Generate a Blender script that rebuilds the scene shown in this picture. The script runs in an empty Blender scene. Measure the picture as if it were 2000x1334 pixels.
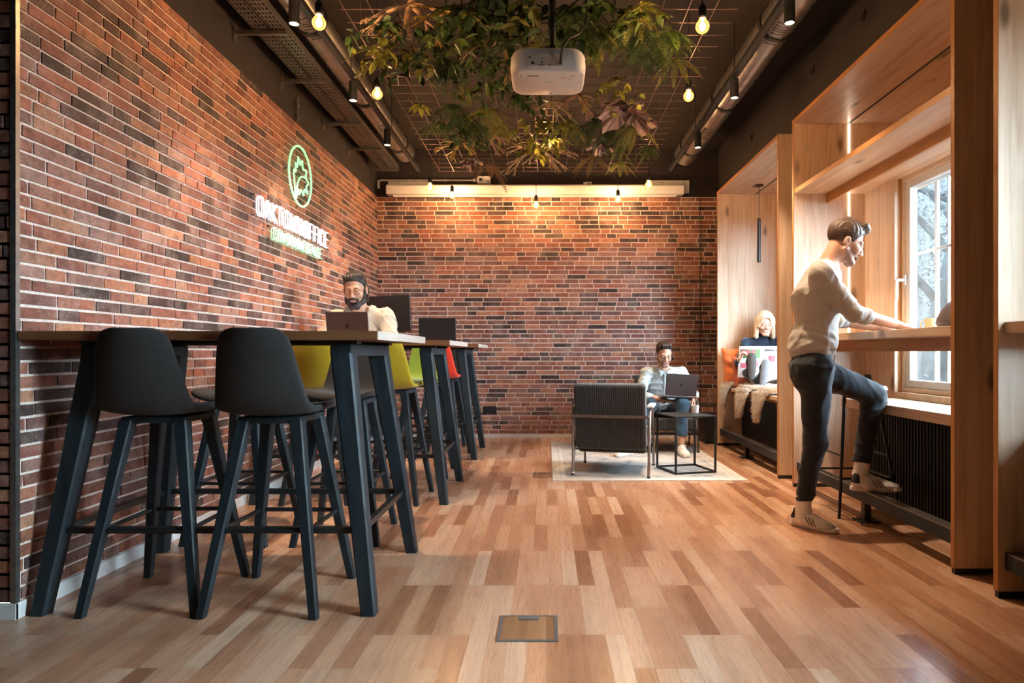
import bpy, math, random
import numpy as np
from mathutils import Vector, Matrix

C = bpy.context.scene
COL = C.collection
PI = math.pi
rnd = random.Random(7)

# ------------------------------------------------------------------ camera, world, light, exposure
F_PX = 1270.0                       # focal length in pixels of a 2000 px wide frame
cam_data = bpy.data.cameras.new('camera')
cam_data.sensor_fit = 'HORIZONTAL'
cam_data.sensor_width = 36.0
cam_data.lens = 36.0 * F_PX / 2000.0
cam_data.shift_x = -0.034
cam_data.shift_y = 0.011
cam_data.clip_start = 0.05
cam_data.clip_end = 200
cam = bpy.data.objects.new('camera', cam_data)
COL.objects.link(cam)
cam.location = (0, 0, 1.0)
cam.rotation_euler = (PI / 2, 0, 0)
C.camera = cam

C.view_settings.view_transform = 'Standard'
C.view_settings.look = 'None'
C.view_settings.gamma = 1.0
C.view_settings.exposure = 0.40
C.view_settings.use_curve_mapping = False
C.cycles.max_bounces = 8
C.cycles.diffuse_bounces = 5
C.cycles.glossy_bounces = 4
C.cycles.transparent_max_bounces = 12
C.cycles.sample_clamp_indirect = 6.0
C.cycles.caustics_reflective = False
C.cycles.caustics_refractive = False

SKY = 80.0
world = bpy.data.worlds.new('overcast_sky')
C.world = world
world.use_nodes = True
wn = world.node_tree
wn.nodes.clear()
w_out = wn.nodes.new('ShaderNodeOutputWorld')
w_bg = wn.nodes.new('ShaderNodeBackground')
w_bg.inputs['Strength'].default_value = SKY
w_tc = wn.nodes.new('ShaderNodeTexCoord')
w_sep = wn.nodes.new('ShaderNodeSeparateXYZ')
w_ramp = wn.nodes.new('ShaderNodeValToRGB')
w_ramp.color_ramp.elements[0].position = 0.0
w_ramp.color_ramp.elements[0].color = (0.66, 0.82, 0.96, 1)
w_ramp.color_ramp.elements[1].position = 0.6
w_ramp.color_ramp.elements[1].color = (0.74, 0.88, 1.0, 1)
wn.links.new(w_tc.outputs['Generated'], w_sep.inputs[0])
wn.links.new(w_sep.outputs['Z'], w_ramp.inputs[0])
wn.links.new(w_ramp.outputs[0], w_bg.inputs['Color'])
wn.links.new(w_bg.outputs[0], w_out.inputs['Surface'])

# daylight portals in the three window openings of the right wall (they only guide sampling of the sky)
BAYS = [(5.16, 7.03), (2.93, 4.87), (0.70, 2.675)]
WIN = [(5.25, 6.30, 2.62), (3.37, 4.43, 2.415), (0.76, 1.84, 2.415)]   # y0, y1, x of the window plane
for wy0, wy1, wx in WIN:
    pl = bpy.data.lights.new('daylight_portal', 'AREA')
    pl.shape = 'RECTANGLE'
    pl.size = wy1 - wy0
    pl.size_y = 1.95
    pl.cycles.is_portal = True
    po = bpy.data.objects.new('daylight_portal', pl)
    COL.objects.link(po)
    po.location = (wx + 0.09, (wy0 + wy1) / 2, 1.60)
    po.rotation_euler = Vector((-1, 0, 0)).to_track_quat('-Z', 'Z').to_euler()
WARM = (1.0, 0.56, 0.24)
BULB_L = 1150.0
SPOT_W = 150.0

# ------------------------------------------------------------------ helpers
def tag(o, label, cat, group=None, kind=None):
    o['label'] = label
    o['category'] = cat
    if group: o['group'] = group
    if kind: o['kind'] = kind
    return o

def thing(name, label, cat, loc=(0, 0, 0), rz=0.0, group=None):
    o = bpy.data.objects.new(name, None)
    o.empty_display_size = 0.1
    COL.objects.link(o)
    o.location = loc
    o.rotation_euler = (0, 0, rz)
    return tag(o, label, cat, group)

def copy_tree(o, parent=None):
    c = o.copy()
    COL.objects.link(c)
    c.parent = parent
    for ch in list(o.children):
        copy_tree(ch, c)
    return c

def wloc(o):
    v = Vector((0, 0, 0))
    while o is not None:
        v = v + o.location
        o = o.parent
    return v

def nrm(v):
    v = Vector(v)
    return v.normalized()

class MB:
    """collects shapes into one mesh"""
    def __init__(self):
        self.v, self.f, self.m, self.c = [], [], [], []
        self.cur = 0
    def add(self, vs, fs, mat=None):
        b = len(self.v)
        self.v += [tuple(p) for p in vs]
        self.f += [tuple(i + b for i in q) for q in fs]
        self.m += [self.cur if mat is None else mat] * len(fs)
        return self
    def box(self, x0, x1, y0, y1, z0, z1, mat=None):
        vs = [(x, y, z) for z in (z0, z1) for y in (y0, y1) for x in (x0, x1)]
        return self.add(vs, [(0, 2, 3, 1), (4, 5, 7, 6), (0, 1, 5, 4), (2, 6, 7, 3), (0, 4, 6, 2), (1, 3, 7, 5)], mat)
    def obox(self, c, ax, ay, az, hx, hy, hz, mat=None):
        c = Vector(c); ax = nrm(ax) * hx; ay = nrm(ay) * hy; az = nrm(az) * hz
        vs = [c + ax * i + ay * j + az * k for k in (-1, 1) for j in (-1, 1) for i in (-1, 1)]
        return self.add(vs, [(0, 2, 3, 1), (4, 5, 7, 6), (0, 1, 5, 4), (2, 6, 7, 3), (0, 4, 6, 2), (1, 3, 7, 5)], mat)
    def bar(self, a, b, w0, d0, w1=None, d1=None, up=(0, 1, 0), mat=None):
        """rectangular bar from a to b, half sizes w (side) and d (along up)"""
        a, b = Vector(a), Vector(b)
        w1 = w0 if w1 is None else w1; d1 = d0 if d1 is None else d1
        t = (b - a).normalized()
        s = t.cross(Vector(up)).normalized(); u = s.cross(t).normalized()
        vs = []
        for p, w, d in ((a, w0, d0), (b, w1, d1)):
            vs += [p - s * w - u * d, p + s * w - u * d, p + s * w + u * d, p - s * w + u * d]
        return self.add(vs, [(3, 2, 1, 0), (4, 5, 6, 7), (0, 1, 5, 4), (1, 2, 6, 5), (2, 3, 7, 6), (3, 0, 4, 7)], mat)
    def leg(self, top, foot, ht, hf, ch=0.22, mat=None):
        """a tapering leg with cut corners, ends level"""
        vs = []
        for p, h in ((foot, hf), (top, ht)):
            k = h * (1 - ch)
            for x, y in ((k, -h), (h, -k), (h, k), (k, h), (-k, h), (-h, k), (-h, -k), (-k, -h)):
                vs.append((p[0] + x, p[1] + y, p[2]))
        fs = [tuple(range(7, -1, -1)), tuple(range(8, 16))]
        fs += [(i, (i + 1) % 8, 8 + (i + 1) % 8, 8 + i) for i in range(8)]
        return self.add(vs, fs, mat)
    def rings(self, rings, cap0=True, cap1=True, mat=None, closed=False):
        n = len(rings[0]); vs = [p for r in rings for p in r]; fs = []
        m = len(rings)
        for i in range(m if closed else m - 1):
            a, b = i * n, ((i + 1) % m) * n
            for j in range(n):
                k = (j + 1) % n
                fs.append((a + j, a + k, b + k, b + j))
        if not closed:
            if cap0: fs.append(tuple(range(n - 1, -1, -1)))
            if cap1: fs.append(tuple((m - 1) * n + j for j in range(n)))
        return self.add(vs, fs, mat)
    def tube(self, pts, r, n=8, mat=None, closed=False):
        pts = [Vector(p) for p in pts]; m = len(pts); rings = []; prev = None
        for i, p in enumerate(pts):
            if closed: t = pts[(i + 1) % m] - pts[i - 1]
            else: t = pts[min(i + 1, m - 1)] - pts[max(i - 1, 0)]
            t.normalize()
            if prev is None:
                u = t.cross(Vector((0, 0, 1)))
                if u.length < 1e-3: u = t.cross(Vector((0, 1, 0)))
            else:
                u = prev - t * prev.dot(t)
            u.normalize(); prev = u; w = t.cross(u)
            rr = r[i] if isinstance(r, (list, tuple)) else r
            rings.append([p + (u * math.cos(2 * PI * k / n) + w * math.sin(2 * PI * k / n)) * rr for k in range(n)])
        return self.rings(rings, mat=mat, closed=closed)
    def cyl(self, a, b, r0, r1=None, n=16, mat=None):
        return self.tube([a, b], [r0, r0 if r1 is None else r1], n, mat)
    def lathe(self, prof, n=24, c=(0, 0, 0), mat=None):
        """profile of (radius, z) turned about a vertical axis"""
        rings = [[(c[0] + r * math.cos(2 * PI * k / n), c[1] + r * math.sin(2 * PI * k / n), c[2] + z) for k in range(n)] for r, z in prof]
        return self.rings(rings, mat=mat)
    def poly(self, pts, h, mat=None):
        """planar polygon thickened by vector h"""
        h = Vector(h); n = len(pts); pts = [Vector(p) for p in pts]
        vs = pts + [p + h for p in pts]
        fs = [tuple(range(n - 1, -1, -1)), tuple(range(n, 2 * n))] + [(i, (i + 1) % n, n + (i + 1) % n, n + i) for i in range(n)]
        return self.add(vs, fs, mat)
    def build(self, name, mat, parent=None, smooth=False, bevel=0.0, seg=2, world=True, sub=0, sharp=40):
        off = wloc(parent) if (parent is not None and world) else Vector((0, 0, 0))
        me = bpy.data.meshes.new(name)
        me.from_pydata([(p[0] - off.x, p[1] - off.y, p[2] - off.z) for p in self.v], [], self.f)
        mats = mat if isinstance(mat, (list, tuple)) else [mat]
        for q in mats: me.materials.append(q)
        if len(mats) > 1: me.polygons.foreach_set('material_index', self.m)
        return finish(name, me, parent, smooth, bevel, seg, sub, sharp)

def finish(name, me, parent=None, smooth=False, bevel=0.0, seg=2, sub=0, sharp=40):
    if smooth:
        me.polygons.foreach_set('use_smooth', [True] * len(me.polygons))
        if sharp and sharp < 180:
            try: me.set_sharp_from_angle(angle=math.radians(sharp))
            except Exception: pass
    me.update()
    o = bpy.data.objects.new(name, me)
    COL.objects.link(o)
    if parent is not None: o.parent = parent
    if bevel:
        b = o.modifiers.new('bevel', 'BEVEL'); b.width = bevel; b.segments = seg; b.limit_method = 'ANGLE'; b.angle_limit = math.radians(35)
    if sub:
        s = o.modifiers.new('subdivision', 'SUBSURF'); s.levels = sub; s.render_levels = sub
    return o

def struct(o, label=None):
    o['kind'] = 'structure'
    if label: o['label'] = label
    return o

def px(x, y, Y):
    """the point at depth Y that the photograph shows at pixel x, y"""
    s = F_PX / Y
    return Vector(((x - 1068) / s, Y, 1 + (689 - y) / s))

def arc(c, r, a0, a1, n, plane='xz'):
    out = []
    for i in range(n + 1):
        a = a0 + (a1 - a0) * i / n
        u, w = math.cos(a) * r, math.sin(a) * r
        out.append((c[0] + u, c[1], c[2] + w) if plane == 'xz' else ((c[0] + u, c[1] + w, c[2]) if plane == 'xy' else (c[0], c[1] + u, c[2] + w)))
    return out

# ------------------------------------------------------------------ materials
class NT:
    def __init__(self, name):
        self.m = bpy.data.materials.new(name)
        self.m.use_nodes = True
        self.t = self.m.node_tree
        self.t.nodes.clear()
        self.out = self.t.nodes.new('ShaderNodeOutputMaterial')
        self.b = self.t.nodes.new('ShaderNodeBsdfPrincipled')
        self.l(self.b.outputs[0], self.out.inputs['Surface'])
    def n(self, kind, **kw):
        o = self.t.nodes.new('ShaderNode' + kind)
        for k, v in kw.items(): setattr(o, k, v)
        return o
    def l(self, a, b): self.t.links.new(a, b)
    def math(self, op, a, b=None):
        o = self.n('Math', operation=op)
        for i, x in enumerate((a, b)):
            if x is None: continue
            if isinstance(x, (int, float)): o.inputs[i].default_value = x
            else: self.l(x, o.inputs[i])
        return o.outputs[0]
    def ramp(self, fac, stops, interp='LINEAR'):
        r = self.n('ValToRGB'); cr = r.color_ramp; cr.interpolation = interp
        while len(cr.elements) < len(stops): cr.elements.new(0.5)
        for e, (p, c) in zip(cr.elements, stops):
            e.position = p; e.color = (c[0], c[1], c[2], 1) if isinstance(c, (tuple, list)) else (c, c, c, 1)
        self.l(fac, r.inputs[0])
        return r.outputs[0]
    def mix(self, a, b, fac, mode='MIX'):
        o = self.n('MixRGB', blend_type=mode)
        for i, x in ((0, fac), (1, a), (2, b)):
            if isinstance(x, (int, float)): o.inputs[i].default_value = x
            elif isinstance(x, (tuple, list)): o.inputs[i].default_value = (x[0], x[1], x[2], 1)
            else: self.l(x, o.inputs[i])
        return o.outputs[0]
    def noise(self, vec, scale, detail=3, rough=0.5, dist=0.0):
        o = self.n('TexNoise'); o.inputs['Scale'].default_value = scale; o.inputs['Detail'].default_value = detail
        o.inputs['Roughness'].default_value = rough; o.inputs['Distortion'].default_value = dist
        if vec is not None: self.l(vec, o.inputs['Vector'])
        return o.outputs['Fac']
    def coords(self, scale=(1, 1, 1), loc=(0, 0, 0), kind='Object', rot=(0, 0, 0)):
        tc = self.n('TexCoord'); mp = self.n('Mapping')
        mp.inputs['Scale'].default_value = scale; mp.inputs['Location'].default_value = loc; mp.inputs['Rotation'].default_value = rot
        self.l(tc.outputs[kind], mp.inputs['Vector'])
        return mp.outputs[0]
    def bump(self, h, strength=0.3, dist=0.01):
        b = self.n('Bump'); b.inputs['Strength'].default_value = strength; b.inputs['Distance'].default_value = dist
        self.l(h, b.inputs['Height']); self.l(b.outputs[0], self.b.inputs['Normal'])
    def set(self, color=None, rough=None, metal=None, spec=None, **kw):
        if color is not None:
            if isinstance(color, (tuple, list)): self.b.inputs['Base Color'].default_value = (color[0], color[1], color[2], 1)
            else: self.l(color, self.b.inputs['Base Color'])
        if rough is not None:
            if isinstance(rough, (int, float)): self.b.inputs['Roughness'].default_value = rough
            else: self.l(rough, self.b.inputs['Roughness'])
        if metal is not None: self.b.inputs['Metallic'].default_value = metal
        if spec is not None: self.b.inputs['Specular IOR Level'].default_value = spec
        for k, v in kw.items(): self.b.inputs[k.replace('_', ' ')].default_value = v
        return self

def plain(name, color, rough=0.5, metal=0.0, spec=0.5, var=0.12, scale=18.0, bump=0.0, **kw):
    t = NT(name)
    f = t.noise(t.coords(), scale, 4)
    c0 = tuple(x * (1 - var) for x in color); c1 = tuple(min(1, x * (1 + var)) for x in color)
    t.set(t.ramp(f, [(0.3, c0), (0.7, c1)]), rough, metal, spec, **kw)
    if bump: t.bump(t.noise(t.coords(), scale * 4, 4), bump, 0.004)
    return t.m

def fabric(name, color, rough=0.9, scale=420.0, var=0.35, bump=0.5, sheen=0.2):
    t = NT(name)
    co = t.coords()
    f = t.noise(co, scale, 2, 0.7)
    g = t.noise(co, 9.0, 3)
    c0 = tuple(x * (1 - var) for x in color); c1 = tuple(min(1, x * (1 + var)) for x in color)
    col = t.ramp(f, [(0.35, c0), (0.65, c1)])
    t.set(t.mix(col, tuple(x * 0.82 for x in color), t.math('MULTIPLY', g, 0.4)), rough, 0, 0.25)
    t.b.inputs['Sheen Weight'].default_value = sheen
    t.bump(f, bump, 0.002)
    return t.m

def wood(name, dark, mid, light, axis='Z', rough=0.45, plank=0.145, knots=True, coat=0.0, bump=0.08, pv=0.14):
    """oiled boards: grain along axis, board to board tone, some knots"""
    t = NT(name)
    k = {'X': (1.6, 22, 22), 'Y': (22, 1.6, 22), 'Z': (22, 22, 1.6)}[axis]
    co = t.coords(k)
    tc = t.n('TexCoord'); sp = t.n('SeparateXYZ'); t.l(tc.outputs['Object'], sp.inputs[0])
    lat = {'X': t.math('ADD', sp.outputs[1], sp.outputs[2]), 'Y': t.math('ADD', sp.outputs[0], sp.outputs[2]), 'Z': t.math('ADD', sp.outputs[0], sp.outputs[1])}[axis]
    idx = t.math('FLOOR', t.math('DIVIDE', lat, plank))
    wn_ = t.n('TexWhiteNoise'); wn_.noise_dimensions = '1D'; t.l(idx, wn_.inputs['W'])
    # shift the grain from board to board
    cmb = t.n('CombineXYZ')
    sh = t.math('MULTIPLY', wn_.outputs[0], 37.0)
    for i in range(3): t.l(sh, cmb.inputs[i])
    va = t.n('VectorMath', operation='ADD'); t.l(co, va.inputs[0]); t.l(cmb.outputs[0], va.inputs[1])
    g = t.noise(va.outputs[0], 1.0, 5, 0.6, 0.8)
    fine = t.noise(va.outputs[0], 6.0, 3, 0.6)
    col = t.ramp(g, [(0.30, dark), (0.5, mid), (0.72, light)])
    col = t.mix(col, dark, t.math('MULTIPLY', t.ramp(fine, [(0.5, 0.0), (0.75, 1.0)]), 0.25))
    tone = t.ramp(wn_.outputs[0], [(0.0, 1 - pv), (1.0, 1 + pv * 0.3)])
    col = t.mix(col, tone, 1.0, 'MULTIPLY')
    if knots:
        v = t.n('TexVoronoi'); v.inputs['Scale'].default_value = 1.0
        kk = {'X': (1.8, 5, 5), 'Y': (5, 1.8, 5), 'Z': (5, 5, 1.8)}[axis]
        vc = t.coords(kk, (3.7, 1.3, 9.1)); t.l(vc, v.inputs['Vector'])
        kn = t.ramp(v.outputs['Distance'], [(0.05, 1.0), (0.15, 0.0)])
        col = t.mix(col, tuple(x * 0.25 for x in dark), t.math('MULTIPLY', kn, 0.8))
    t.set(col, rough, 0, 0.4)
    if coat:
        t.b.inputs['Coat Weight'].default_value = coat; t.b.inputs['Coat Roughness'].default_value = 0.25
    t.bump(fine, bump, 0.003)
    return t.m

def emission(name, color, strength):
    t = NT(name)
    t.set((0.8, 0.8, 0.8), 0.4)
    t.b.inputs['Emission Color'].default_value = (color[0], color[1], color[2], 1)
    t.b.inputs['Emission Strength'].default_value = strength
    return t.m

def make_floor_mat():
    t = NT('strip_parquet')
    tc = t.n('TexCoord'); sp = t.n('SeparateXYZ'); t.l(tc.outputs['Object'], sp.inputs[0])
    X, Y = sp.outputs[0], sp.outputs[1]
    sx = t.math('DIVIDE', t.math('ADD', X, 10.0), 0.0685)
    si = t.math('FLOOR', sx)
    w1 = t.n('TexWhiteNoise'); w1.noise_dimensions = '1D'; t.l(si, w1.inputs['W'])
    off = t.math('MULTIPLY', t.math('FLOOR', t.math('MULTIPLY', w1.outputs[0], 3.99)), 0.245)
    yy = t.math('DIVIDE', t.math('ADD', t.math('ADD', Y, off), 20.0 - 2.216), 0.49)
    yi = t.math('FLOOR', yy)
    cb = t.n('CombineXYZ'); t.l(si, cb.inputs[0]); t.l(yi, cb.inputs[1])
    w2 = t.n('TexWhiteNoise'); w2.noise_dimensions = '2D'; t.l(cb.outputs[0], w2.inputs['Vector'])
    # grain, shifted per block
    sc = t.n('VectorMath', operation='SCALE'); t.l(w2.outputs['Color'], sc.inputs[0]); sc.inputs['Scale'].default_value = 50.0
    va = t.n('VectorMath', operation='ADD'); t.l(t.coords((34, 1.3, 34)), va.inputs[0]); t.l(sc.outputs[0], va.inputs[1])
    g = t.noise(va.outputs[0], 1.0, 5, 0.55, 0.9)
    fine = t.noise(va.outputs[0], 5.0, 3, 0.6)
    tone = t.ramp(w2.outputs['Value'], [(0.0, (0.33, 0.142, 0.072)), (0.22, (0.47, 0.230, 0.128)), (0.5, (0.58, 0.308, 0.182)), (0.8, (0.66, 0.385, 0.240)), (1.0, (0.74, 0.485, 0.330))])
    gr = t.ramp(g, [(0.25, 0.66), (0.42, 0.92), (0.6, 1.0), (0.8, 1.10)])
    col = t.mix(tone, gr, 1.0, 'MULTIPLY')
    col = t.mix(col, (0.16, 0.06, 0.025), t.math('MULTIPLY', t.ramp(fine, [(0.58, 0.0), (0.80, 1.0)]), 0.10))
    # heartwood streaks in some blocks
    st = t.noise(va.outputs[0], 0.45, 2, 0.5, 2.2)
    col = t.mix(col, (0.13, 0.048, 0.02), t.math('MULTIPLY', t.ramp(st, [(0.68, 0.0), (0.78, 1.0)]), 0.38))
    # seams
    fx = t.math('FRACT', sx); fy = t.math('FRACT', yy)
    ex = t.math('MINIMUM', fx, t.math('SUBTRACT', 1.0, fx)); ey = t.math('MINIMUM', fy, t.math('SUBTRACT', 1.0, fy))
    seam = t.math('MAXIMUM', t.ramp(ex, [(0.006, 1.0), (0.02, 0.0)]), t.ramp(ey, [(0.001, 1.0), (0.003, 0.0)]))
    col = t.mix(col, (0.10, 0.04, 0.018), t.math('MULTIPLY', seam, 0.55))
    rg = t.ramp(fine, [(0.3, 0.24), (0.8, 0.36)])
    t.set(col, rg, 0, 0.7)
    t.b.inputs['Coat Weight'].default_value = 0.30
    t.b.inputs['Coat Roughness'].default_value = 0.2
    t.bump(t.math('SUBTRACT', t.math('MULTIPLY', fine, 0.4), seam), 0.12, 0.002)
    return t.m

def make_brick_mat():
    t = NT('clinker_brick')
    at = t.n('Attribute'); at.attribute_name = 'Col'
    co = t.coords()
    a = t.noise(co, 30.0, 5, 0.65)
    b = t.noise(co, 7.0, 4, 0.6)
    f = t.noise(co, 160.0, 3, 0.7)
    col = t.mix(at.outputs['Color'], t.ramp(a, [(0.3, 0.45), (0.52, 1.0), (0.75, 1.4)]), 1.0, 'MULTIPLY')
    col = t.mix(col, (0.05, 0.026, 0.022), t.math('MULTIPLY', t.ramp(t.noise(co, 14.0, 4, 0.6, 0.8), [(0.58, 0.0), (0.72, 1.0)]), 0.55))
    col = t.mix(col, (0.50, 0.36, 0.30), t.math('MULTIPLY', t.ramp(b, [(0.46, 0.0), (0.70, 1.0)]), t.math('MULTIPLY', a, 0.55)))
    col = t.mix(col, (0.72, 0.60, 0.52), t.math('MULTIPLY', t.ramp(f, [(0.60, 0.0), (0.66, 1.0)]), t.ramp(b, [(0.4, 0.0), (0.6, 0.8)])))
    t.set(col, t.ramp(a, [(0.3, 0.5), (0.7, 0.8)]), 0, 0.4)
    t.bump(t.mix(a, f, 0.5), 0.5, 0.006)
    return t.m

M = {}
M['floor'] = make_floor_mat()
M['brick'] = make_brick_mat()
M['mortar'] = plain('pale_mortar', (0.80, 0.66, 0.58), 0.9, var=0.18, scale=60, bump=0.4)
M['oak'] = wood('oak_panel', (0.50, 0.335, 0.215), (0.64, 0.455, 0.315), (0.73, 0.56, 0.415), 'Z', 0.42)
M['oak_y'] = wood('oak_board', (0.50, 0.335, 0.215), (0.64, 0.455, 0.315), (0.73, 0.56, 0.415), 'Y', 0.42, plank=0.6)
M['oak_x'] = wood('oak_board_cross', (0.50, 0.335, 0.215), (0.64, 0.455, 0.315), (0.73, 0.56, 0.415), 'X', 0.42, plank=0.6)
M['oak_edge'] = wood('oak_edge_band', (0.36, 0.155, 0.042), (0.46, 0.205, 0.06), (0.54, 0.26, 0.085), 'Z', 0.4, plank=0.6, knots=False)
M['oak_edge_y'] = wood('oak_edge_band_level', (0.36, 0.155, 0.042), (0.46, 0.205, 0.06), (0.54, 0.26, 0.085), 'Y', 0.4, plank=0.6, knots=False)
M['table'] = wood('table_oak', (0.15, 0.058, 0.023), (0.21, 0.088, 0.037), (0.27, 0.125, 0.057), 'X', 0.4, plank=0.11, knots=False)
M['table_end'] = wood('table_end_lit', (0.54, 0.44, 0.37), (0.66, 0.56, 0.48), (0.72, 0.64, 0.57), 'Y', 0.35, plank=0.09, knots=False)  # table end painted paler to stand for window glare
M['black_wall'] = plain('dark_brown_paint', (0.022, 0.016, 0.015), 0.85, var=0.25, scale=90, bump=0.25)
M['ceiling'] = plain('dark_ceiling_paint', (0.022, 0.0155, 0.0135), 0.9, var=0.2, scale=60, bump=0.2)
M['white_trim'] = plain('white_trim_paint', (0.74, 0.74, 0.73), 0.45, var=0.04)
M['steel'] = plain('galvanised_steel', (0.30, 0.285, 0.27), 0.38, 0.9, var=0.18, scale=30)
M['duct'] = plain('spiral_duct_steel', (0.50, 0.48, 0.46), 0.30, 0.95, var=0.15, scale=14)
M['black_metal'] = plain('black_powder_coat', (0.012, 0.013, 0.014), 0.42, 0.0, 0.5, var=0.2)
M['black_panel'] = plain('black_ribbed_panel', (0.006, 0.008, 0.010), 0.6, 0.0, 0.4, var=0.2)
M['black_wood'] = wood('black_stained_ash', (0.006, 0.010, 0.013), (0.012, 0.020, 0.026), (0.020, 0.032, 0.039), 'Z', 0.55, plank=3.0, knots=False, bump=0.2, pv=0.0)
M['dark_fabric'] = fabric('charcoal_wool', (0.030, 0.026, 0.025), sheen=0.08)
M['grey_fabric'] = fabric('mid_grey_wool', (0.12, 0.125, 0.13))
M['yellow_fabric'] = fabric('mustard_wool', (0.42, 0.30, 0.012))
M['green_fabric'] = fabric('olive_wool', (0.16, 0.22, 0.018))
M['red_fabric'] = fabric('red_wool', (0.62, 0.035, 0.012))
M['cord'] = fabric('corduroy', (0.022, 0.022, 0.020), 0.95, 300, sheen=0.5)
M['arm_pad'] = plain('pale_arm_leather', (0.55, 0.55, 0.53), 0.45, var=0.08)
M['chrome'] = plain('brushed_nickel', (0.45, 0.42, 0.40), 0.3, 1.0)
M['white'] = plain('white_plastic', (0.78, 0.76, 0.74), 0.4, var=0.03)
M['ceramic'] = plain('white_ceramic', (0.85, 0.84, 0.82), 0.25, var=0.02)
M['tan_ceramic'] = plain('tan_ceramic', (0.66, 0.44, 0.24), 0.3, var=0.05)
M['space_grey'] = plain('grey_aluminium', (0.11, 0.10, 0.11), 0.36, 0.75, var=0.06)
M['laptop_black'] = plain('black_laptop_plastic', (0.010, 0.010, 0.011), 0.45, var=0.1)
M['grey_socket'] = plain('grey_plastic', (0.10, 0.11, 0.125), 0.4, var=0.05)
M['cream'] = plain('cream_window_paint', (0.72, 0.58, 0.44), 0.4, var=0.05)
M['win_white'] = plain('white_window_paint', (0.80, 0.82, 0.82), 0.4, var=0.03)
# ------------------------------------------------------------------ room shell
XL, YB, ZC, ZB = -1.995, 7.65, 3.40, 2.83       # left wall, back wall, ceiling, top of the brickwork
XR = 2.02
struct(MB().box(-3.6, 2.75, -3.2, YB + 0.2, -0.12, 0.0).build('floor', M['floor']), 'strip oak parquet floor')
struct(MB().box(-3.6, 2.75, -3.2, YB + 0.2, ZC, ZC + 0.1).build('ceiling', M['ceiling']), 'dark painted ceiling')
BRICK_C = [((0.32, 0.110, 0.066), 5), ((0.24, 0.084, 0.056), 5), ((0.36, 0.140, 0.075), 4), ((0.18, 0.074, 0.058), 4), ((0.29, 0.145, 0.112), 3),
           ((0.042, 0.024, 0.022), 3), ((0.078, 0.038, 0.034), 4), ((0.40, 0.185, 0.105), 2)]
BRICK_POOL = [c for c, n in BRICK_C for _ in range(n)]

def brick_wall(name, origin, u, n, length, z0, z1, label, seed):
    """bricks laid along u from origin on a mortar bed; n points into the room"""
    r = random.Random(seed)
    u, n, o = Vector(u), Vector(n), Vector(origin)
    vs, fs, cols, mi = [], [], [], []
    def quad(p, c, m):
        b = len(vs); vs.extend(p); fs.append((b, b + 1, b + 2, b + 3)); cols.append(c); mi.append(m)
    up = Vector((0, 0, 1))
    flip = u.cross(up).dot(n) < 0
    def face(a, b, c, d, col, m):
        quad((a, d, c, b) if flip else (a, b, c, d), col, m)
    # mortar bed and the wall body
    A = o + up * z0; B = o + u * length + up * z0; Cc = o + u * length + up * z1; D = o + up * z1
    face(A, B, Cc, D, (1, 1, 1), 1)
    bk = -n * 0.12
    for p, q in ((A, B), (B, Cc), (Cc, D), (D, A)):
        face(q, p, p + bk, q + bk, (1, 1, 1), 1)
    pitch, gap = 0.0530, 0.0108
    rows = int((z1 - z0) / pitch)
    pitch = (z1 - z0) / rows
    for i in range(rows):
        zb = z0 + i * pitch + gap * 0.5; zt = zb + pitch - gap
        x = -r.random() * 0.2
        last = 0
        while x < length:
            L = r.choice([0.215, 0.215, 0.215, 0.105, 0.105, 0.155])
            if L == 0.105 and last == 0.105: L = 0.215
            last = L
            a, b = max(x, 0.0), min(x + L, length)
            x += L + gap
            if b - a < 0.012: continue
            c = r.choice(BRICK_POOL); k = 0.82 + 0.36 * r.random()
            c = (c[0] * k, c[1] * k, c[2] * k)
            t = n * (0.0045 + r.random() * 0.003)
            j = [(r.random() - 0.5) * 0.0022 for _ in range(8)]
            p = [o + u * (a + j[0]) + up * (zb + j[1]), o + u * (b + j[2]) + up * (zb + j[3]), o + u * (b + j[4]) + up * (zt + j[5]), o + u * (a + j[6]) + up * (zt + j[7])]
            q = [w + t for w in p]
            face(q[0], q[1], q[2], q[3], c, 0)
            for e in range(4):
                f_ = (e + 1) % 4
                face(p[e], p[f_], q[f_], q[e], c, 0)
    me = bpy.data.meshes.new(name)
    me.from_pydata([tuple(p) for p in vs], [], fs)
    me.materials.append(M['brick']); me.materials.append(M['mortar'])
    me.polygons.foreach_set('material_index', mi)
    ca = me.color_attributes.new('Col', 'FLOAT_COLOR', 'CORNER')
    flat = []
    for c in cols: flat += [c[0], c[1], c[2], 1.0] * 4
    ca.data.foreach_set('color', flat)
    return struct(finish(name, me), label)

YP = 2.44                                        # the brick wall ends in a pier towards the camera
brick_wall('wall_left', (XL, YP, 0), (0, 1, 0), (1, 0, 0), YB - YP, 0.062, ZB, 'red brick wall with pale joints on the left', 11)
brick_wall('wall_back', (XL, YB, 0), (1, 0, 0), (0, -1, 0), XR - XL, 0.045, ZB, 'red brick wall with pale joints at the back', 12)
brick_wall('wall_pier', (-3.6, YP, 0), (1, 0, 0), (0, -1, 0), XL + 3.6 - 0.001, 0.062, ZC, 'brick return wall at the left edge', 13)
struct(MB().box(XL - 0.2, XL - 0.001, YP + 0.125, YB + 0.2, ZB, ZC).box(XL - 0.12, XL - 0.002, YP + 0.125, YB, 0, 0.062).build('wall_left_upper', M['black_wall']))
struct(MB().box(XL - 0.12, XR + 0.1, YB + 0.001, YB + 0.15, ZB, ZC).box(XL, XR, YB + 0.001, YB + 0.12, 0, 0.045).build('wall_back_upper', M['black_wall']))
struct(MB().box(-3.72, -3.6, -3.2, YP + 0.12, 0, ZC).build('wall_far_left', M['black_wall']))
struct(MB().box(-3.6, XR, -3.32, -3.2, 0, ZC).build('wall_front', M['black_wall']))
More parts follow.
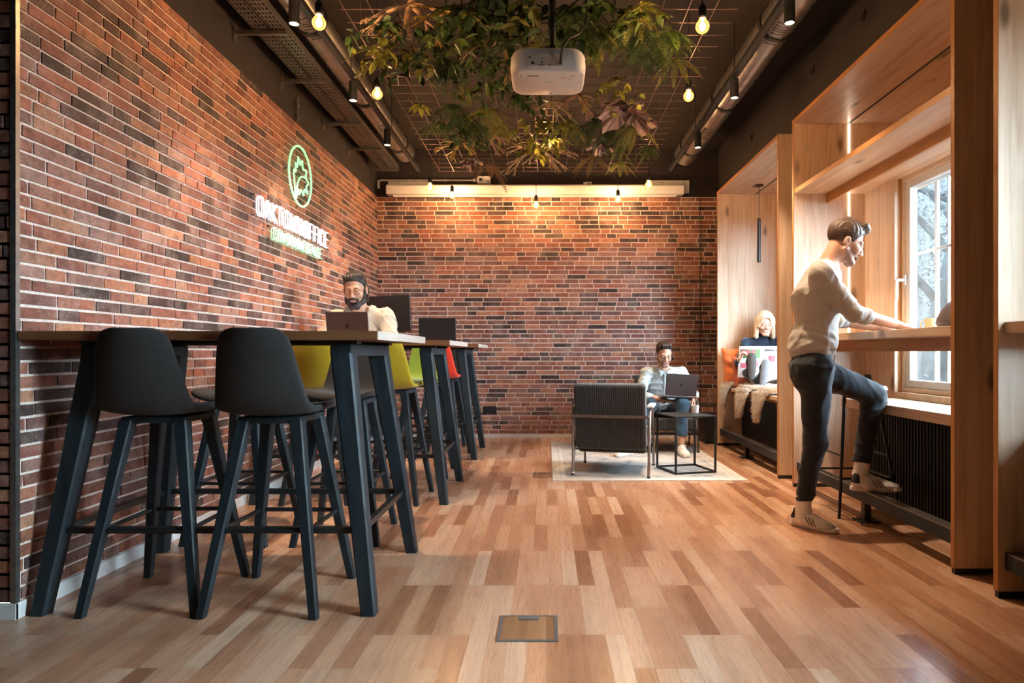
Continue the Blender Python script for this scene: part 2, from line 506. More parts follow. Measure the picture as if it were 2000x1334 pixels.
ZF = 2.737                                       # top of the window niches
wr = MB()
wr.box(XR, 2.72, -3.2, YB + 0.15, ZF, ZC)
ys = [-3.2] + [v for b in reversed(BAYS) for v in b] + [YB + 0.15]
for a, b in zip(ys[0::2], ys[1::2]):
    wr.box(XR, 2.72, a, b, 0, ZF)
struct(wr.build('wall_right', M['black_wall']), 'dark wall between and above the window niches')
# skirting and the corner profile
struct(MB().box(XL, XL + 0.013, YP - 0.013, YB, 0, 0.062).build('baseboard_left', M['white_trim'], bevel=0.002))
struct(MB().box(-3.6, XL + 0.013, YP - 0.0135, YP, 0, 0.062).build('baseboard_pier', M['white_trim'], bevel=0.002))
struct(MB().box(XL + 0.013, XR, YB - 0.013, YB, 0, 0.045).build('baseboard_back', M['white_trim'], bevel=0.002))
struct(MB().box(XL - 0.012, XL + 0.009, YP - 0.009, YP + 0.012, 0.062, ZC).build('trim_1', M['steel']), 'metal corner profile of the brick wall')

# ------------------------------------------------------------------ window niches in the right wall
XF, TH, XBK = 1.837, 0.028, 2.62
LED = emission('led_strip', (1.0, 0.84, 0.66), 22.0)
def niche(i, label):
    y0, y1 = BAYS[i]
    wy0, wy1, wx = WIN[i]
    t = thing('window_niche', label, 'window niche', (XF, (y0 + y1) / 2, 0))
    for a, b in ((y0, y0 + TH), (y1 - TH, y1)):
        MB().box(XF + 0.003, XBK, a, b, 0.028, ZF).build('side_panel', M['oak'], t)
        MB().box(XF, XF + 0.003, a, b, 0.028, ZF).build('edge_band', M['oak_edge'], t)
        MB().box(XF + 0.004, XBK, a + 0.003, b - 0.003, 0, 0.028).build('kick_plate', M['black_metal'], t)
    MB().box(XF + 0.003, XBK, y0 + TH, y1 - TH, ZF - TH, ZF).build('top_panel', M['oak_y'], t)
    MB().box(XF, XF + 0.003, y0 + TH, y1 - TH, ZF - TH, ZF).build('edge_band', M['oak_edge_y'], t)
    MB().box(2.243, 2.257, y0 + TH, y1 - TH, ZF - TH - 0.004, ZF - TH).build('track_slot', M['black_metal'], t)
    xb = wx - 0.045
    bp = MB()
    zt, zb = 2.185, (0.736 if i else 0.70)
    if i == 0: zt = 2.42
    if i > 1: zt = 2.35
    bp.box(xb, xb + 0.02, wy1, y1 - TH, 0.0, zt)
    bp.box(xb, xb + 0.02, y0 + TH, wy0, 0.0, zt)
    bp.box(xb, xb + 0.02, wy0, wy1, 0.0, zb)
    if i == 0:
        bp.box(xb, xb + 0.02, y0 + TH, y1 - TH, zt, ZF - TH)
    else:
        bp.box(XBK - 0.02, XBK, y0 + TH, y1 - TH, 2.17, ZF - TH) if i == 1 else bp.box(xb, xb + 0.02, y0 + TH, y1 - TH, zt, ZF - TH)
    bp.build('back_panel', M['oak'], t)
    # reveal boards that line the opening
    lb = MB()
    lb.box(xb + 0.02, wx + 0.1, wy1, wy1 + 0.018, zb, zt).box(xb + 0.02, wx + 0.1, wy0 - 0.018, wy0, zb, zt)
    lb.box(xb + 0.02, wx + 0.1, wy0 - 0.018, wy1 + 0.018, zb - 0.018, zb)
    lb.build('reveal_board', M['oak_edge'], t)
    if i:
        MB().box(2.247, 2.253, y1 - TH - 0.004, y1 - TH, 1.126, ZF - TH).build('light_strip', LED, t)
        MB().box(2.247, 2.253, y0 + TH, y0 + TH + 0.004, 1.126, ZF - TH).build('light_strip', LED, t)
    # black lower front with vertical ribs
    if i:
        k = MB()
        yy = y0 + TH + 0.01
        ye = wy1 - 0.01 if i == 1 else y1 - TH
        k.box(2.16, 2.18, y0 + TH, ye, 0.0, 0.635)
        while yy < ye - 0.02:
            k.box(2.152, 2.16, yy, yy + 0.016, 0.0, 0.635); yy += 0.032
        k.build('black_slat_front', M['black_panel'], t)
    else:
        MB().box(2.10, 2.12, y0 + TH, y1 - TH, 0.0, 0.60).build('black_slat_front', M['black_panel'], t)
    return t
niche(0, 'oak window niche with a cushioned bench and a hanging tube lamp')
niche(1, 'oak window niche where the man stands at the counter')
niche(2, 'oak window niche cut off by the right edge of the photo')

def window(i):
    wy0, wy1, wx = WIN[i]
    zb, zt = ((0.736, 2.185 if i == 1 else 2.35) if i else (0.70, 2.42))
    w = bpy.data.objects.new('window_%d' % (i + 1), None); COL.objects.link(w)
    w.location = (wx, (wy0 + wy1) / 2, zb); struct(w, 'white framed casement window')
    def frame(name, x0, x1, ins, wd, mat, bev=0.004):
        b = MB(); a0, a1, c0, c1 = wy0 + ins, wy1 - ins, zb + ins, zt - ins
        b.box(x0, x1, a0, a0 + wd, c0, c1).box(x0, x1, a1 - wd, a1, c0, c1)
        b.box(x0, x1, a0 + wd, a1 - wd, c0, c0 + wd).box(x0, x1, a0 + wd, a1 - wd, c1 - wd, c1)
        return b.build(name, mat, w, bevel=bev)
    frame('outer_frame', wx, wx + 0.05, 0.0, 0.032, M['cream'])
    frame('sash', wx + 0.012, wx + 0.062, 0.0325, 0.05, M['win_white'])
    e = 0.28 if i == 1 else -0.03
    ob = MB(); o0, o1 = wy0 - e, wy1 + e
    for q in ((o0, o0 + 0.045, zb - 0.02, zt + 0.02), (o1 - 0.045, o1, zb - 0.02, zt + 0.02), (o0 + 0.045, o1 - 0.045, zb - 0.02, zb + 0.04), (o0 + 0.045, o1 - 0.045, zt - 0.04, zt + 0.02)):
        ob.box(wx + 0.17, wx + 0.20, *q)
    ob.build('outer_sash', M['win_white'], w, bevel=0.003)
    mb = MB(); ym = wy1 - 0.10; zm = zb + (zt - zb) * 0.66
    mb.box(wx + 0.175, wx + 0.195, ym - 0.013, ym + 0.013, zb + 0.04, zt - 0.04)
    mb.box(wx + 0.175, wx + 0.195, ym - 0.135, ym - 0.123, zb + 0.04, zt - 0.04)
    mb.box(wx + 0.177, wx + 0.193, o0 + 0.045, o1 - 0.045, zm - 0.009, zm + 0.009)
    mb.build('muntin', M['win_white'], w, bevel=0.003)
    MB().box(wx + 0.034, wx + 0.038, wy0 + 0.08, wy1 - 0.08, zb + 0.08, zt - 0.08).build('glass', M['glass_dimmed'] if i != 2 else M['glass'], w)
    MB().box(wx + 0.184, wx + 0.187, o0 + 0.045, o1 - 0.045, zb + 0.04, zt - 0.04).build('glass', M['glass_dimmed'] if i != 2 else M['glass'], w)
    h = MB(); hy = wy1 - 0.045; hz = 1.49
    if i:
        h.box(wx - 0.006, wx, hy - 0.014, hy + 0.014, hz - 0.035, hz + 0.035)
        h.tube([(wx - 0.004, hy, hz), (wx - 0.045, hy, hz), (wx - 0.055, hy, hz - 0.008), (wx - 0.057, hy, hz - 0.03), (wx - 0.057, hy, hz - 0.135)], [0.010, 0.010, 0.011, 0.011, 0.009], 10)
        h.build('window_handle', M['white'], w, smooth=True)
gl = NT('window_glass')
mixs = gl.n('MixShader'); tr = gl.n('BsdfTransparent'); gs = gl.n('BsdfGlossy'); gs.inputs['Roughness'].default_value = 0.02
lw = gl.n('LayerWeight'); lw.inputs['Blend'].default_value = 0.5
gfac = gl.math('ADD', gl.math('MULTIPLY', gl.math('POWER', lw.outputs['Facing'], 4.0), 0.35), 0.03)
tr.inputs['Color'].default_value = (0.95, 0.98, 0.98, 1)
gl.l(gfac, mixs.inputs[0]); gl.l(tr.outputs[0], mixs.inputs[1]); gl.l(gs.outputs[0], mixs.inputs[2]); gl.l(mixs.outputs[0], gl.out.inputs['Surface'])
M['glass'] = gl.m
g2 = gl.m.copy(); g2.name = 'dimmed_window_glass'  # tint added to dim the daylight through the first two windows
for nd in g2.node_tree.nodes:
    if nd.bl_idname == 'ShaderNodeBsdfTransparent': nd.inputs['Color'].default_value = (0.80, 0.815, 0.82, 1)
M['glass_dimmed'] = g2
for i in range(3): window(i)

# counters, shelves, ledges and foot rails of the niches (each lifts out on its own)
def counter(i, label):
    y0, y1 = BAYS[i]; a, b = y0 + TH + 0.001, y1 - TH - 0.001
    t = thing('window_counter', label, 'counter', (1.9, (y0 + y1) / 2, 1.125), 0, 'standing counters in the window niches')
    MB().box(1.862, 2.362, a, b, 1.079, 1.125).build('worktop', M['oak_y'], t, bevel=0.003)
    MB().box(1.99, 2.02, a, b, 1.008, 1.079).build('apron', M['oak_edge_y'], t)
counter(1, 'oak counter board under the hands of the standing man')
counter(2, 'oak counter end at the right edge of the photo')
def shelf(i, label):
    y0, y1 = BAYS[i]; a, b = y0 + TH + 0.001, y1 - TH - 0.001
    t = thing('wall_shelf', label, 'shelf', (1.9, (y0 + y1) / 2, 2.2), 0, 'deep shelves above the windows')
    MB().box(1.846, 2.598, a, b, 2.184, 2.218).build('shelf_board', M['oak_y'], t)
    MB().box(1.843, 1.846, a, b, 2.184, 2.218).build('edge_band', M['oak_edge_y'], t)
    MB().box(2.08, 2.10, a, b, 2.114, 2.184).build('blind_rail', M['oak_edge_y'], t)
shelf(1, 'deep oak shelf above the standing man')
def ledge(i, label):
    y0, y1 = BAYS[i]; a, b = y0 + TH + 0.001, (WIN[i][1] - 0.01 if i == 1 else y1 - TH - 0.001)
    tag(MB().box(2.0, 2.3685, a, b, 0.636, 0.692).build('window_ledge', M['oak_y'], bevel=0.003), label, 'window ledge', 'low oak ledges under the windows')
ledge(1, 'low sunlit oak ledge under the window beside the raised knee')
ledge(2, 'low oak ledge in the niche at the right edge of the photo')
def foot_rail(i, posts, label):
    y0, y1 = BAYS[i]; a, b = y0 + TH + 0.001, y1 - TH - 0.001
    t = thing('foot_rail', label, 'foot rail', (1.895, (y0 + y1) / 2, 0), 0, 'foot rails along the window niches')
    MB().box(1.862, 1.93, a, b, 0.118, 0.184).build('rail', M['black_wood'], t, bevel=0.003)
    MB().box(1.864, 1.928, a, b, 0.184, 0.188).build('top_strip', M['steel'], t)
    for y in posts:
        MB().box(1.876, 1.916, y - 0.02, y + 0.02, 0.008, 0.118).build('post', M['black_metal'], t)
        MB().box(1.835, 1.957, y - 0.055, y + 0.055, 0.0, 0.008).build('base_plate', M['black_metal'], t)
foot_rail(0, (6.17,), 'black foot rail under the fur draped bench')
foot_rail(1, (3.86,), 'black foot rail under the raised sneaker of the standing man')
foot_rail(2, (1.6,), 'black foot rail in the niche at the right edge of the photo')

y0, y1 = BAYS[0]
t = thing('window_bench', 'oak bench board under the reading woman', 'bench', (1.87, 6.1, 0.61))
MB().box(1.866, 2.565, y0 + TH + 0.001, y1 - TH - 0.001, 0.608, 0.643).build('seat_board', M['oak_y'], t, bevel=0.003)
MB().box(2.0, 2.03, y0 + TH + 0.001, y1 - TH - 0.001, 0.56, 0.608).build('apron', M['oak_edge_y'], t)

# ------------------------------------------------------------------ ducts, cable tray, tracks and conduits under the ceiling
def duct(x, z, r, y0, y1, label, seed):
    t = thing('ventilation_duct', label, 'ventilation duct', (x, (y0 + y1) / 2, z), 0, 'spiral ducts under the ceiling')
    b = MB(); rings = []
    n = 28; L = y1 - y0; m = int(L / 0.03)
    for i in range(m + 1):
        y = y0 + L * i / m
        rr = r + (0.0035 if i % 4 == 0 else 0.0)
        rings.append([(x + rr * math.cos(2 * PI * k / n), y, z + rr * math.sin(2 * PI * k / n)) for k in range(n)])
    b.rings(rings)
    b.build('pipe', M['duct'], t, smooth=True, sharp=60)
    for y in np.arange(y1 - 0.35, y0, -1.25):
        c = MB()
        c.rings([[(x + q * math.cos(2 * PI * k / n), y + dy, z + q * math.sin(2 * PI * k / n)) for k in range(n)] for q, dy in ((r - 0.01, -0.02), (r + 0.010, -0.02), (r + 0.010, 0.02), (r - 0.01, 0.02))])
        c.box(x - 0.004, x + 0.004, y - 0.008, y + 0.008, z + r, ZC)
        c.build('hanger', M['black_metal'], t, smooth=True)
    g = MB()
    for y in np.arange(y1 - 1.0, y0 + 0.4, -1.9):
        side = 1 if x < 0 else -1
        for k in range(9):
            yy = y - 0.14 + k * 0.032
            a0 = -PI / 2 + side * 0.25
            g.bar((x + (r + 0.006) * math.cos(a0 - 0.35), yy, z + (r + 0.006) * math.sin(a0 - 0.35)), (x + (r + 0.006) * math.cos(a0 + 0.35), yy, z + (r + 0.006) * math.sin(a0 + 0.35)), 0.006, 0.004, up=(math.cos(a0), 0, math.sin(a0)))
    g.build('air_grille', M['steel'], t)
duct(-1.55, 3.19, 0.10, 0.5, 7.12, 'round metal duct above the tables along the brick wall', 1)
duct(1.51, 3.16, 0.115, 0.5, 7.10, 'round metal duct above the window niches', 2)

def track(x, z, ys_, label, side):
    t = thing('lighting_track', label, 'lighting track', (x, 4, z), 0, 'black lighting tracks under the ducts')
    MB().box(x - 0.018, x + 0.018, 0.5, 7.25, z, z + 0.034).build('rail', M['black_metal'], t)
    for y in np.arange(1.0, 7.2, 1.25): MB().box(x - 0.003, x + 0.003, y - 0.003, y + 0.003, z + 0.034, ZC).build('suspension_wire', M['black_metal'], t)
track(-1.43, 3.02, (), 'black lighting track on the side of the tables', -1)
track(1.37, 3.02, (), 'black lighting track on the side of the windows', 1)
lens_mat = emission('spot_lens', (1.0, 0.72, 0.42), 14.0)
def spot(x, y, zl, aim, label, power):
    t = thing('spotlight', label, 'spotlight', (x, y, zl), 0, 'cylinder spotlights on the tracks')
    r = 0.03
    z1 = 3.019
    MB().lathe([(r * 0.2, 0.14), (r, 0.14), (r, 0.0), (r * 0.86, 0.0), (r * 0.86, 0.012), (0.001, 0.012)], 20, (x, y, zl)).build('housing', M['black_metal'], t, smooth=True)
    MB().cyl((x, y, zl + 0.14), (x, y, z1), 0.009, n=10).build('stem', M['black_metal'], t)
    MB().lathe([(0.001, 0.007), (r * 0.84, 0.007), (r * 0.84, 0.003), (0.001, 0.003)], 20, (x, y, zl)).build('lens', lens_mat, t)
    ld = bpy.data.lights.new('spot_beam', 'SPOT')
    ld.energy = power; ld.color = (1.0, 0.74, 0.50); ld.spot_size = math.radians(78); ld.spot_blend = 0.7; ld.shadow_soft_size = 0.025
    lo = bpy.data.objects.new('spot_beam', ld); COL.objects.link(lo)
    lo.location = (x, y, zl - 0.012)
    lo.rotation_euler = (Vector(aim) - Vector((x, y, zl))).to_track_quat('-Z', 'Y').to_euler()
spot(-1.43, 3.68, 2.86, (-1.75, 3.75, 0), 'black spotlight at the top edge of the photo near the brick wall', SPOT_W)
spot(-1.43, 4.80, 2.86, (-1.85, 5.1, 0), 'black spotlight above the seated man with the beard', SPOT_W)
spot(-1.43, 5.83, 2.86, (-1.75, 6.3, 0), 'black spotlight farthest back along the brick wall', SPOT_W)
spot(1.37, 3.67, 2.86, (1.55, 3.9, 0), 'black spotlight at the top edge of the photo near the windows', SPOT_W)
spot(1.37, 4.75, 2.86, (1.55, 5.0, 0), 'black spotlight in the middle of the window side track', SPOT_W)
spot(1.37, 5.90, 2.86, (1.5, 6.2, 0), 'black spotlight farthest back on the window side track', SPOT_W)

t = thing('cable_tray', 'perforated steel cable tray on wall brackets', 'cable tray', (-1.77, 4, 3.05))
b = MB()
for x0, x1 in ((-1.862, -1.772), (-1.752, -1.662)):
    nx = 4
    w = (x1 - x0) / nx
    # slotted floor: strips with gaps
    for k in range(nx + 1):
        xx = x0 + k * w
        b.box(xx - 0.005, xx + 0.005, 0.5, 7.3, 3.055, 3.058)
    for q in range(int(6.8 / 0.05)):
        yy = 0.5 + q * 0.05
        b.box(x0, x1, yy, yy + 0.019, 3.0555, 3.0575)
    b.box(x0 - 0.003, x0, 0.5, 7.3, 3.055, 3.10).box(x1, x1 + 0.003, 0.5, 7.3, 3.055, 3.10)
b.build('tray', M['steel'], t)
cb = MB()
for k, (xx, r) in enumerate(((-1.84, 0.012), (-1.80, 0.009), (-1.73, 0.011), (-1.69, 0.008), (-1.71, 0.010))):
    cb.tube([(xx + 0.012 * math.sin(i * 0.9 + k), 0.5 + i * 0.4, 3.06 + r) for i in range(17)], r, 8)
cb.build('cables', M['black_metal'], t, smooth=True)
for y in (1.2, 1.95, 2.68, 3.42, 4.15, 4.89, 5.80, 6.52, 7.26):
    k = MB()
    k.box(XL, -1.655, y - 0.012, y + 0.012, 3.030, 3.0545).box(XL, XL + 0.008, y - 0.02, y + 0.02, 2.98, 3.08)
    k.build('bracket', M['steel'], t)

def conduit(name, pts, r, mat, label, cat, boxes=()):
    t = thing(name, label, cat, tuple(pts[0]))
    MB().tube(pts, r, 10).build('pipe', mat, t, smooth=True)
    for bx in boxes:
        MB().box(*bx).build('clip', mat, t)
conduit('conduit_pipe', [(XL + 0.018, 5.15, 2.83), (XL + 0.018, 5.15, 3.02)], 0.010, M['steel'], 'short vertical conduit above the round neon emblem', 'conduit',
        [(XL, XL + 0.03, 5.135, 5.165, 2.85, 2.87), (XL, XL + 0.03, 5.135, 5.165, 2.95, 2.97)])
conduit('conduit_pipe', [(-1.975, YB - 0.018, 3.02), (-1.975, YB - 0.018, 2.93)], 0.014, M['white'], 'short white conduit coming down in the back left corner', 'conduit')
conduit('conduit_pipe', [(-1.96, YB - 0.016, 3.025), (-0.80, YB - 0.016, 3.025)], 0.009, M['white'], 'white conduit running level to the double socket above the screen', 'conduit',
        [(-1.62, -1.60, YB - 0.02, YB, 3.013, 3.037), (-1.20, -1.18, YB - 0.02, YB, 3.013, 3.037), (-0.86, -0.84, YB - 0.03, YB, 3.008, 3.042)])
t = thing('wall_socket', 'white double socket on the dark wall above the screen', 'socket', (-0.74, YB, 3.02))
MB().box(-0.815, -0.66, YB - 0.045, YB - 0.0005, 2.982, 3.067).build('socket_box', M['white'], t, bevel=0.004)
MB().box(-0.79, -0.76, YB - 0.075, YB - 0.0455, 3.008, 3.038).build('plug', M['black_metal'], t, bevel=0.004)
MB().tube([(-0.70, YB - 0.05, 3.02), (-0.69, YB - 0.07, 2.985), (-0.66, YB - 0.05, 2.965), (-0.60, YB - 0.03, 2.955)], 0.006, 8).build('cord', M['white'], t, smooth=True)
t = thing('wall_socket', 'small white junction box above the middle of the screen', 'socket', (0.47, YB, 2.96))
MB().box(0.43, 0.525, YB - 0.04, YB - 0.0005, 2.93, 3.0).build('socket_box', M['white'], t, bevel=0.004)
MB().box(0.475, 0.515, YB - 0.045, YB - 0.0405, 2.94, 2.985).build('cover', M['grey_socket'], t)
MB().tube([(0.43, YB - 0.02, 2.97), (0.40, YB - 0.025, 2.958), (0.33, YB - 0.02, 2.952)], 0.006, 8).build('cord', M['white'], t, smooth=True)
# projection screen casing
t = thing('projection_screen', 'long white roll up projection screen casing above the back wall', 'projection screen', (0, 7.52, 2.88))
rings = []
for x, k in ((-1.86, 0.86), (-1.85, 1.0), (1.58, 1.0), (1.59, 0.86)):
    prof = [(-0.06, -0.055), (0.055, -0.055), (0.055, 0.06), (-0.045, 0.06), (-0.062, 0.04)]
    rings.append([(x, 7.555 + a * k, 2.885 + c * k) for a, c in prof])
MB().rings(rings).build('casing', M['white'], t, bevel=0.008)
MB().box(-1.78, 1.50, 7.53, 7.555, 2.805, 2.826).build('weight_bar', M['white'], t, bevel=0.005)
MB().box(-1.79, 1.51, 7.54, 7.545, 2.82, 2.832).build('screen_fabric', M['white'], t)
MB().box(-1.86, -1.36, YB - 0.03, YB - 0.0005, 2.94, 3.008).build('mounting_plate', M['white'], t, bevel=0.003)
MB().box(1.17, 1.67, YB - 0.03, YB - 0.0005, 2.87, 3.02).build('mounting_plate', M['white'], t, bevel=0.003)
for x, z in ((-1.74, 2.985), (-1.53, 2.985), (1.35, 2.995), (1.61, 2.995)): MB().cyl((x, YB - 0.034, z), (x, YB - 0.0305, z), 0.008, n=10).build('screw', M['steel'], t)
# round holes of air vents in the dark wall over the niches
for x, y, lab in ((1686, 30, 'top edge of the photo'), (1588, 135, 'corner of the tall niche'), (1468, 268, 'bench niche')):
    Y = XR * F_PX / (x - 1068); p = px(x, y, Y)
    v = MB(); n = 20
    for r0, r1, d in ((0.036, 0.030, 0.006),):
        v.rings([[(XR - dx, p.y + rr * math.cos(2 * PI * k / n), p.z + rr * math.sin(2 * PI * k / n)) for k in range(n)] for rr, dx in ((0.036, 0.0005), (0.036, 0.006), (0.030, 0.006), (0.027, 0.001))])
    tag(v.build('air_valve', M['black_metal'], smooth=True), 'small round black air valve in the dark wall above the ' + lab, 'air valve', 'round air valves in the right wall')
# sockets and cable
def socket(p, n, label):
    t = thing('wall_socket', label, 'socket', tuple(p))
    p, n = Vector(p), Vector(n); s = n.cross(Vector((0, 0, 1)))
    MB().obox(p + n * 0.0065, s, n, (0, 0, 1), 0.04, 0.006, 0.04).build('cover', M['grey_socket'] if n.x < 0 else M['black_metal'], t, bevel=0.004)
    b = MB(); k = 18; u = Vector((0, 0, 1))
    b.rings([[p + n * d + (s * math.cos(2 * PI * i / k) + u * math.sin(2 * PI * i / k)) * r for i in range(k)] for r, d in ((0.024, 0.0125), (0.024, 0.0145), (0.019, 0.0145), (0.018, 0.013))])
    b.build('socket_well', M['black_metal'], t, smooth=True)
socket((2.3695, 4.79, 0.80), (-1, 0, 0), 'grey socket on the oak panel behind the raised thigh')
socket((XL + 0.008, 4.15, 0.305), (1, 0, 0), 'black socket low on the left brick wall behind the stools')
t = thing('wall_socket', 'black double socket low on the back brick wall', 'socket', (-0.67, YB, 0.33))
MB().box(-0.745, -0.592, YB - 0.0205, YB - 0.0085, 0.285, 0.372).build('cover', M['black_metal'], t, bevel=0.004)
tag(MB().tube([(1.80 + 0.006 * math.sin(i * 1.7), YB - 0.014, 2.9 - i * 0.1) for i in range(27)] + [(1.79, YB - 0.02, 0.3)], 0.0045, 6).build('cable', M['black_metal'], smooth=True),
    'thin cable hanging down the back wall beside the niche', 'cable')
t = thing('floor_speaker', 'black box on the floor in the back right corner', 'box', (1.82, 7.3, 0))
MB().box(1.735, 1.905, 7.12, 7.5, 0.0, 0.315).build('body', M['black_panel'], t, bevel=0.01)
MB().box(1.75, 1.89, 7.112, 7.1195, 0.03, 0.29).build('front_grille', M['black_metal'], t)

# ------------------------------------------------------------------ floor boxes and rug
def floor_box(x0, x1, y0, y1, label):
    t = thing('floor_box', label, 'floor socket box', ((x0 + x1) / 2, (y0 + y1) / 2, 0), 0, 'socket boxes let into the parquet')
    w = 0.012
    b = MB(); z = 0.003
    b.box(x0, x1, y0, y0 + w, 0.0003, z).box(x0, x1, y1 - w * 0.6, y1, 0.0003, z).box(x0, x0 + w, y0 + w, y1 - w * 0.6, 0.0003, z).box(x1 - w, x1, y0 + w, y1 - w * 0.6, 0.0003, z)
    b.build('frame', M['grey_socket'], t)
    MB().box(x0 + w, x1 - w, y0 + w, y1 - w * 0.6, 0.0003, 0.002).build('lid', M['hatch'], t)
    xm = (x0 + x1) / 2
    MB().box(xm - 0.038, xm + 0.038, y1 - 0.042, y1 - 0.008, 0.0021, 0.0045).build('cord_flap', M['grey_socket'], t, bevel=0.001)
M['hatch'] = wood('hatch_wood', (0.26, 0.11, 0.045), (0.38, 0.185, 0.085), (0.46, 0.25, 0.125), 'Y', 0.35, plank=0.0685, knots=False, pv=0.35)
floor_box(-0.176, 0.040, 2.25, 2.47, 'square socket box in the floor nearest the camera')
floor_box(-0.11, 0.036, 5.20, 5.42, 'socket box in the floor beside the rug')
rg = NT('worn_rug')
co = rg.coords()
n1 = rg.noise(co, 5.0, 5, 0.6); n2 = rg.noise(co, 60.0, 3, 0.7); n3 = rg.noise(rg.coords((60, 6, 6)), 1.0, 3, 0.7)
col = rg.ramp(n1, [(0.30, (0.16, 0.20, 0.24)), (0.45, (0.42, 0.42, 0.42)), (0.6, (0.56, 0.53, 0.49)), (0.75, (0.40, 0.38, 0.37))])
col = rg.mix(col, (0.66, 0.62, 0.57), rg.math('MULTIPLY', rg.ramp(n3, [(0.5, 0.0), (0.7, 1.0)]), 0.5))
tc = rg.n('TexCoord'); sp = rg.n('SeparateXYZ'); rg.l(tc.outputs['Object'], sp.inputs[0])
ax = rg.math('ABSOLUTE', sp.outputs[0]); ay = rg.math('ABSOLUTE', sp.outputs[1])
bd = rg.math('MAXIMUM', rg.math('SUBTRACT', ax, 0.66), rg.math('SUBTRACT', ay, 1.03))
band = rg.ramp(rg.math('ADD', rg.math('MULTIPLY', bd, 10.0), 0.5), [(0.45, 0.0), (0.5, 1.0), (0.72, 1.0), (0.78, 0.2), (0.9, 0.2), (0.95, 1.0)])
col = rg.mix(col, (0.68, 0.65, 0.61), rg.math('MULTIPLY', band, 0.6))
rg.set(col, 0.95, 0, 0.1); rg.bump(n2, 0.6, 0.003)
r_ = MB(); r_.box(-0.763, 0.763, -1.12, 1.12, 0.0003, 0.009)
ro = r_.build('rug', rg.m, bevel=0.003)
ro.location = (0.807, 6.18, 0)
tag(ro, 'worn pale grey rug under the armchairs', 'rug')

# ------------------------------------------------------------------ neon sign on the left wall
NG = emission('green_neon', (0.10, 0.80, 0.34), 0.95)
NW = emission('white_neon', (0.86, 0.9, 1.0), 0.6)
GLY = {
    'O': [[(0, .15), (.15, 0), (.45, 0), (.6, .15), (.6, .85), (.45, 1), (.15, 1), (0, .85), (0, .15)]],
    'A': [[(0, 0), (.3, 1), (.6, 0)], [(.12, .35), (.48, .35)]],
    'K': [[(0, 0), (0, 1)], [(.58, 1), (.03, .5), (.6, 0)]],
    'T': [[(0, 1), (.6, 1)], [(.3, 1), (.3, 0)]],
    'W': [[(0, 1), (.2, 0), (.4, .8), (.6, 0), (.8, 1)]],
    'N': [[(0, 0), (0, 1), (.58, 0), (.58, 1)]],
    'F': [[(.55, 1), (0, 1), (0, 0)], [(0, .52), (.45, .52)]],
    'I': [[(0, 0), (0, 1)]],
    'C': [[(.6, .82), (.45, 1), (.15, 1), (0, .85), (0, .15), (.15, 0), (.45, 0), (.6, .18)]],
    'E': [[(.55, 1), (0, 1), (0, 0), (.55, 0)], [(0, .52), (.45, .52)]],
    'R': [[(0, 0), (0, 1), (.4, 1), (.57, .87), (.57, .62), (.4, .5), (0, .5)], [(.3, .5), (.6, 0)]],
    'G': [[(.6, .82), (.45, 1), (.15, 1), (0, .85), (0, .15), (.15, 0), (.45, 0), (.6, .15), (.6, .48), (.34, .48)]],
    'S': [[(.58, .84), (.44, 1), (.15, 1), (0, .86), (0, .66), (.15, .53), (.45, .47), (.6, .34), (.6, .14), (.45, 0), (.15, 0), (0, .16)]],
    'P': [[(0, 0), (0, 1), (.42, 1), (.58, .87), (.58, .6), (.42, .47), (0, .47)]],
}
GW = {'I': 0.0, 'W': 0.8}
def neon_word(text, ya, yb, z0, h, mat, r, root):
    tot = sum(GW.get(c, 0.6) for c in text if c != ' ') + 0.26 * (len(text) - 1) + 0.25 * text.count(' ')
    k = (yb - ya) / tot
    y = ya
    for c in text:
        if c == ' ': y += 0.25 * k + 0.26 * k - 0.26 * k; continue
        b = MB()
        for st in GLY[c]:
            b.tube([(XL + 0.045, y + u * k, z0 + w * h) for u, w in st], r, 8)
            b.tube([(XL + 0.030, y + u * k, z0 + w * h) for u, w in st], r * 0.8, 6)
        b.build('letter', mat, root, smooth=True)
        y += (GW.get(c, 0.6) + 0.26) * k
acr = NT('clear_acrylic')
mixs = acr.n('MixShader'); tr = acr.n('BsdfTransparent'); gs = acr.n('BsdfGlossy'); gs.inputs['Roughness'].default_value = 0.1
lw = acr.n('LayerWeight'); lw.inputs['Blend'].default_value = 0.5
afac = acr.math('ADD', acr.math('MULTIPLY', acr.math('POWER', lw.outputs['Facing'], 4.0), 0.2), 0.02)
acr.l(afac, mixs.inputs[0]); acr.l(tr.outputs[0], mixs.inputs[1]); acr.l(gs.outputs[0], mixs.inputs[2]); acr.l(mixs.outputs[0], acr.out.inputs['Surface'])
def standoffs(root, spots):
    for y, z in spots: MB().cyl((XL + 0.006, y, z), (XL + 0.03, y, z), 0.007, n=8).build('standoff', M['steel'], root)
t = thing('neon_lettering', 'white glowing neon lettering on the left brick wall', 'neon sign', (XL, 5.1, 2.0))
neon_word('OAKTOWN OFFICE', 4.40, 5.84, 1.935, 0.13, NW, 0.0062, t)
MB().box(XL + 0.016, XL + 0.022, 4.36, 5.88, 1.915, 2.085).build('backing', acr.m, t)
standoffs(t, ((4.38, 2.07), (5.86, 2.07), (4.38, 1.93), (5.86, 1.93)))
t = thing('neon_lettering', 'green glowing neon lettering under the white words', 'neon sign', (XL, 5.1, 1.85))
neon_word('COWORKINGSPACE', 4.64, 5.64, 1.815, 0.08, NG, 0.0045, t)
MB().box(XL + 0.016, XL + 0.022, 4.60, 5.68, 1.80, 1.91).build('backing', acr.m, t)
standoffs(t, ((4.62, 1.90), (5.66, 1.90), (4.62, 1.81), (5.66, 1.81)))
t = thing('neon_emblem', 'round green neon emblem with a lobed leaf', 'neon sign', (XL, 5.15, 2.395))
cy, cz, R = 5.15, 2.395, 0.232
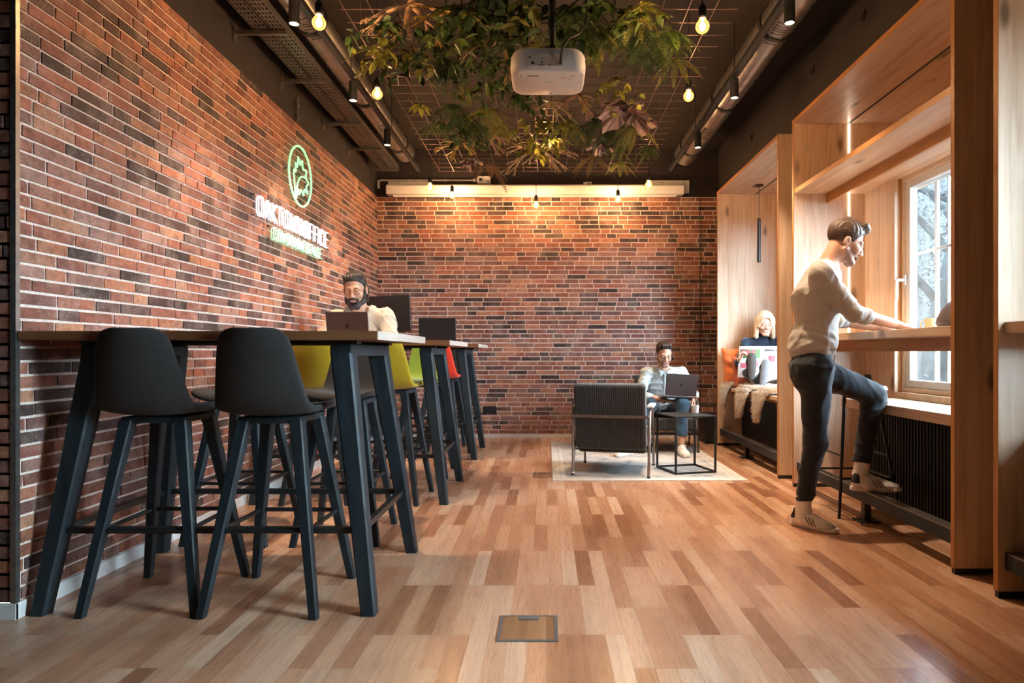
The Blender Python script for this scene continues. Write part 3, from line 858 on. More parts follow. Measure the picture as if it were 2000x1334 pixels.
MB().tube([(XL + 0.045, cy + R * math.cos(a), cz + R * math.sin(a)) for a in np.linspace(0, 2 * PI, 48, endpoint=False)], 0.0085, 8, closed=True).build('ring', NG, t, smooth=True)
leaf = [(-.10, -.20), (-.13, -.05), (-.135, .02), (-.10, .01), (-.105, .08), (-.07, .055), (-.05, .14), (-.01, .09), (.03, .135), (.05, .07), (.12, .08), (.11, .02), (.17, -.01), (.12, -.05), (.15, -.10), (.08, -.085), (.06, -.135), (.01, -.10), (-.03, -.15), (-.05, -.11), (-.09, -.19)]
def smooth_path(p, k=4):
    out = []
    n = len(p)
    for i in range(n - 1):
        a, b, c, d = p[max(i - 1, 0)], p[i], p[i + 1], p[min(i + 2, n - 1)]
        for j in range(k):
            q = j / k
            out.append(tuple(0.5 * (2 * b[m] + (c[m] - a[m]) * q + (2 * a[m] - 5 * b[m] + 4 * c[m] - d[m]) * q * q + (3 * b[m] - a[m] - 3 * c[m] + d[m]) * q ** 3) for m in range(2)))
    out.append(p[-1])
    return out
b = MB()
b.tube([(XL + 0.045, cy + u, cz + w) for u, w in smooth_path(leaf)], 0.007, 8)
b.build('leaf_outline', NG, t, smooth=True)
MB().tube([(XL + 0.045, cy + u, cz + w) for u, w in smooth_path([(-.10, -.16), (-.05, -.05), (.02, .005), (.10, .015)])], 0.007, 8).build('leaf_vein', NG, t, smooth=True)
MB().box(XL + 0.018, XL + 0.024, cy - 0.23, cy + 0.23, cz - 0.006, cz + 0.006).box(XL + 0.018, XL + 0.024, cy - 0.006, cy + 0.006, cz - 0.235, cz + 0.23).build('backing', acr.m, t)
standoffs(t, ((cy - 0.23, cz), (cy + 0.23, cz), (cy, cz + 0.23), (cy, cz - 0.235)))

# ------------------------------------------------------------------ outside the windows
M['facade'] = plain('darkened_render', (0.034, 0.0365, 0.037), 1.0, spec=0.0, var=0.12, scale=1.5)  # outdoor base colours darkened so the strong sky does not burn them out
M['street'] = plain('darkened_paving', (0.036, 0.039, 0.040), 1.0, spec=0.0, var=0.2, scale=3)
M['bark'] = plain('darkened_bark', (0.019, 0.0225, 0.0235), 1.0, spec=0.0, var=0.35, scale=12, bump=0.4)
M['leafout'] = plain('darkened_leaves', (0.023, 0.0275, 0.0275), 1.0, spec=0.0, var=0.5, scale=5)
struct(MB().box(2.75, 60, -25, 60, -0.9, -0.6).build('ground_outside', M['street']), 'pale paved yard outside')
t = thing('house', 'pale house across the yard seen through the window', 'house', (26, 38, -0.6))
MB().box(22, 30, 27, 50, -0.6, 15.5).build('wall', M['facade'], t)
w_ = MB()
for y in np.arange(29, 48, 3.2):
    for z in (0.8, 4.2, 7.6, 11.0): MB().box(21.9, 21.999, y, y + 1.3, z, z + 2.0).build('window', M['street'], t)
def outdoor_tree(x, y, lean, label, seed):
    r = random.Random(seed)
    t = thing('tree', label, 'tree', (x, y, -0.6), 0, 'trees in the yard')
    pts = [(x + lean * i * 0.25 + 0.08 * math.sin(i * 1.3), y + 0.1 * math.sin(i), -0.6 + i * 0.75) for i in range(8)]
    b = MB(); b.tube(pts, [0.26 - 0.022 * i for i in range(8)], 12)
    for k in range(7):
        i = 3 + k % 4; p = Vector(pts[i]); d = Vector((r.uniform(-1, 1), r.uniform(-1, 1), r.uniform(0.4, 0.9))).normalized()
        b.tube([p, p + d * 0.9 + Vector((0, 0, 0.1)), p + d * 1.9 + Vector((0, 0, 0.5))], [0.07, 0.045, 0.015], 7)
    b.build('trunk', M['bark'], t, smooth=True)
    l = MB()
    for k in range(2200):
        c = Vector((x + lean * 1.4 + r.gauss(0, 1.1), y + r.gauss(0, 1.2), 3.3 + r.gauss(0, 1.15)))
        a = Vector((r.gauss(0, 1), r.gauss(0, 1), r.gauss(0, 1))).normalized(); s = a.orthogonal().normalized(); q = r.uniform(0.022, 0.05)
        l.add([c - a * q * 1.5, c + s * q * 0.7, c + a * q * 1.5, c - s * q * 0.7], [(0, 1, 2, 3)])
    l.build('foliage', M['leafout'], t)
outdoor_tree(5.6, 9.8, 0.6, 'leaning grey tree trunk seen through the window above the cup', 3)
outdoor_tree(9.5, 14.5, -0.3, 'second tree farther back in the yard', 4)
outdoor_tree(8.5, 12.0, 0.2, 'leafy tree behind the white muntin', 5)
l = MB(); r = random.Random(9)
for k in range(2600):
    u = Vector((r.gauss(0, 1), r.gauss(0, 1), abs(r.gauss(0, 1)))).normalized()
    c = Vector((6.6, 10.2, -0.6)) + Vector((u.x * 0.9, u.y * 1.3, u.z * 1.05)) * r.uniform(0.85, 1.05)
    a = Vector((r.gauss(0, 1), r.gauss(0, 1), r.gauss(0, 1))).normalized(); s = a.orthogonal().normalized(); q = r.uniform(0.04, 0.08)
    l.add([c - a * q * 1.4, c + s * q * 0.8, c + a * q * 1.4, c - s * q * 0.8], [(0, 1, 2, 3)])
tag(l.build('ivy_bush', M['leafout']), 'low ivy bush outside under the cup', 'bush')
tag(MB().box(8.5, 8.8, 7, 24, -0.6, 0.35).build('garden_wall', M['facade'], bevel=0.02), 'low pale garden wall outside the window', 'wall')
# ------------------------------------------------------------------ bar stools with upholstered shells
def grid_mesh(name, rows, mat, parent, thick, sub=1, closed=False, world=False):
    """sheet from rows of points, given thickness and smoothed"""
    b = MB(); n = len(rows[0])
    vs = [p for r in rows for p in r]; fs = []
    for i in range(len(rows) - 1):
        for j in range(n - 1):
            a = i * n + j
            fs.append((a, a + 1, a + n + 1, a + n))
    b.add(vs, fs)
    o = b.build(name, mat, parent, smooth=True, world=world, sharp=0)
    s = o.modifiers.new('thickness', 'SOLIDIFY'); s.thickness = thick; s.offset = 0.0; s.use_even_offset = True
    q = o.modifiers.new('subdivision', 'SUBSURF'); q.levels = sub; q.render_levels = sub
    return o

SHELL = [(0.222, .752, .150), (0.215, .772, .178), (0.17, .783, .205), (0.08, .782, .216), (-0.02, .776, .214), (-0.11, .771, .204), (-0.175, .778, .193), (-0.210, .806, .183),
         (-0.234, .87, .170), (-0.254, .94, .157), (-0.272, 1.01, .144), (-0.280, 1.045, .135), (-0.285, 1.069, .125), (-0.288, 1.084, .106), (-0.289, 1.093, .076)]
def make_stool(mat, label, group):
    t = thing('bar_stool', label, 'bar stool', (0, 0, 0), 0, group)
    rows = []
    for i, (y, z, w) in enumerate(SHELL):
        k = min(1.0, max(0.0, (i - 4) / 4.0))                      # 0 seat .. 1 back
        row = []
        for j in range(13):
            u = -1 + 2 * j / 12
            lift = 0.020 * abs(u) ** 3 * (1 - k) - 0.012 * (1 - u * u) * (1 - k)
            row.append((u * w, y + 0.034 * u * u * k, z + lift - 0.016 * abs(u) ** 3 * max(0, i - 11) / 3))
        rows.append(row)
    grid_mesh('seat_shell', rows, mat, t, 0.026)
    MB().box(-0.125, 0.125, -0.125, 0.125, 0.722, 0.748).build('seat_base', M['black_wood'], t, bevel=0.006, world=False)
    for sx in (-1, 1):
        for sy in (-1, 1):
            MB().leg((sx * 0.105, sy * 0.105, 0.735), (sx * 0.215, sy * 0.222, 0.0), 0.025, 0.016).build('leg', M['black_wood'], t, world=False)
    z = 0.315; q = 0.168; qy = 0.172
    for a, b in (((-q, -qy, z), (q, -qy, z)), ((-q, qy, z), (q, qy, z)), ((-q, -qy, z), (-q, qy, z)), ((q, -qy, z), (q, qy, z))):
        MB().cyl(a, b, 0.0095, n=8).build('footrest_bar', M['black_metal'], t, smooth=True, world=False)
    return t

def place(t, x, y, rz=0.0, label=None, group=None):
    t.location = (x, y, 0); t.rotation_euler = (0, 0, rz)
    if label: t['label'] = label
    if group: t['group'] = group
    return t
G = 'upholstered bar stools around the high tables'
dk = make_stool(M['dark_fabric'], 'charcoal bar stool nearest the brick wall, its back to the camera', G)
place(dk, -1.555, 2.685, 0.03)
place(copy_tree(dk), -1.085, 2.670, -0.02, 'charcoal bar stool beside the outer table leg, its back to the camera')
place(copy_tree(dk), -1.66, 3.575, PI - 0.04, 'charcoal bar stool beyond the first table, tucked near the brick wall and facing the camera')
place(copy_tree(dk), -1.10, 3.575, PI + 0.03, 'charcoal bar stool beyond the first table with a light edge, facing the camera')
place(copy_tree(dk), -1.10, 7.18, PI, 'dark bar stool behind the farthest table')
yl = make_stool(M['yellow_fabric'], 'mustard yellow bar stool with a lit seat edge seen right of the table leg', G)
place(yl, -1.055, 4.475, -0.05)
place(copy_tree(yl), -1.53, 4.475, 0.04, 'mustard yellow bar stool half hidden between the charcoal stools')
gn = make_stool(M['green_fabric'], 'olive green bar stool facing the camera behind the yellow stool', G)
place(gn, -1.02, 5.38, PI + 0.03)
place(copy_tree(gn), -1.545, 5.46, PI, 'olive green bar stool under the seated man with the beard')
rd = make_stool(M['red_fabric'], 'bright red bar stool at the farthest table', G)
place(rd, -1.00, 6.265, -0.10)

# ------------------------------------------------------------------ high tables
def make_table(label):
    t = thing('bar_table', label, 'bar table', (0, 0, 0), 0, 'high oak tables in a row along the brick wall')
    MB().box(-1.982, -0.635, -0.05, 0.90, 1.048, 1.082).build('table_top', M['table'], t, bevel=0.002, world=False)
    MB().box(-0.635, -0.632, -0.048, 0.898, 1.0485, 1.0815).build('edge_band', M['table_end'], t, world=False)  # thin end strip that carries the painted window glare
    for xt, xf in ((-1.80, -1.935), (-0.815, -0.678)):
        for yt, yf in ((0.125, 0.005), (0.665, 0.785)):
            MB().leg((xt, yt, 1.0), (xf, yf, 0.0), 0.043, 0.028, 0.2).build('leg', M['black_wood'], t, world=False)
        MB().box(xt - 0.043, xt + 0.043, 0.085, 0.705, 0.985, 1.035).build('cross_beam', M['black_wood'], t, bevel=0.006, world=False)
    MB().box(-1.86, -0.755, 0.10, 0.16, 1.035, 1.048).box(-1.86, -0.755, 0.63, 0.69, 1.035, 1.048).build('mounting_rail', M['black_metal'], t, world=False)
    z = 0.312; xl, xr, ya, yb = -1.893, -0.72, 0.043, 0.747
    for a, b in (((xl, ya, z), (xr, ya, z)), ((xl, yb, z), (xr, yb, z)), ((xl, ya, z), (xl, yb, z)), ((xr, ya, z), (xr, yb, z))):
        MB().bar(a, b, 0.012, 0.012, up=(0, 0, 1)).build('stretcher', M['black_metal'], t, world=False)
    return t
tb = make_table('high oak table nearest the camera with black splayed legs')
place(tb, 0, 2.485)
place(copy_tree(tb), 0, 4.29, 0, 'middle high oak table where the man with the beard works')
place(copy_tree(tb), 0, 6.08, 0, 'high oak table farthest from the camera, carrying the black laptop')
TT = 1.082

# ------------------------------------------------------------------ laptops, monitor, cups
def emblem(root, c, ux, uz, n, r, mat):
    """a small bitten fruit mark with a leaf"""
    pts = []
    for k in range(40):
        a = 2 * PI * k / 40
        rr = r * (1 + 0.06 * math.cos(2 * a) - 0.10 * max(0, math.sin(a)) ** 8 - 0.05 * max(0, -math.sin(a)) ** 8)
        x, z = rr * math.cos(a) * 0.92, rr * math.sin(a)
        d = math.hypot(x - r * 1.12, z - r * 0.12)
        if d < r * 0.42:
            f = r * 0.42 / max(d, 1e-6); x, z = r * 1.12 + (x - r * 1.12) * f, r * 0.12 + (z - r * 0.12) * f
        pts.append(c + ux * x + uz * z)
    b = MB(); b.poly(pts, n * 0.0006)
    lf = [(0.05, 1.12), (0.10, 1.42), (0.38, 1.62), (0.36, 1.30)]
    b.poly([c + ux * (x * r) + uz * (z * r) for x, z in lf], n * 0.0006)
    b.build('emblem', mat, root, world=False)

def make_laptop(label, w, d, h, tilt, body, mark=None, group=None):
    """hinge on the x axis, keyboard towards +y, lid back towards -y"""
    t = thing('laptop', label, 'laptop', (0, 0, 0), 0, group)
    MB().box(-w / 2, w / 2, 0.0, d, 0.0005, 0.015).build('base', body, t, bevel=0.005, world=False)
    k = MB()
    for r in range(5):
        for c in range(13):
            k.box(-w * 0.42 + c * w * 0.84 / 13 + 0.001, -w * 0.42 + (c + 1) * w * 0.84 / 13 - 0.002, 0.02 + r * 0.019, 0.036 + r * 0.019, 0.0152, 0.0165)
    k.build('keyboard', M['laptop_black'], t, world=False)
    a = math.radians(tilt)
    up = Vector((0, -math.sin(a), math.cos(a))); n = Vector((0, -math.cos(a), -math.sin(a)))
    c = Vector((0, 0.004, 0.017)) + up * (h / 2)
    lid = MB(); lid.obox(c, (1, 0, 0), n, up, w / 2, 0.0035, h / 2); lid.build('lid', body, t, bevel=0.004, world=False)
    scn = MB(); scn.obox(c - n * 0.0042, (1, 0, 0), n, up, w / 2 - 0.008, 0.0004, h / 2 - 0.01); scn.build('screen', M['screen'], t, world=False)
    if mark: emblem(t, c + n * 0.0036, Vector((1, 0, 0)), up, n, 0.017, mark)
    return t
M['screen'] = emission('laptop_screen', (0.75, 0.85, 1.0), 1.2)
M['screen_off'] = plain('dark_screen', (0.008, 0.008, 0.010), 0.3, var=0.05)
lp = make_laptop('grey laptop with a dark fruit emblem in front of the man with the beard', 0.318, 0.22, 0.215, 14, M['space_grey'], M['laptop_black'])
lp.location = (-1.505, 4.93, TT)
lp = make_laptop('black laptop standing open on the farthest table', 0.352, 0.23, 0.235, 8, M['laptop_black'])
lp.location = (-1.045, 6.22, TT); lp.rotation_euler = (0, 0, 0.02)
t = thing('monitor', 'black monitor turned sideways behind the man with the beard', 'monitor', (-1.60, 6.55, TT))
t.rotation_euler = (0, 0, -0.42)
MB().obox((0, 0, 0.31), (1, 0, 0), (0, 1, 0.10), (0, -0.10, 1), 0.275, 0.011, 0.182).build('screen_housing', M['laptop_black'], t, bevel=0.006, world=False)
MB().obox((0, 0.0125, 0.31), (1, 0, 0), (0, 1, 0.10), (0, -0.10, 1), 0.265, 0.0008, 0.172).build('screen', M['screen_off'], t, world=False)
MB().bar((0, -0.045, 0.012), (0, -0.025, 0.30), 0.03, 0.008, up=(0, 1, 0)).build('stand', M['laptop_black'], t, bevel=0.003, world=False)
MB().box(-0.12, 0.12, -0.11, 0.07, 0.0005, 0.012).build('base', M['laptop_black'], t, bevel=0.004, world=False)

def make_cup(label, r, h, mat, handle=0.0, loc=(0, 0, 0), drink=(0.05, 0.02, 0.01), taper=0.8):
    t = thing('cup', label, 'cup', loc)
    MB().lathe([(0.001, 0.0005), (r * taper, 0.0005), (r * (taper + 0.08), h * 0.25), (r, h), (r - 0.004, h), (r * (taper + 0.03), h * 0.25), (r * taper - 0.006, 0.006), (0.001, 0.006)], 28).build('bowl', mat, t, smooth=True, world=False)
    MB().lathe([(0.001, h * 0.78), (r * 0.93, h * 0.78), (r * 0.93, h * 0.775), (0.001, h * 0.775)], 24).build('coffee', M['coffee'], t, world=False)
    if handle:
        a = handle; pts = []
        for k in range(11):
            q = -1.25 + 2.5 * k / 10
            rr = r * 0.93 + 0.024 * math.cos(q); pts.append((rr * math.cos(a), rr * math.sin(a), h * 0.52 + 0.026 * math.sin(q)))
        MB().tube(pts, 0.0045, 8).build('handle', mat, t, smooth=True, world=False)
    return t
M['coffee'] = plain('coffee', (0.04, 0.018, 0.008), 0.1)
make_cup('white cup on the middle table beside the bearded man', 0.043, 0.055, M['ceramic'], 2.6, (-1.775, 4.87, TT))
make_cup('white paper cup on the cube side table', 0.036, 0.068, M['ceramic'], 0, (1.275, 5.60, 0.4815))
make_cup('tan coffee cup on the window counter', 0.042, 0.078, M['tan_ceramic'], 2.9, (2.29, 3.86, 1.1255), taper=0.86)

# ------------------------------------------------------------------ armchairs, side tables
def ribbed_slab(w, d, h, ribs, rib=0.004, rad=0.03):
    """upright cushion w wide (x), d deep (y), h high (z), vertical ribs along z"""
    b = MB(); N = ribs * 6; prof = []
    for (cx, cz, a0) in ((d / 2 - rad, h - rad, 0), (-d / 2 + rad, h - rad, PI / 2), (-d / 2 + rad, rad, PI), (d / 2 - rad, rad, 1.5 * PI)):
        for k in range(6):
            a = a0 + PI / 2 * k / 5
            prof.append((cx, cz, math.cos(a), math.sin(a)))
    rings = []
    for i in range(N + 1):
        x = -w / 2 + w * i / N
        e = max(0.0, 1 - (w / 2 - abs(x)) / rad)
        sh = rad * (1 - math.sqrt(max(0.0, 1 - e * e)))
        off = -sh - rib * (1 - abs(math.sin(PI * ribs * (i / N))))
        rings.append([(x, cx + (rad + off) * ca, cz + (rad + off) * sa) for cx, cz, ca, sa in prof])
    return b.rings(rings)

def move(b, m):
    b.v = [tuple(m @ Vector(p)) for p in b.v]
    return b

def make_armchair(label):
    """faces +y"""
    t = thing('armchair', label, 'armchair', (0, 0, 0), 0, 'corduroy lounge armchairs on the rug')
    lean = Matrix.Translation((0, -0.225, 0.215)) @ Matrix.Rotation(math.radians(13), 4, 'X')
    move(ribbed_slab(0.575, 0.10, 0.545, 34), lean).build('back_cushion', M['cord'], t, smooth=True, world=False, sharp=0)
    seat = Matrix.Translation((0, 0.40, 0.285)) @ Matrix.Rotation(math.radians(95), 4, 'X')
    move(ribbed_slab(0.56, 0.13, 0.60, 34), seat).build('seat_cushion', M['cord'], t, smooth=True, world=False, sharp=0)
    fr = MB()
    for sx in (-1, 1):
        x = sx * 0.305
        s = MB()
        s.tube([(x, -0.30, 0.012), (x, -0.14, 0.50), (x, -0.12, 0.515), (x, 0.20, 0.525), (x, 0.225, 0.51), (x, 0.30, 0.012)], 0.0115, 8)
        s.tube([(x, -0.30, 0.012), (x, -0.285, 0.49)], 0.009, 8)
        s.build('side_frame', M['chrome'], t, smooth=True, world=False)
        MB().box(x - 0.03, x + 0.03, -0.13, 0.19, 0.536, 0.560).build('arm_pad', M['arm_pad'], t, bevel=0.01, seg=3, world=False)
        for y in (-0.30, 0.30):
            MB().cyl((x, y, 0.0), (x, y, 0.012), 0.014, n=10).build('foot', M['black_metal'], t, world=False)
    MB().bar((-0.305, -0.372, 0.487), (0.305, -0.372, 0.487), 0.011, 0.006, up=(0, 1, 0)).build('back_bar', M['chrome'], t, world=False)
    MB().tube([(-0.305, -0.285, 0.487), (-0.303, -0.372, 0.487)], 0.008, 8).tube([(0.305, -0.285, 0.487), (0.303, -0.372, 0.487)], 0.008, 8).build('bar_link', M['chrome'], t, smooth=True, world=False)
    MB().box(-0.305, 0.305, -0.19, -0.17, 0.215, 0.24).build('seat_rail', M['black_metal'], t, world=False)
    MB().box(-0.305, 0.305, 0.27, 0.29, 0.17, 0.195).build('seat_rail', M['black_metal'], t, world=False)
    return t
RUGZ = 0.009
ac = make_armchair('dark corduroy armchair with a metal frame, its back to the camera')
ac.location = (0.575, 5.50, RUGZ); ac.rotation_euler = (0, 0, math.radians(-13))
ac2 = copy_tree(ac); ac2.location = (1.22, 6.78, RUGZ); ac2.rotation_euler = (0, 0, math.radians(176)); ac2['label'] = 'dark armchair under the man in the pale blue shirt'

def make_side_table(label, loc, rz, w=0.372, h=0.472):
    t = thing('side_table', label, 'side table', loc, rz, 'black wire cube side tables')
    q = w / 2
    MB().box(-q, q, -q, q, h - 0.012, h).build('table_top', M['black_metal'], t, bevel=0.002, world=False)
    e = 0.0075
    for x, y in ((-1, -1), (1, -1), (1, 1), (-1, 1)):
        MB().box(x * (q - e) - e, x * (q - e) + e, y * (q - e) - e, y * (q - e) + e, 0.0, h - 0.012).build('leg', M['black_metal'], t, world=False)
    b = MB()
    b.box(-q + 2 * e, q - 2 * e, -q, -q + 2 * e, 0, 2 * e).box(-q + 2 * e, q - 2 * e, q - 2 * e, q, 0, 2 * e).box(-q, -q + 2 * e, -q + 2 * e, q - 2 * e, 0, 2 * e).box(q - 2 * e, q, -q + 2 * e, q - 2 * e, 0, 2 * e)
    b.build('base_frame', M['black_metal'], t, world=False)
    return t
make_side_table('black cube side table carrying a white paper cup', (1.175, 5.505, RUGZ), math.radians(15))
make_side_table('black cube side table half hidden behind the empty armchair', (0.475, 6.86, RUGZ), math.radians(-4), 0.40, 0.49)

# ------------------------------------------------------------------ metal bar stool at the window counter
t = thing('metal_bar_stool', 'black thin legged bar stool behind the standing man', 'bar stool', (1.93, 4.13, 0))
b = MB(); n = 28
b.lathe([(0.001, .742), (0.16, .742), (0.19, .752), (0.198, .772), (0.188, .793), (0.15, .801), (0.001, .801)], n, (1.945, 4.13, 0))
b.build('seat', M['black_leather'] if 'black_leather' in M else plain('black_leather', (0.014, 0.016, 0.015), 0.35, var=0.2), t, smooth=True)
ft = [(-1, -1), (1, -1), (1, 1), (-1, 1)]
for x, y in ft:
    MB().cyl((1.945 + x * 0.10, 4.13 + y * 0.10, 0.742), (1.945 + x * 0.185, 4.13 + y * 0.215, 0.0), 0.0105, 0.009, 10).build('leg', M['black_metal'], t, smooth=True)
def stool_pt(x, y, z):
    k = 1 - z / 0.742
    return (1.945 + x * (0.10 + 0.085 * k), 4.13 + y * (0.10 + 0.115 * k), z)
for z in (0.37, 0.235):
    for i in range(4):
        a, c = ft[i], ft[(i + 1) % 4]
        if z == 0.37 and i % 2 == 0: continue
        MB().cyl(stool_pt(a[0], a[1], z), stool_pt(c[0], c[1], z), 0.007, n=8).build('footrest_bar', M['black_metal'], t, smooth=True)

# ------------------------------------------------------------------ tube pendant in the bench niche
t = thing('tube_pendant', 'slim black tube pendant lamp in the bench niche', 'pendant lamp', (2.16, 6.62, ZF - TH))
MB().lathe([(0.001, -0.001), (0.045, -0.001), (0.045, -0.014), (0.001, -0.014)], 24, (2.16, 6.62, ZF - TH)).build('canopy', M['black_metal'], t, smooth=True)
MB().cyl((2.16, 6.62, ZF - TH - 0.014), (2.16, 6.62, 2.366), 0.0028, n=6).build('cord', M['black_metal'], t)
MB().lathe([(0.001, 2.366), (0.019, 2.366), (0.019, 1.92), (0.016, 1.92), (0.016, 1.93), (0.001, 1.93)], 20, (2.16, 6.62, 0)).build('tube', M['black_metal'], t, smooth=True)
MB().lathe([(0.001, 1.928), (0.0155, 1.928), (0.0155, 1.924), (0.001, 1.924)], 20, (2.16, 6.62, 0)).build('lens', lens_mat, t)

# ------------------------------------------------------------------ cushions and sheepskins on the bench
def cushion(name, label, c, w, h, th, mat, ax, up, group=None, seed=1):
    """plump square cushion centred at c, its face normal ax, upright direction up"""
    c = Vector(c); n = nrm(ax); u = nrm(up); u = (u - n * u.dot(n)).normalized(); s = u.cross(n)
    b = MB(); N = 26; r = random.Random(seed); ph = [r.uniform(0, 6) for _ in range(6)]
    vs, fs = [], []
    for side in (1, -1):
        base = len(vs)
        for i in range(N + 1):
            for j in range(N + 1):
                a, q = -1 + 2 * i / N, -1 + 2 * j / N
                e = max(0, 1 - abs(a) ** 2.4) ** 0.55 * max(0, 1 - abs(q) ** 2.4) ** 0.55
                x = a * (1 - 0.09 * (1 - q * q)); y = q * (1 - 0.09 * (1 - a * a))
                wr_ = 0.016 * e * (math.sin(7 * q + 2.5 * a + ph[0]) + 0.7 * math.sin(12 * q - 3 * a * a + ph[1])) * (1.0 if side > 0 else 0.3)
                d = side * (th / 2 * e + 0.002) + wr_
                vs.append(c + s * (x * w / 2) + u * (y * h / 2) + n * d)
        for i in range(N):
            for j in range(N):
                p = base + i * (N + 1) + j
                f = (p, p + N + 1, p + N + 2, p + 1)
                fs.append(f if side < 0 else f[::-1])
    b.add(vs, fs)
    o = b.build(name, mat, None, smooth=True, sharp=0)
    return tag(o, label, 'cushion', group)
M['orange'] = fabric('orange_linen', (0.62, 0.165, 0.045), 0.85, 300, 0.12)
M['rust'] = fabric('rust_linen', (0.38, 0.07, 0.025), 0.85, 300, 0.12)
GC = 'seat cushions on the window bench'
cushion('cushion', 'orange cushion leaning at the corner of the bench beside the brick wall', (2.03, 6.85, 0.855), 0.36, 0.42, 0.20, M['orange'], (-0.25, -1, 0.22), (0, 0.22, 1), GC, 4)
cushion('cushion', 'dark rust cushion behind the elbow of the reading woman', (2.02, 6.70, 0.80), 0.30, 0.32, 0.10, M['rust'], (0.55, -0.8, 0.25), (0, 0.25, 1), GC, 6)
cushion('cushion', 'rust red cushion at the window side of the reading woman', (2.43, 6.45, 0.80), 0.34, 0.32, 0.12, M['rust'], (-0.9, -0.4, 0.2), (0, 0.2, 1), GC, 7)

fur_m = NT('sheep_fur')
at = fur_m.n('Attribute'); at.attribute_name = 'Col'
fur_m.set(at.outputs['Color'], 0.9, 0, 0.1); fur_m.b.inputs['Sheen Weight'].default_value = 0.4
def sheepskin(label, yc, wid, seed, drop):
    r = random.Random(seed)
    path = [(2.36, 0.662), (2.2, 0.664), (2.05, 0.665), (1.93, 0.665), (1.875, 0.662), (1.852, 0.640), (1.842, 0.60), (1.838, 0.55), (1.836, 0.50), (1.838, 0.643 - drop)]
    path = [p for p in path if p[1] >= 0.643 - drop - 1e-6]
    vs, fs, cl = [], [], []
    def at_(s, q):
        f = s * (len(path) - 1); i = min(int(f), len(path) - 2); k = f - i
        x = path[i][0] * (1 - k) + path[i + 1][0] * k; z = path[i][1] * (1 - k) + path[i + 1][1] * k
        dx, dz = path[i + 1][0] - path[i][0], path[i + 1][1] - path[i][1]; L = math.hypot(dx, dz)
        nn = Vector((dz / L, 0, -dx / L))
        if nn.z < -0.1 or nn.x > 0.3: nn = -nn
        taper = (0.65 + 0.35 * math.sin(PI * min(1, s * 1.15 + 0.08))) * (1.0 if s < 0.8 else 1 - (s - 0.8) * 2.2)
        sway = 0.03 * math.sin(s * 5 + seed)
        return Vector((x, yc + q * wid / 2 * taper + sway, z)), nn, Vector((dx / L, 0, dz / L))
    NS, NQ = 26, 10
    for i in range(NS + 1):
        for j in range(NQ + 1):
            p, nn, tt = at_(i / NS, -1 + 2 * j / NQ); vs.append(p + nn * 0.008)
    for i in range(NS):
        for j in range(NQ):
            a = i * (NQ + 1) + j; fs.append((a, a + 1, a + NQ + 2, a + NQ + 1)); cl += [(0.75, 0.65, 0.55, 1)] * 4
    for k in range(5200):
        s, q = r.random(), r.uniform(-1, 1)
        p, nn, tt = at_(s, q)
        edge = abs(q) > 0.8 or s > 0.93
        L = r.uniform(0.030, 0.055); side = Vector((0, 1, 0))
        d = (nn * r.uniform(0.35, 0.9) + tt * r.uniform(0.1, 0.8) + side * (r.gauss(0, 0.35) + (0.4 * q if abs(q) > 0.7 else 0))).normalized()
        w = tt.cross(nn) * 0.0016 + tt * r.uniform(-0.001, 0.001)
        m1 = p + nn * 0.006 + d * L * 0.55; e = p + nn * 0.006 + d * L + tt * L * 0.25 + Vector((0, 0, -0.006))
        b0 = len(vs); vs += [p - w, p + w, m1 + w * 0.8, e, m1 - w * 0.8]; fs.append((b0, b0 + 1, b0 + 2, b0 + 3, b0 + 4))
        tone = 0.75 + 0.25 * r.random()
        under = max(0.0, min(1.0, (s - 0.62) * 2.6)) * r.random()
        c = (0.90 * tone * (1 - under) + 0.46 * under, 0.82 * tone * (1 - under) + 0.25 * under, 0.72 * tone * (1 - under) + 0.13 * under, 1)
        cl += [c] * 5
    me = bpy.data.meshes.new('sheepskin'); me.from_pydata([tuple(v) for v in vs], [], fs); me.materials.append(fur_m.m)
    ca = me.color_attributes.new('Col', 'FLOAT_COLOR', 'CORNER'); ca.data.foreach_set('color', [x for c in cl for x in c])
    return tag(finish('sheepskin', me), label, 'sheepskin', 'sheepskins draped over the window bench')
sheepskin('sheepskin draped over the bench end beside the orange cushion', 6.72, 0.26, 1, 0.20)
sheepskin('sheepskin hanging over the middle of the bench edge', 6.12, 0.34, 2, 0.22)
sheepskin('sheepskin hanging over the bench edge beside the oak side panel', 5.60, 0.30, 3, 0.21)

# ------------------------------------------------------------------ bag on the counter
def superlump(name, rings, mat, parent=None):
    b = MB(); b.rings(rings); return b.build(name, mat, parent, smooth=True, sharp=0, sub=1)
M['bag'] = plain('dark_brown_leather', (0.055, 0.030, 0.030), 0.5, var=0.3, scale=25, bump=0.5)
t = thing('bag', 'dark brown leather bag on the counter behind the oak column', 'bag', (2.19, 3.37, 1.1255))
rings = []
for k, (z, sx, sy, ox) in enumerate(((0.0, 0.115, 0.155, 0), (0.03, 0.135, 0.175, 0), (0.08, 0.128, 0.17, 0.01), (0.13, 0.105, 0.16, 0.03), (0.17, 0.075, 0.15, 0.055), (0.20, 0.035, 0.14, 0.075), (0.215, 0.02, 0.12, 0.085))):
    rings.append([(2.19 + ox + sx * math.copysign(abs(math.cos(a)) ** 0.75, math.cos(a)) + 0.006 * math.sin(5 * a + k), 3.37 + sy * math.copysign(abs(math.sin(a)) ** 0.7, math.sin(a)), 1.126 + z) for a in np.linspace(0, 2 * PI, 28, endpoint=False)])
superlump('body', rings, M['bag'], t)
MB().tube([(2.25, 3.28, 1.33), (2.23, 3.30, 1.38), (2.23, 3.36, 1.405), (2.24, 3.43, 1.38), (2.26, 3.46, 1.33)], 0.008, 8).build('handle', M['bag'], t, smooth=True)
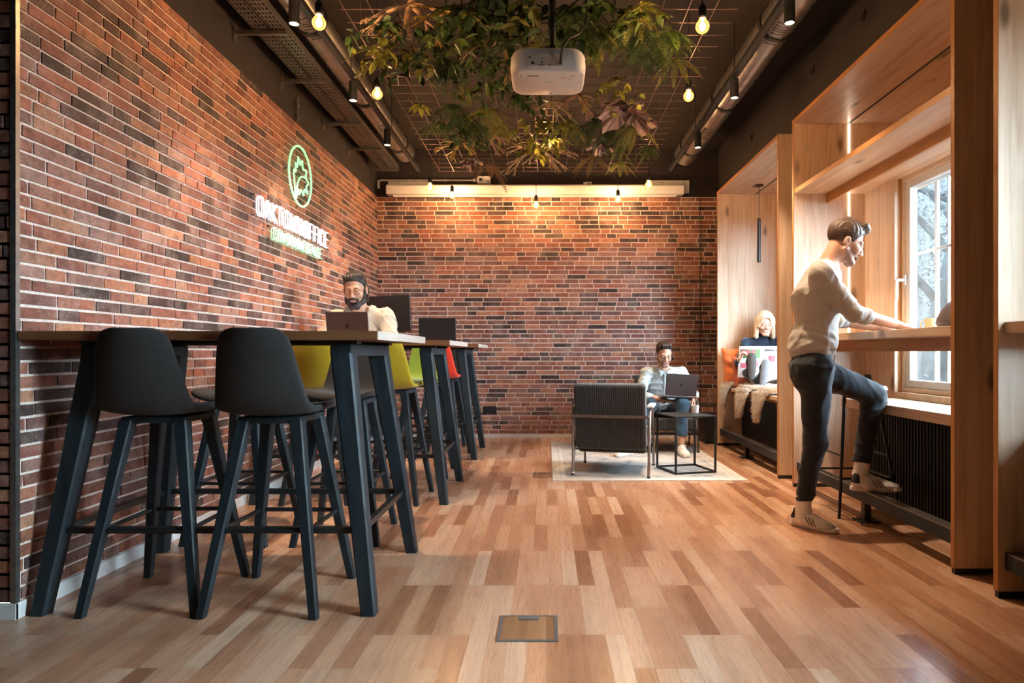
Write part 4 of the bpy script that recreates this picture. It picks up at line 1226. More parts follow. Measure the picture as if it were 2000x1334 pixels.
# ------------------------------------------------------------------ wire mesh under the ceiling
ZG = 2.95
b = MB(); w = 0.0019
x = -1.147
while x < 1.06:
    b.box(x - w, x + w, 0.9, 7.0, ZG - w, ZG + w); x += 0.15
y = 7.0
while y > 0.9:
    b.box(-1.18, 1.09, y - w, y + w, ZG + w, ZG + 3 * w); y -= 0.15
t = thing('wire_mesh_panel', 'welded wire mesh hung level under the dark ceiling', 'wire mesh', (0, 4, ZG))
M['wire'] = plain('rusty_wire', (0.15, 0.085, 0.07), 0.5, 0.5, var=0.2)
b.build('wire_grid', M['wire'], t)
for x in (-1.147, -0.097, 0.953):
    for y in (1.0, 2.5, 4.0, 5.5, 6.95):
        MB().box(x - 0.0015, x + 0.0015, y - 0.0015, y + 0.0015, ZG, ZC).build('hanger_wire', M['wire'], t)
tag(MB().box(0.0, 0.20, 6.75, 6.98, 3.22, ZC - 0.0005).build('ceiling_box', M['black_panel'], bevel=0.01), 'small black box on the ceiling above the wire mesh end', 'ceiling box')

# ------------------------------------------------------------------ bare bulbs on cords
gb = NT('amber_bulb_glass')
mixs = gb.n('MixShader'); tr = gb.n('BsdfTransparent'); em = gb.n('Emission'); lw = gb.n('LayerWeight'); lw.inputs['Blend'].default_value = 0.5
em.inputs['Color'].default_value = (1.0, 0.40, 0.10, 1); em.inputs['Strength'].default_value = 3.0
tr.inputs['Color'].default_value = (1.0, 0.93, 0.80, 1)
gb.l(gb.math('ADD', gb.math('MULTIPLY', lw.outputs['Facing'], 0.6), 0.12), mixs.inputs[0]); gb.l(tr.outputs[0], mixs.inputs[1]); gb.l(em.outputs[0], mixs.inputs[2]); gb.l(mixs.outputs[0], gb.out.inputs['Surface'])
FIL = emission('glowing_filament', (1.0, 0.58, 0.29), BULB_L)
def make_bulb(label):
    t = thing('pendant_bulb', label, 'bulb', (0, 0, 0), 0, 'bare bulbs on black cords')
    R = 0.035
    prof = [(0.001, -R)] + [(R * math.sin(a), -R * math.cos(a)) for a in np.linspace(0.25, 2.35, 12)] + [(0.019, 0.034), (0.016, 0.044), (0.001, 0.044)]
    MB().lathe(prof, 20).build('globe', gb.m, t, smooth=True, world=False)
    MB().lathe([(0.001, -0.019)] + [(0.0165 * math.sin(a), -0.021 * math.cos(a)) for a in np.linspace(0.3, 2.6, 9)] + [(0.004, 0.03), (0.001, 0.036)], 14).build('filament', FIL, t, smooth=True, world=False)
    MB().lathe([(0.014, 0.040), (0.0185, 0.044), (0.0205, 0.052), (0.0205, 0.095), (0.016, 0.106), (0.006, 0.112), (0.004, 0.125)], 18).build('socket', M['black_metal'], t, smooth=True, world=False)
    return t
def cord_to(t, ztop):
    z = t.location.z
    MB().cyl((0, 0, 0.12), (0, 0, ztop - z), 0.0035, n=6).build('cord', M['black_metal'], t, world=False)
BULBS = [((623, 45), 380, 0, 'glowing bare bulb in the top left near the cable tray'),
         ((737, 184), 286, 1, 'glowing bare bulb beside the leafy vine, left of the projector'),
         ((1372, 52), 380, 0, 'glowing bare bulb nearest the camera on the side of the windows'),
         ((1345, 188), 286, 1, 'second glowing bare bulb on the side of the windows'),
         ((1063, 254), 229, 1, 'glowing bare bulb hanging under the projector'),
         ((840, 366), 195, 2, 'glowing bare bulb in front of the left end of the screen casing'),
         ((883, 382), 174, 2, 'lower glowing bulb left of the middle of the screen casing'),
         ((1047, 401), 174, 2, 'lowest glowing bulb, in front of the middle of the screen casing'),
         ((1207, 390), 174, 2, 'glowing bulb right of the middle of the screen casing'),
         ((1267, 361), 195, 2, 'glowing bare bulb in front of the right mounting plate of the screen')]
for (bx, by), s, k, lab in BULBS:
    t = make_bulb(lab)
    t.location = ((bx - 1068) / s, F_PX / s, 1 + (689 - by) / s)
    cord_to(t, ZC)

# ------------------------------------------------------------------ projector
t = thing('projector', 'white projector hanging from a black ceiling pole', 'projector', (0.02, 3.38, 2.45))
PX, PY0, PY1, PZ0, PZ1 = 0.006, 3.215, 3.53, 2.395, 2.515
b = MB(); rings = []
def rrect(hw, hd, cy, z, r, n=7, tz=0.0):
    out = []
    for sx, sy, a0 in ((1, 1, 0), (-1, 1, PI / 2), (-1, -1, PI), (1, -1, 1.5 * PI)):
        for k in range(n):
            a = a0 + PI / 2 * k / (n - 1)
            yy = sy * (hd - r) + r * math.sin(a)
            out.append((PX + sx * (hw - r) + r * math.cos(a), cy + yy, z + tz * yy))
    return out
cy = (PY0 + PY1) / 2; hd = (PY1 - PY0) / 2
for z, k, r in ((PZ0, 0.93, 0.06), (PZ0 + 0.006, 0.965, 0.065), (PZ0 + 0.02, 0.99, 0.07), (PZ0 + 0.05, 1.0, 0.07), (PZ1 - 0.03, 0.985, 0.07), (PZ1 - 0.008, 0.93, 0.065), (PZ1, 0.88, 0.06)):
    rings.append(rrect(0.19 * k, hd * k, cy, z, r))
b.rings(rings)
b.build('body', M['white'], t, smooth=True, sharp=50)
# port recess on the rear face towards the camera
MB().box(PX - 0.105, PX + 0.075, PY0 - 0.0035, PY0 + 0.002, PZ0 + 0.022, PZ1 - 0.035).build('port_panel', M['cream_plastic'] if 'cream_plastic' in M else plain('cream_plastic', (0.62, 0.52, 0.44), 0.5, var=0.05), t, bevel=0.002)
pr = MB()
for x, z, wx, wz in ((-0.09, 0.066, 0.005, 0.012), (-0.075, 0.036, 0.010, 0.010), (-0.030, 0.040, 0.006, 0.006), (-0.042, 0.026, 0.012, 0.004), (-0.026, 0.026, 0.010, 0.004), (0.008, 0.026, 0.013, 0.004), (-0.045, 0.058, 0.003, 0.003), (-0.03, 0.058, 0.003, 0.003), (0.02, 0.075, 0.006, 0.002), (-0.06, 0.075, 0.006, 0.002)):
    pr.box(PX + x - wx / 1.6, PX + x + wx / 1.6, PY0 - 0.0055, PY0 - 0.0036, PZ0 + z - wz / 2, PZ0 + z + wz / 2)
pr.build('port', M['black_metal'], t)
# printed marks and feet on the underside
mk = MB()
for x, y, wx, wy in ((-0.075, 0.055, 0.055, 0.012), (0.005, 0.14, 0.035, 0.004), (0.05, 0.03, 0.010, 0.004), (0.075, 0.03, 0.016, 0.004)):
    mk.box(PX + x - wx / 2, PX + x + wx / 2, PY0 + y, PY0 + y + wy, PZ0 - 0.0008, PZ0 - 0.0002)
mk.build('printed_mark', M['steel'], t)
for x, y in ((0.02, 0.28), (-0.13, 0.06), (0.13, 0.06)): MB().lathe([(0.001, -0.008), (0.010, -0.008), (0.012, 0.002), (0.001, 0.002)], 12, (PX + x, PY0 + y, PZ0)).build('foot', M['white'], t, smooth=True)
for x, y in ((0.07, 0.09), (0.09, 0.085), (0.11, 0.10)):
    n = 14; MB().rings([[(PX + x + r * math.cos(2 * PI * k / n), PY0 + y + r * math.sin(2 * PI * k / n), PZ0 + z) for k in range(n)] for r, z in ((0.009, 0.0005), (0.009, -0.002), (0.006, -0.002), (0.005, 0.0005))]).build('screw_boss', M['white'], t, smooth=True)
MB().cyl((0.028, 3.33, PZ1 + 0.05), (0.028, 3.33, ZC), 0.017, n=14).build('ceiling_pole', M['black_metal'], t, smooth=True)
MB().box(-0.03, 0.09, 3.26, 3.40, PZ1 - 0.002, PZ1 + 0.006).box(0.012, 0.045, 3.31, 3.35, PZ1 + 0.006, PZ1 + 0.052).build('mount_bracket', M['black_metal'], t, bevel=0.003)
MB().tube([(PX + 0.062, PY0 - 0.006, PZ0 + 0.03), (PX + 0.062, PY0 - 0.03, PZ0 + 0.05), (PX + 0.07, PY0 - 0.045, PZ1 - 0.03), (PX + 0.10, PY0 - 0.02, PZ1 + 0.03), (PX + 0.15, PY0 + 0.04, PZ1 + 0.08), (PX + 0.19, PY0 + 0.1, PZ1 + 0.15), (PX + 0.20, PY0 + 0.12, PZ1 + 0.25), (PX + 0.17, PY0 + 0.15, 3.0), (PX + 0.15, PY0 + 0.15, ZC)], 0.0055, 8).build('power_cord', M['black_metal'], t, smooth=True)

# ------------------------------------------------------------------ hanging artificial plants in the wire mesh
def leaf_mat(name, a, b_, rough=0.55):
    t_ = NT(name)
    at_ = t_.n('Attribute'); at_.attribute_name = 'Col'
    f = t_.noise(t_.coords(), 30.0, 3)
    t_.set(t_.mix(at_.outputs['Color'], t_.ramp(f, [(0.3, 0.7), (0.7, 1.15)]), 1.0, 'MULTIPLY'), rough, 0, 0.35)
    return t_.m
PLANT = leaf_mat('artificial_leaf', None, None)
class PM:
    def __init__(s): s.v, s.f, s.c = [], [], []
    def add(s, vs, fs, col):
        b0 = len(s.v); s.v += [tuple(p) for p in vs]
        for q in fs: s.f.append(tuple(i + b0 for i in q)); s.c += [col] * len(q)
    def blade(s, p, d, n, L, W, col, droop=0.0, seg=4, shape='ovate'):
        """a bent leaf blade from p along d, width direction across n, folded along the midrib"""
        d = nrm(d); sd = d.cross(n); sd = sd.normalized() if sd.length > 1e-4 else d.orthogonal().normalized(); n = sd.cross(d).normalized()
        vs, fs = [], []
        for i in range(seg + 1):
            t_ = i / seg
            wv = W * ((math.sin(PI * min(1, t_ * 0.92 + 0.06)) ** 0.8) if shape == 'ovate' else (1 - t_) ** 0.6 * (0.35 + 0.65 * min(1, t_ * 6)))
            if i == seg: wv = W * 0.03
            c = p + d * (L * t_) + Vector((0, 0, -droop * t_ * t_ * L))
            vs += [c - sd * wv / 2 + n * wv * 0.16, c, c + sd * wv / 2 + n * wv * 0.16]
        for i in range(seg):
            a = i * 3; fs += [(a, a + 1, a + 4, a + 3), (a + 1, a + 2, a + 5, a + 4)]
        s.add(vs, fs, col)
    def stem(s, pts, r, col):
        mb = MB(); mb.tube(pts, r, 4); s.add(mb.v, mb.f, col)
    def build(s, name, label, cat, group):
        me = bpy.data.meshes.new(name); me.from_pydata(s.v, [], s.f); me.materials.append(PLANT)
        ca = me.color_attributes.new('Col', 'FLOAT_COLOR', 'CORNER')
        ca.data.foreach_set('color', [x for c in s.c for x in (c[0], c[1], c[2], 1.0)])
        return tag(finish(name, me, smooth=True, sharp=0), label, cat, group)
def shade(c, r, k=0.3):
    q = 1 + r.uniform(-k, k); return (c[0] * q, c[1] * q * (1 + r.uniform(-0.08, 0.08)), c[2] * q)
GREEN, DGREEN, YGREEN, GOLD, TAN, PINK = (0.090, 0.150, 0.022), (0.040, 0.085, 0.018), (0.24, 0.25, 0.030), (0.44, 0.29, 0.045), (0.46, 0.28, 0.16), (0.55, 0.38, 0.34)

def fern(c, R, nf, col, r, pitch=0.5, spread=2 * PI, a0=0.0, fine=1.0):
    m = PM()
    for k in range(nf):
        a = a0 + spread * (k + r.uniform(-0.3, 0.3)) / nf
        L = R * r.uniform(0.75, 1.15); out = Vector((math.cos(a), math.sin(a), 0)); up = r.uniform(-0.55, 0.15) * pitch * 2
        N = int(17 * fine); pts = []
        for i in range(N + 1):
            t_ = i / N
            pts.append(Vector(c) + out * (L * (t_ - 0.18 * t_ * t_)) + Vector((0, 0, up * L * t_ - 0.42 * L * t_ * t_)))
        cc = shade(col, r)
        m.stem(pts[::3] + [pts[-1]], 0.0022, (cc[0] * 0.8, cc[1] * 0.7, cc[2]))
        sd = Vector((-out.y, out.x, 0))
        for i in range(1, N + 1):
            t_ = i / N
            pl_ = L * 0.19 * math.sin(PI * (0.12 + 0.86 * t_)) ** 0.8
            tt = (pts[i] - pts[i - 1]).normalized()
            for sg in (-1, 1):
                m.blade(pts[i], sd * sg + tt * 0.45 + Vector((0, 0, -0.1)), tt.cross(sd) * 1.0, pl_, L * 0.040, shade(cc, r, 0.18), 0.15, 2)
    return m
def vine(c, R, n, col, r, leaf=0.066, down=0.4):
    m = PM(); c = Vector(c); n = int(n * 1.7)
    for k in range(max(3, n // 7)):
        d = Vector((r.gauss(0, 1), r.gauss(0, 1), r.uniform(-down, 0.25))).normalized(); pts = [c + Vector((r.gauss(0, .15), r.gauss(0, .15), 0)) * R]
        for i in range(5):
            d = (d + Vector((r.gauss(0, .35), r.gauss(0, .35), -0.18 * down * 2))).normalized(); pts.append(pts[-1] + d * R * 0.26)
        m.stem(pts, 0.002, (col[0] * 0.7, col[1] * 0.5, col[2]))
        for i in range(7):
            q = r.uniform(0.1, 1) * 4.99; i0 = int(q); p = pts[i0].lerp(pts[i0 + 1], q - i0)
            dd = Vector((r.gauss(0, 1), r.gauss(0, 1), r.gauss(-0.35, 0.6))).normalized()
            L = leaf * r.uniform(0.7, 1.25)
            m.blade(p, dd, Vector((r.gauss(0, .5), r.gauss(0, .5), 1)), L, L * 0.55, shade(col, r, 0.4), 0.25)
    return m
def staghorn(c, R, n, col, r, az=None, wide=1.5):
    """antler shaped fronds that fork at the tips"""
    m = PM(); c = Vector(c)
    for k in range(n):
        a = (az if az is not None else 0) + (wide * (k / max(1, n - 1) - 0.5) * 2 if az is not None else 2 * PI * k / n) + r.uniform(-0.2, 0.2)
        d = Vector((math.cos(a), math.sin(a), r.uniform(-0.5, 0.05))).normalized(); L = R * r.uniform(0.75, 1.1)
        cc = shade(col, r, 0.2); nn = Vector((0, 0, 1))
        def limb(p, d, L, w, depth):
            q = p + d * L + Vector((0, 0, -0.12 * L))
            sd = d.cross(nn).normalized(); th = nn * 0.002
            md = p.lerp(q, 0.5) + Vector((0, 0, 0.04 * L)); w2 = w * (1.25 if depth else 0.3)
            vs = [p - sd * w * .5, p + sd * w * .5, md + sd * w * .55, md - sd * w * .55, q + sd * w2 * .5, q - sd * w2 * .5]
            vs2 = [v + th for v in vs]
            m.add(vs + vs2, [(0, 3, 2, 1), (3, 5, 4, 2), (6, 7, 8, 9), (9, 8, 10, 11), (0, 1, 7, 6), (1, 2, 8, 7), (2, 4, 10, 8), (4, 5, 11, 10), (5, 3, 9, 11), (3, 0, 6, 9)], cc)
            if depth:
                for sg in ((-1, 1) if depth < 2 or r.random() < 0.6 else (-1, 0, 1)):
                    limb(q, (d + sd * sg * r.uniform(0.28, 0.5) + Vector((0, 0, r.uniform(-0.3, 0.1)))).normalized(), L * r.uniform(0.5, 0.7), w * 0.55, depth - 1)
        limb(c, d, L * 0.5, R * 0.13, 3)
    return m
def palmate(c, R, col, r, stemto):
    m = PM(); c = Vector(c); st = Vector(stemto)
    m.stem([st, st.lerp(c, 0.5) + Vector((0, 0, -0.02)), c], 0.0025, (0.2, 0.12, 0.04))
    for k in range(9):
        a = 2 * PI * k / 9 + 0.2
        m.blade(c, Vector((math.cos(a), math.sin(a) * 0.9, -0.25)), Vector((0, 0, 1)), R * r.uniform(0.8, 1.1), R * 0.42, shade(col, r, 0.18), 0.3)
    return m
def begonia(c, R, n, r):
    m = PM(); c = Vector(c)
    for k in range(n):
        a = 2 * PI * k / n + r.uniform(-.4, .4); d = Vector((math.cos(a), math.sin(a), r.uniform(-0.6, 0.0))); p = c + d * R * 0.18
        cc = shade(r.choice([PINK, (0.55, 0.45, 0.42), (0.24, 0.15, 0.15)]), r, 0.25)
        dn = d.normalized(); sd = dn.cross(Vector((0, 0, 1))).normalized(); nn = sd.cross(dn)
        # ruffled heart shaped blade with dark veins
        ring = []
        K = 18
        for i in range(K):
            q = 2 * PI * i / K
            rad = R * 0.52 * (1 - 0.35 * math.cos(q) ** 2 * (1 if math.cos(q) < 0 else 0)) * (1 + 0.10 * math.cos(3 * q)) * r.uniform(0.92, 1.05)
            ring.append(p + dn * (R * 0.34 + rad * math.cos(q)) + sd * rad * 0.8 * math.sin(q) + nn * (0.02 * math.sin(4 * q)) + Vector((0, 0, -0.10 * R * (1 + math.cos(q)))))
        ctr = p + dn * R * 0.12
        for i in range(K):
            dark = (cc[0] * 0.32, cc[1] * 0.24, cc[2] * 0.26)
            md = ctr.lerp(ring[i], 0.5) + nn * 0.006
            m.add([ctr, ring[i], ring[(i + 1) % K]], [(0, 1, 2)], cc if i % 3 else dark)
    return m
def PW(x, y, z=2.87):
    s = (689 - y) / (z - 1)
    return Vector(((x - 1068) / s, F_PX / s, z))
rp = random.Random(21)
GP = 'artificial plants hung in the ceiling mesh'
PL = [
    ('leafy_vine', vine, (775, 95), (0.26, 42, YGREEN), 'yellow green leafy vine beside the upper left bulb cord'),
    ('leafy_vine', vine, (735, 60), (0.20, 22, DGREEN), 'dark leafy vine at the outer edge of the mesh'),
    ('staghorn_fern', staghorn, (800, 8), (0.24, 6, TAN), 'pale tan staghorn frond at the upper left of the mesh'),
    ('staghorn_fern', staghorn, (868, 22), (0.22, 6, GOLD), 'orange staghorn fern left of the projector pole'),
    ('leafy_vine', vine, (925, 40), (0.28, 70, GREEN), 'thick green leafy vine between the orange staghorn and the projector'),
    ('leafy_vine', vine, (850, 75), (0.24, 42, DGREEN), 'dark green vine under the orange staghorn'),
    ('leafy_vine', vine, (985, 55), (0.26, 56, GREEN), 'green leafy vine left of the projector pole'),
    ('leafy_vine', vine, (1010, 15), (0.26, 56, YGREEN), 'light green leafy vine at the top of the photo behind the pole'),
    ('fern_plant', fern, (1120, 20), (0.24, 17, GREEN), 'bushy fern right of the projector pole'),
    ('fern_plant', fern, (1160, 55), (0.20, 15, YGREEN), 'light fern above the power cord of the projector'),
    ('leafy_vine', vine, (1110, 60), (0.22, 49, GREEN), 'leafy tuft directly right of the projector pole'),
    ('fern_plant', fern, (1250, 15), (0.19, 13, YGREEN), 'arching fern at the top edge left of the near bulb'),
    ('fern_plant', fern, (1280, 70), (0.21, 14, GREEN), 'long fern stretching towards the second bulb of the window side'),
    ('fern_plant', fern, (1320, 115), (0.20, 8, YGREEN), 'small drooping fern beside the cord of the second bulb'),
    ('fern_plant', fern, (1235, 92), (0.22, 9, DGREEN), 'dark fern right of the projector'),
    ('staghorn_fern', staghorn, (975, 75), (0.30, 5, (0.38, 0.28, 0.10)), 'large golden staghorn fern beside the projector corner'),
    ('broad_leaf_stem', palmate, (765, 52), (0.085, GOLD), 'golden lobed leaf on a stem in the upper left'),
    ('broad_leaf_stem', palmate, (893, 122), (0.085, GOLD), 'golden lobed leaf left of the projector'),
    ('broad_leaf_stem', palmate, (820, 205), (0.10, YGREEN), 'yellow green lobed leaf reaching towards the cable tray'),
    ('fern_plant', fern, (900, 165), (0.17, 7, YGREEN), 'small yellow fern under the golden lobed leaf'),
    ('leafy_vine', vine, (955, 165), (0.20, 42, GREEN), 'leafy tuft beside the lower left of the projector'),
    ('fern_plant', fern, (955, 215), (0.24, 12, YGREEN), 'bright fern below the projector on the left'),
    ('fern_plant', fern, (905, 225), (0.24, 13, DGREEN), 'dark bushy fern in the middle left of the mesh'),
    ('fern_plant', fern, (860, 240), (0.22, 11, GREEN), 'green fern at the left edge of the lower cluster'),
    ('leafy_vine', vine, (900, 245), (0.20, 42, DGREEN), 'dark vine inside the lower left cluster'),
    ('staghorn_fern', staghorn, (945, 262), (0.26, 6, TAN), 'tan staghorn fern in the lower left cluster'),
    ('staghorn_fern', staghorn, (900, 280), (0.22, 6, GOLD), 'golden staghorn fern in the lower left cluster'),
    ('begonia', begonia, (918, 312), (0.12, 5), 'small pale begonia at the bottom of the left cluster'),
    ('fern_plant', fern, (955, 318), (0.26, 7, (0.16, 0.09, 0.035)), 'brown fern at the back of the mesh'),
    ('leafy_vine', vine, (1050, 235), (0.22, 49, YGREEN), 'yellow leafy tuft around the cord of the bulb under the projector'),
    ('staghorn_fern', staghorn, (1075, 200), (0.20, 6, (0.46, 0.36, 0.18)), 'pale staghorn fern right under the projector'),
    ('staghorn_fern', staghorn, (1050, 285), (0.34, 7, (0.40, 0.28, 0.16)), 'wide pale staghorn fern below the hanging bulb'),
    ('leafy_vine', vine, (1045, 280), (0.17, 35, YGREEN), 'yellow moss tuft on the wide staghorn fern'),
    ('fern_plant', fern, (1105, 235), (0.22, 11, YGREEN), 'yellow fern right of the bulb under the projector'),
    ('staghorn_fern', staghorn, (1130, 185), (0.22, 5, TAN), 'tan staghorn frond at the lower right of the projector'),
    ('begonia', begonia, (1222, 205), (0.24, 8), 'large pale pink begonia right of the projector'),
    ('leafy_vine', vine, (1190, 165), (0.20, 28, YGREEN), 'yellow green vine above the large begonia'),
    ('fern_plant', fern, (1165, 235), (0.22, 12, DGREEN), 'dark fern left of the large begonia'),
    ('fern_plant', fern, (1238, 245), (0.24, 13, YGREEN), 'bright fern below the large begonia'),
    ('begonia', begonia, (1172, 275), (0.13, 6), 'small begonia in the lower right cluster'),
    ('fern_plant', fern, (1200, 285), (0.20, 12, GREEN), 'green fern in the lower right cluster'),
    ('fern_plant', fern, (1160, 305), (0.24, 7, (0.20, 0.14, 0.03)), 'ochre fern in the lower right cluster'),
    ('fern_plant', fern, (1210, 318), (0.17, 9, YGREEN), 'small fern hanging lowest near the screen casing'),
    ('fern_plant', fern, (1265, 285), (0.18, 9, GREEN), 'fern at the outer right edge of the lower cluster'),
    ('fern_plant', fern, (900, 15), (0.22, 15, GREEN), 'dark fern behind the orange staghorn at the top edge'),
    ('leafy_vine', vine, (950, -5), (0.26, 56, DGREEN), 'dark green vine at the top edge left of the pole'),
    ('leafy_vine', vine, (1060, 30), (0.24, 56, DGREEN), 'dark green vine around the projector pole'),
    ('leafy_vine', vine, (1200, 20), (0.24, 49, GREEN), 'green vine between the power cord and the arching fern'),
    ('fern_plant', fern, (1190, 70), (0.17, 13, YGREEN), 'narrow hanging fern right of the power cord'),
    ('fern_plant', fern, (1225, 45), (0.20, 14, DGREEN), 'dark fern between the narrow hanging fern and the arching fern'),
    ('fern_plant', fern, (1310, 60), (0.18, 12, GREEN), 'fern nearest to the near bulb of the window side'),
    ('fern_plant', fern, (1290, 105), (0.17, 11, DGREEN), 'dark fern trailing left of the second bulb cord'),
    ('fern_plant', fern, (870, 120), (0.18, 13, DGREEN), 'dark fern between the golden leaf and the vine'),
    ('leafy_vine', vine, (935, 110), (0.22, 49, DGREEN), 'dark vine beside the large golden staghorn'),
    ('leafy_vine', vine, (800, 110), (0.20, 35, DGREEN), 'dark vine in the upper left of the mesh'),
    ('fern_plant', fern, (935, 245), (0.20, 15, GREEN), 'thick green fern in the centre of the lower left cluster'),
    ('fern_plant', fern, (885, 205), (0.18, 13, DGREEN), 'dark fern above the lower left cluster'),
    ('fern_plant', fern, (985, 250), (0.18, 13, YGREEN), 'light fern at the inner edge of the lower left cluster'),
    ('fern_plant', fern, (1085, 270), (0.18, 13, YGREEN), 'yellow fern beside the wide pale staghorn'),
    ('fern_plant', fern, (1130, 250), (0.18, 14, GREEN), 'green fern between the bulb and the large begonia'),
    ('fern_plant', fern, (1190, 255), (0.18, 14, DGREEN), 'dark fern under the large begonia'),
    ('fern_plant', fern, (1250, 215), (0.16, 12, GREEN), 'green fern on the outer side of the large begonia'),
    ('leafy_vine', vine, (1020, 180), (0.20, 35, DGREEN), 'dark vine behind the lower edge of the projector'),
]
for nm, fn, (x, y), a, lab in PL:
    c = PW(x, y)
    cat = nm.replace('_', ' ')
    if fn is palmate:
        m = palmate(c, a[0], a[1], rp, c + Vector((rp.uniform(-0.12, 0.2), rp.uniform(-0.1, 0.2), 0.08)))
    elif fn is begonia: m = begonia(c, a[0], a[1], rp)
    else: m = fn(c, a[0], a[1], a[2], rp)
    # a hook stem that holds the plant to the mesh
    xw = -1.147 + 0.15 * round((c.x + 1.147) / 0.15)
    m.stem([c, c + Vector((0.005, 0, 0.04)), Vector((xw, c.y, ZG + 0.003))], 0.004, (0.05, 0.06, 0.02))
    m.build(nm, lab, cat, GP)
# ------------------------------------------------------------------ people: blended bodies and clothes
def axis_pts(lo, hi, step, fine=()):
    """grid line positions, finer inside the given ranges (a, b, step)"""
    out = [lo]
    while out[-1] < hi:
        x = out[-1]; h = step
        for a, b, s in fine:
            if a - step * 0.5 <= x <= b: h = min(h, s)
        out.append(x + h)
    return np.array(out, dtype=np.float32)

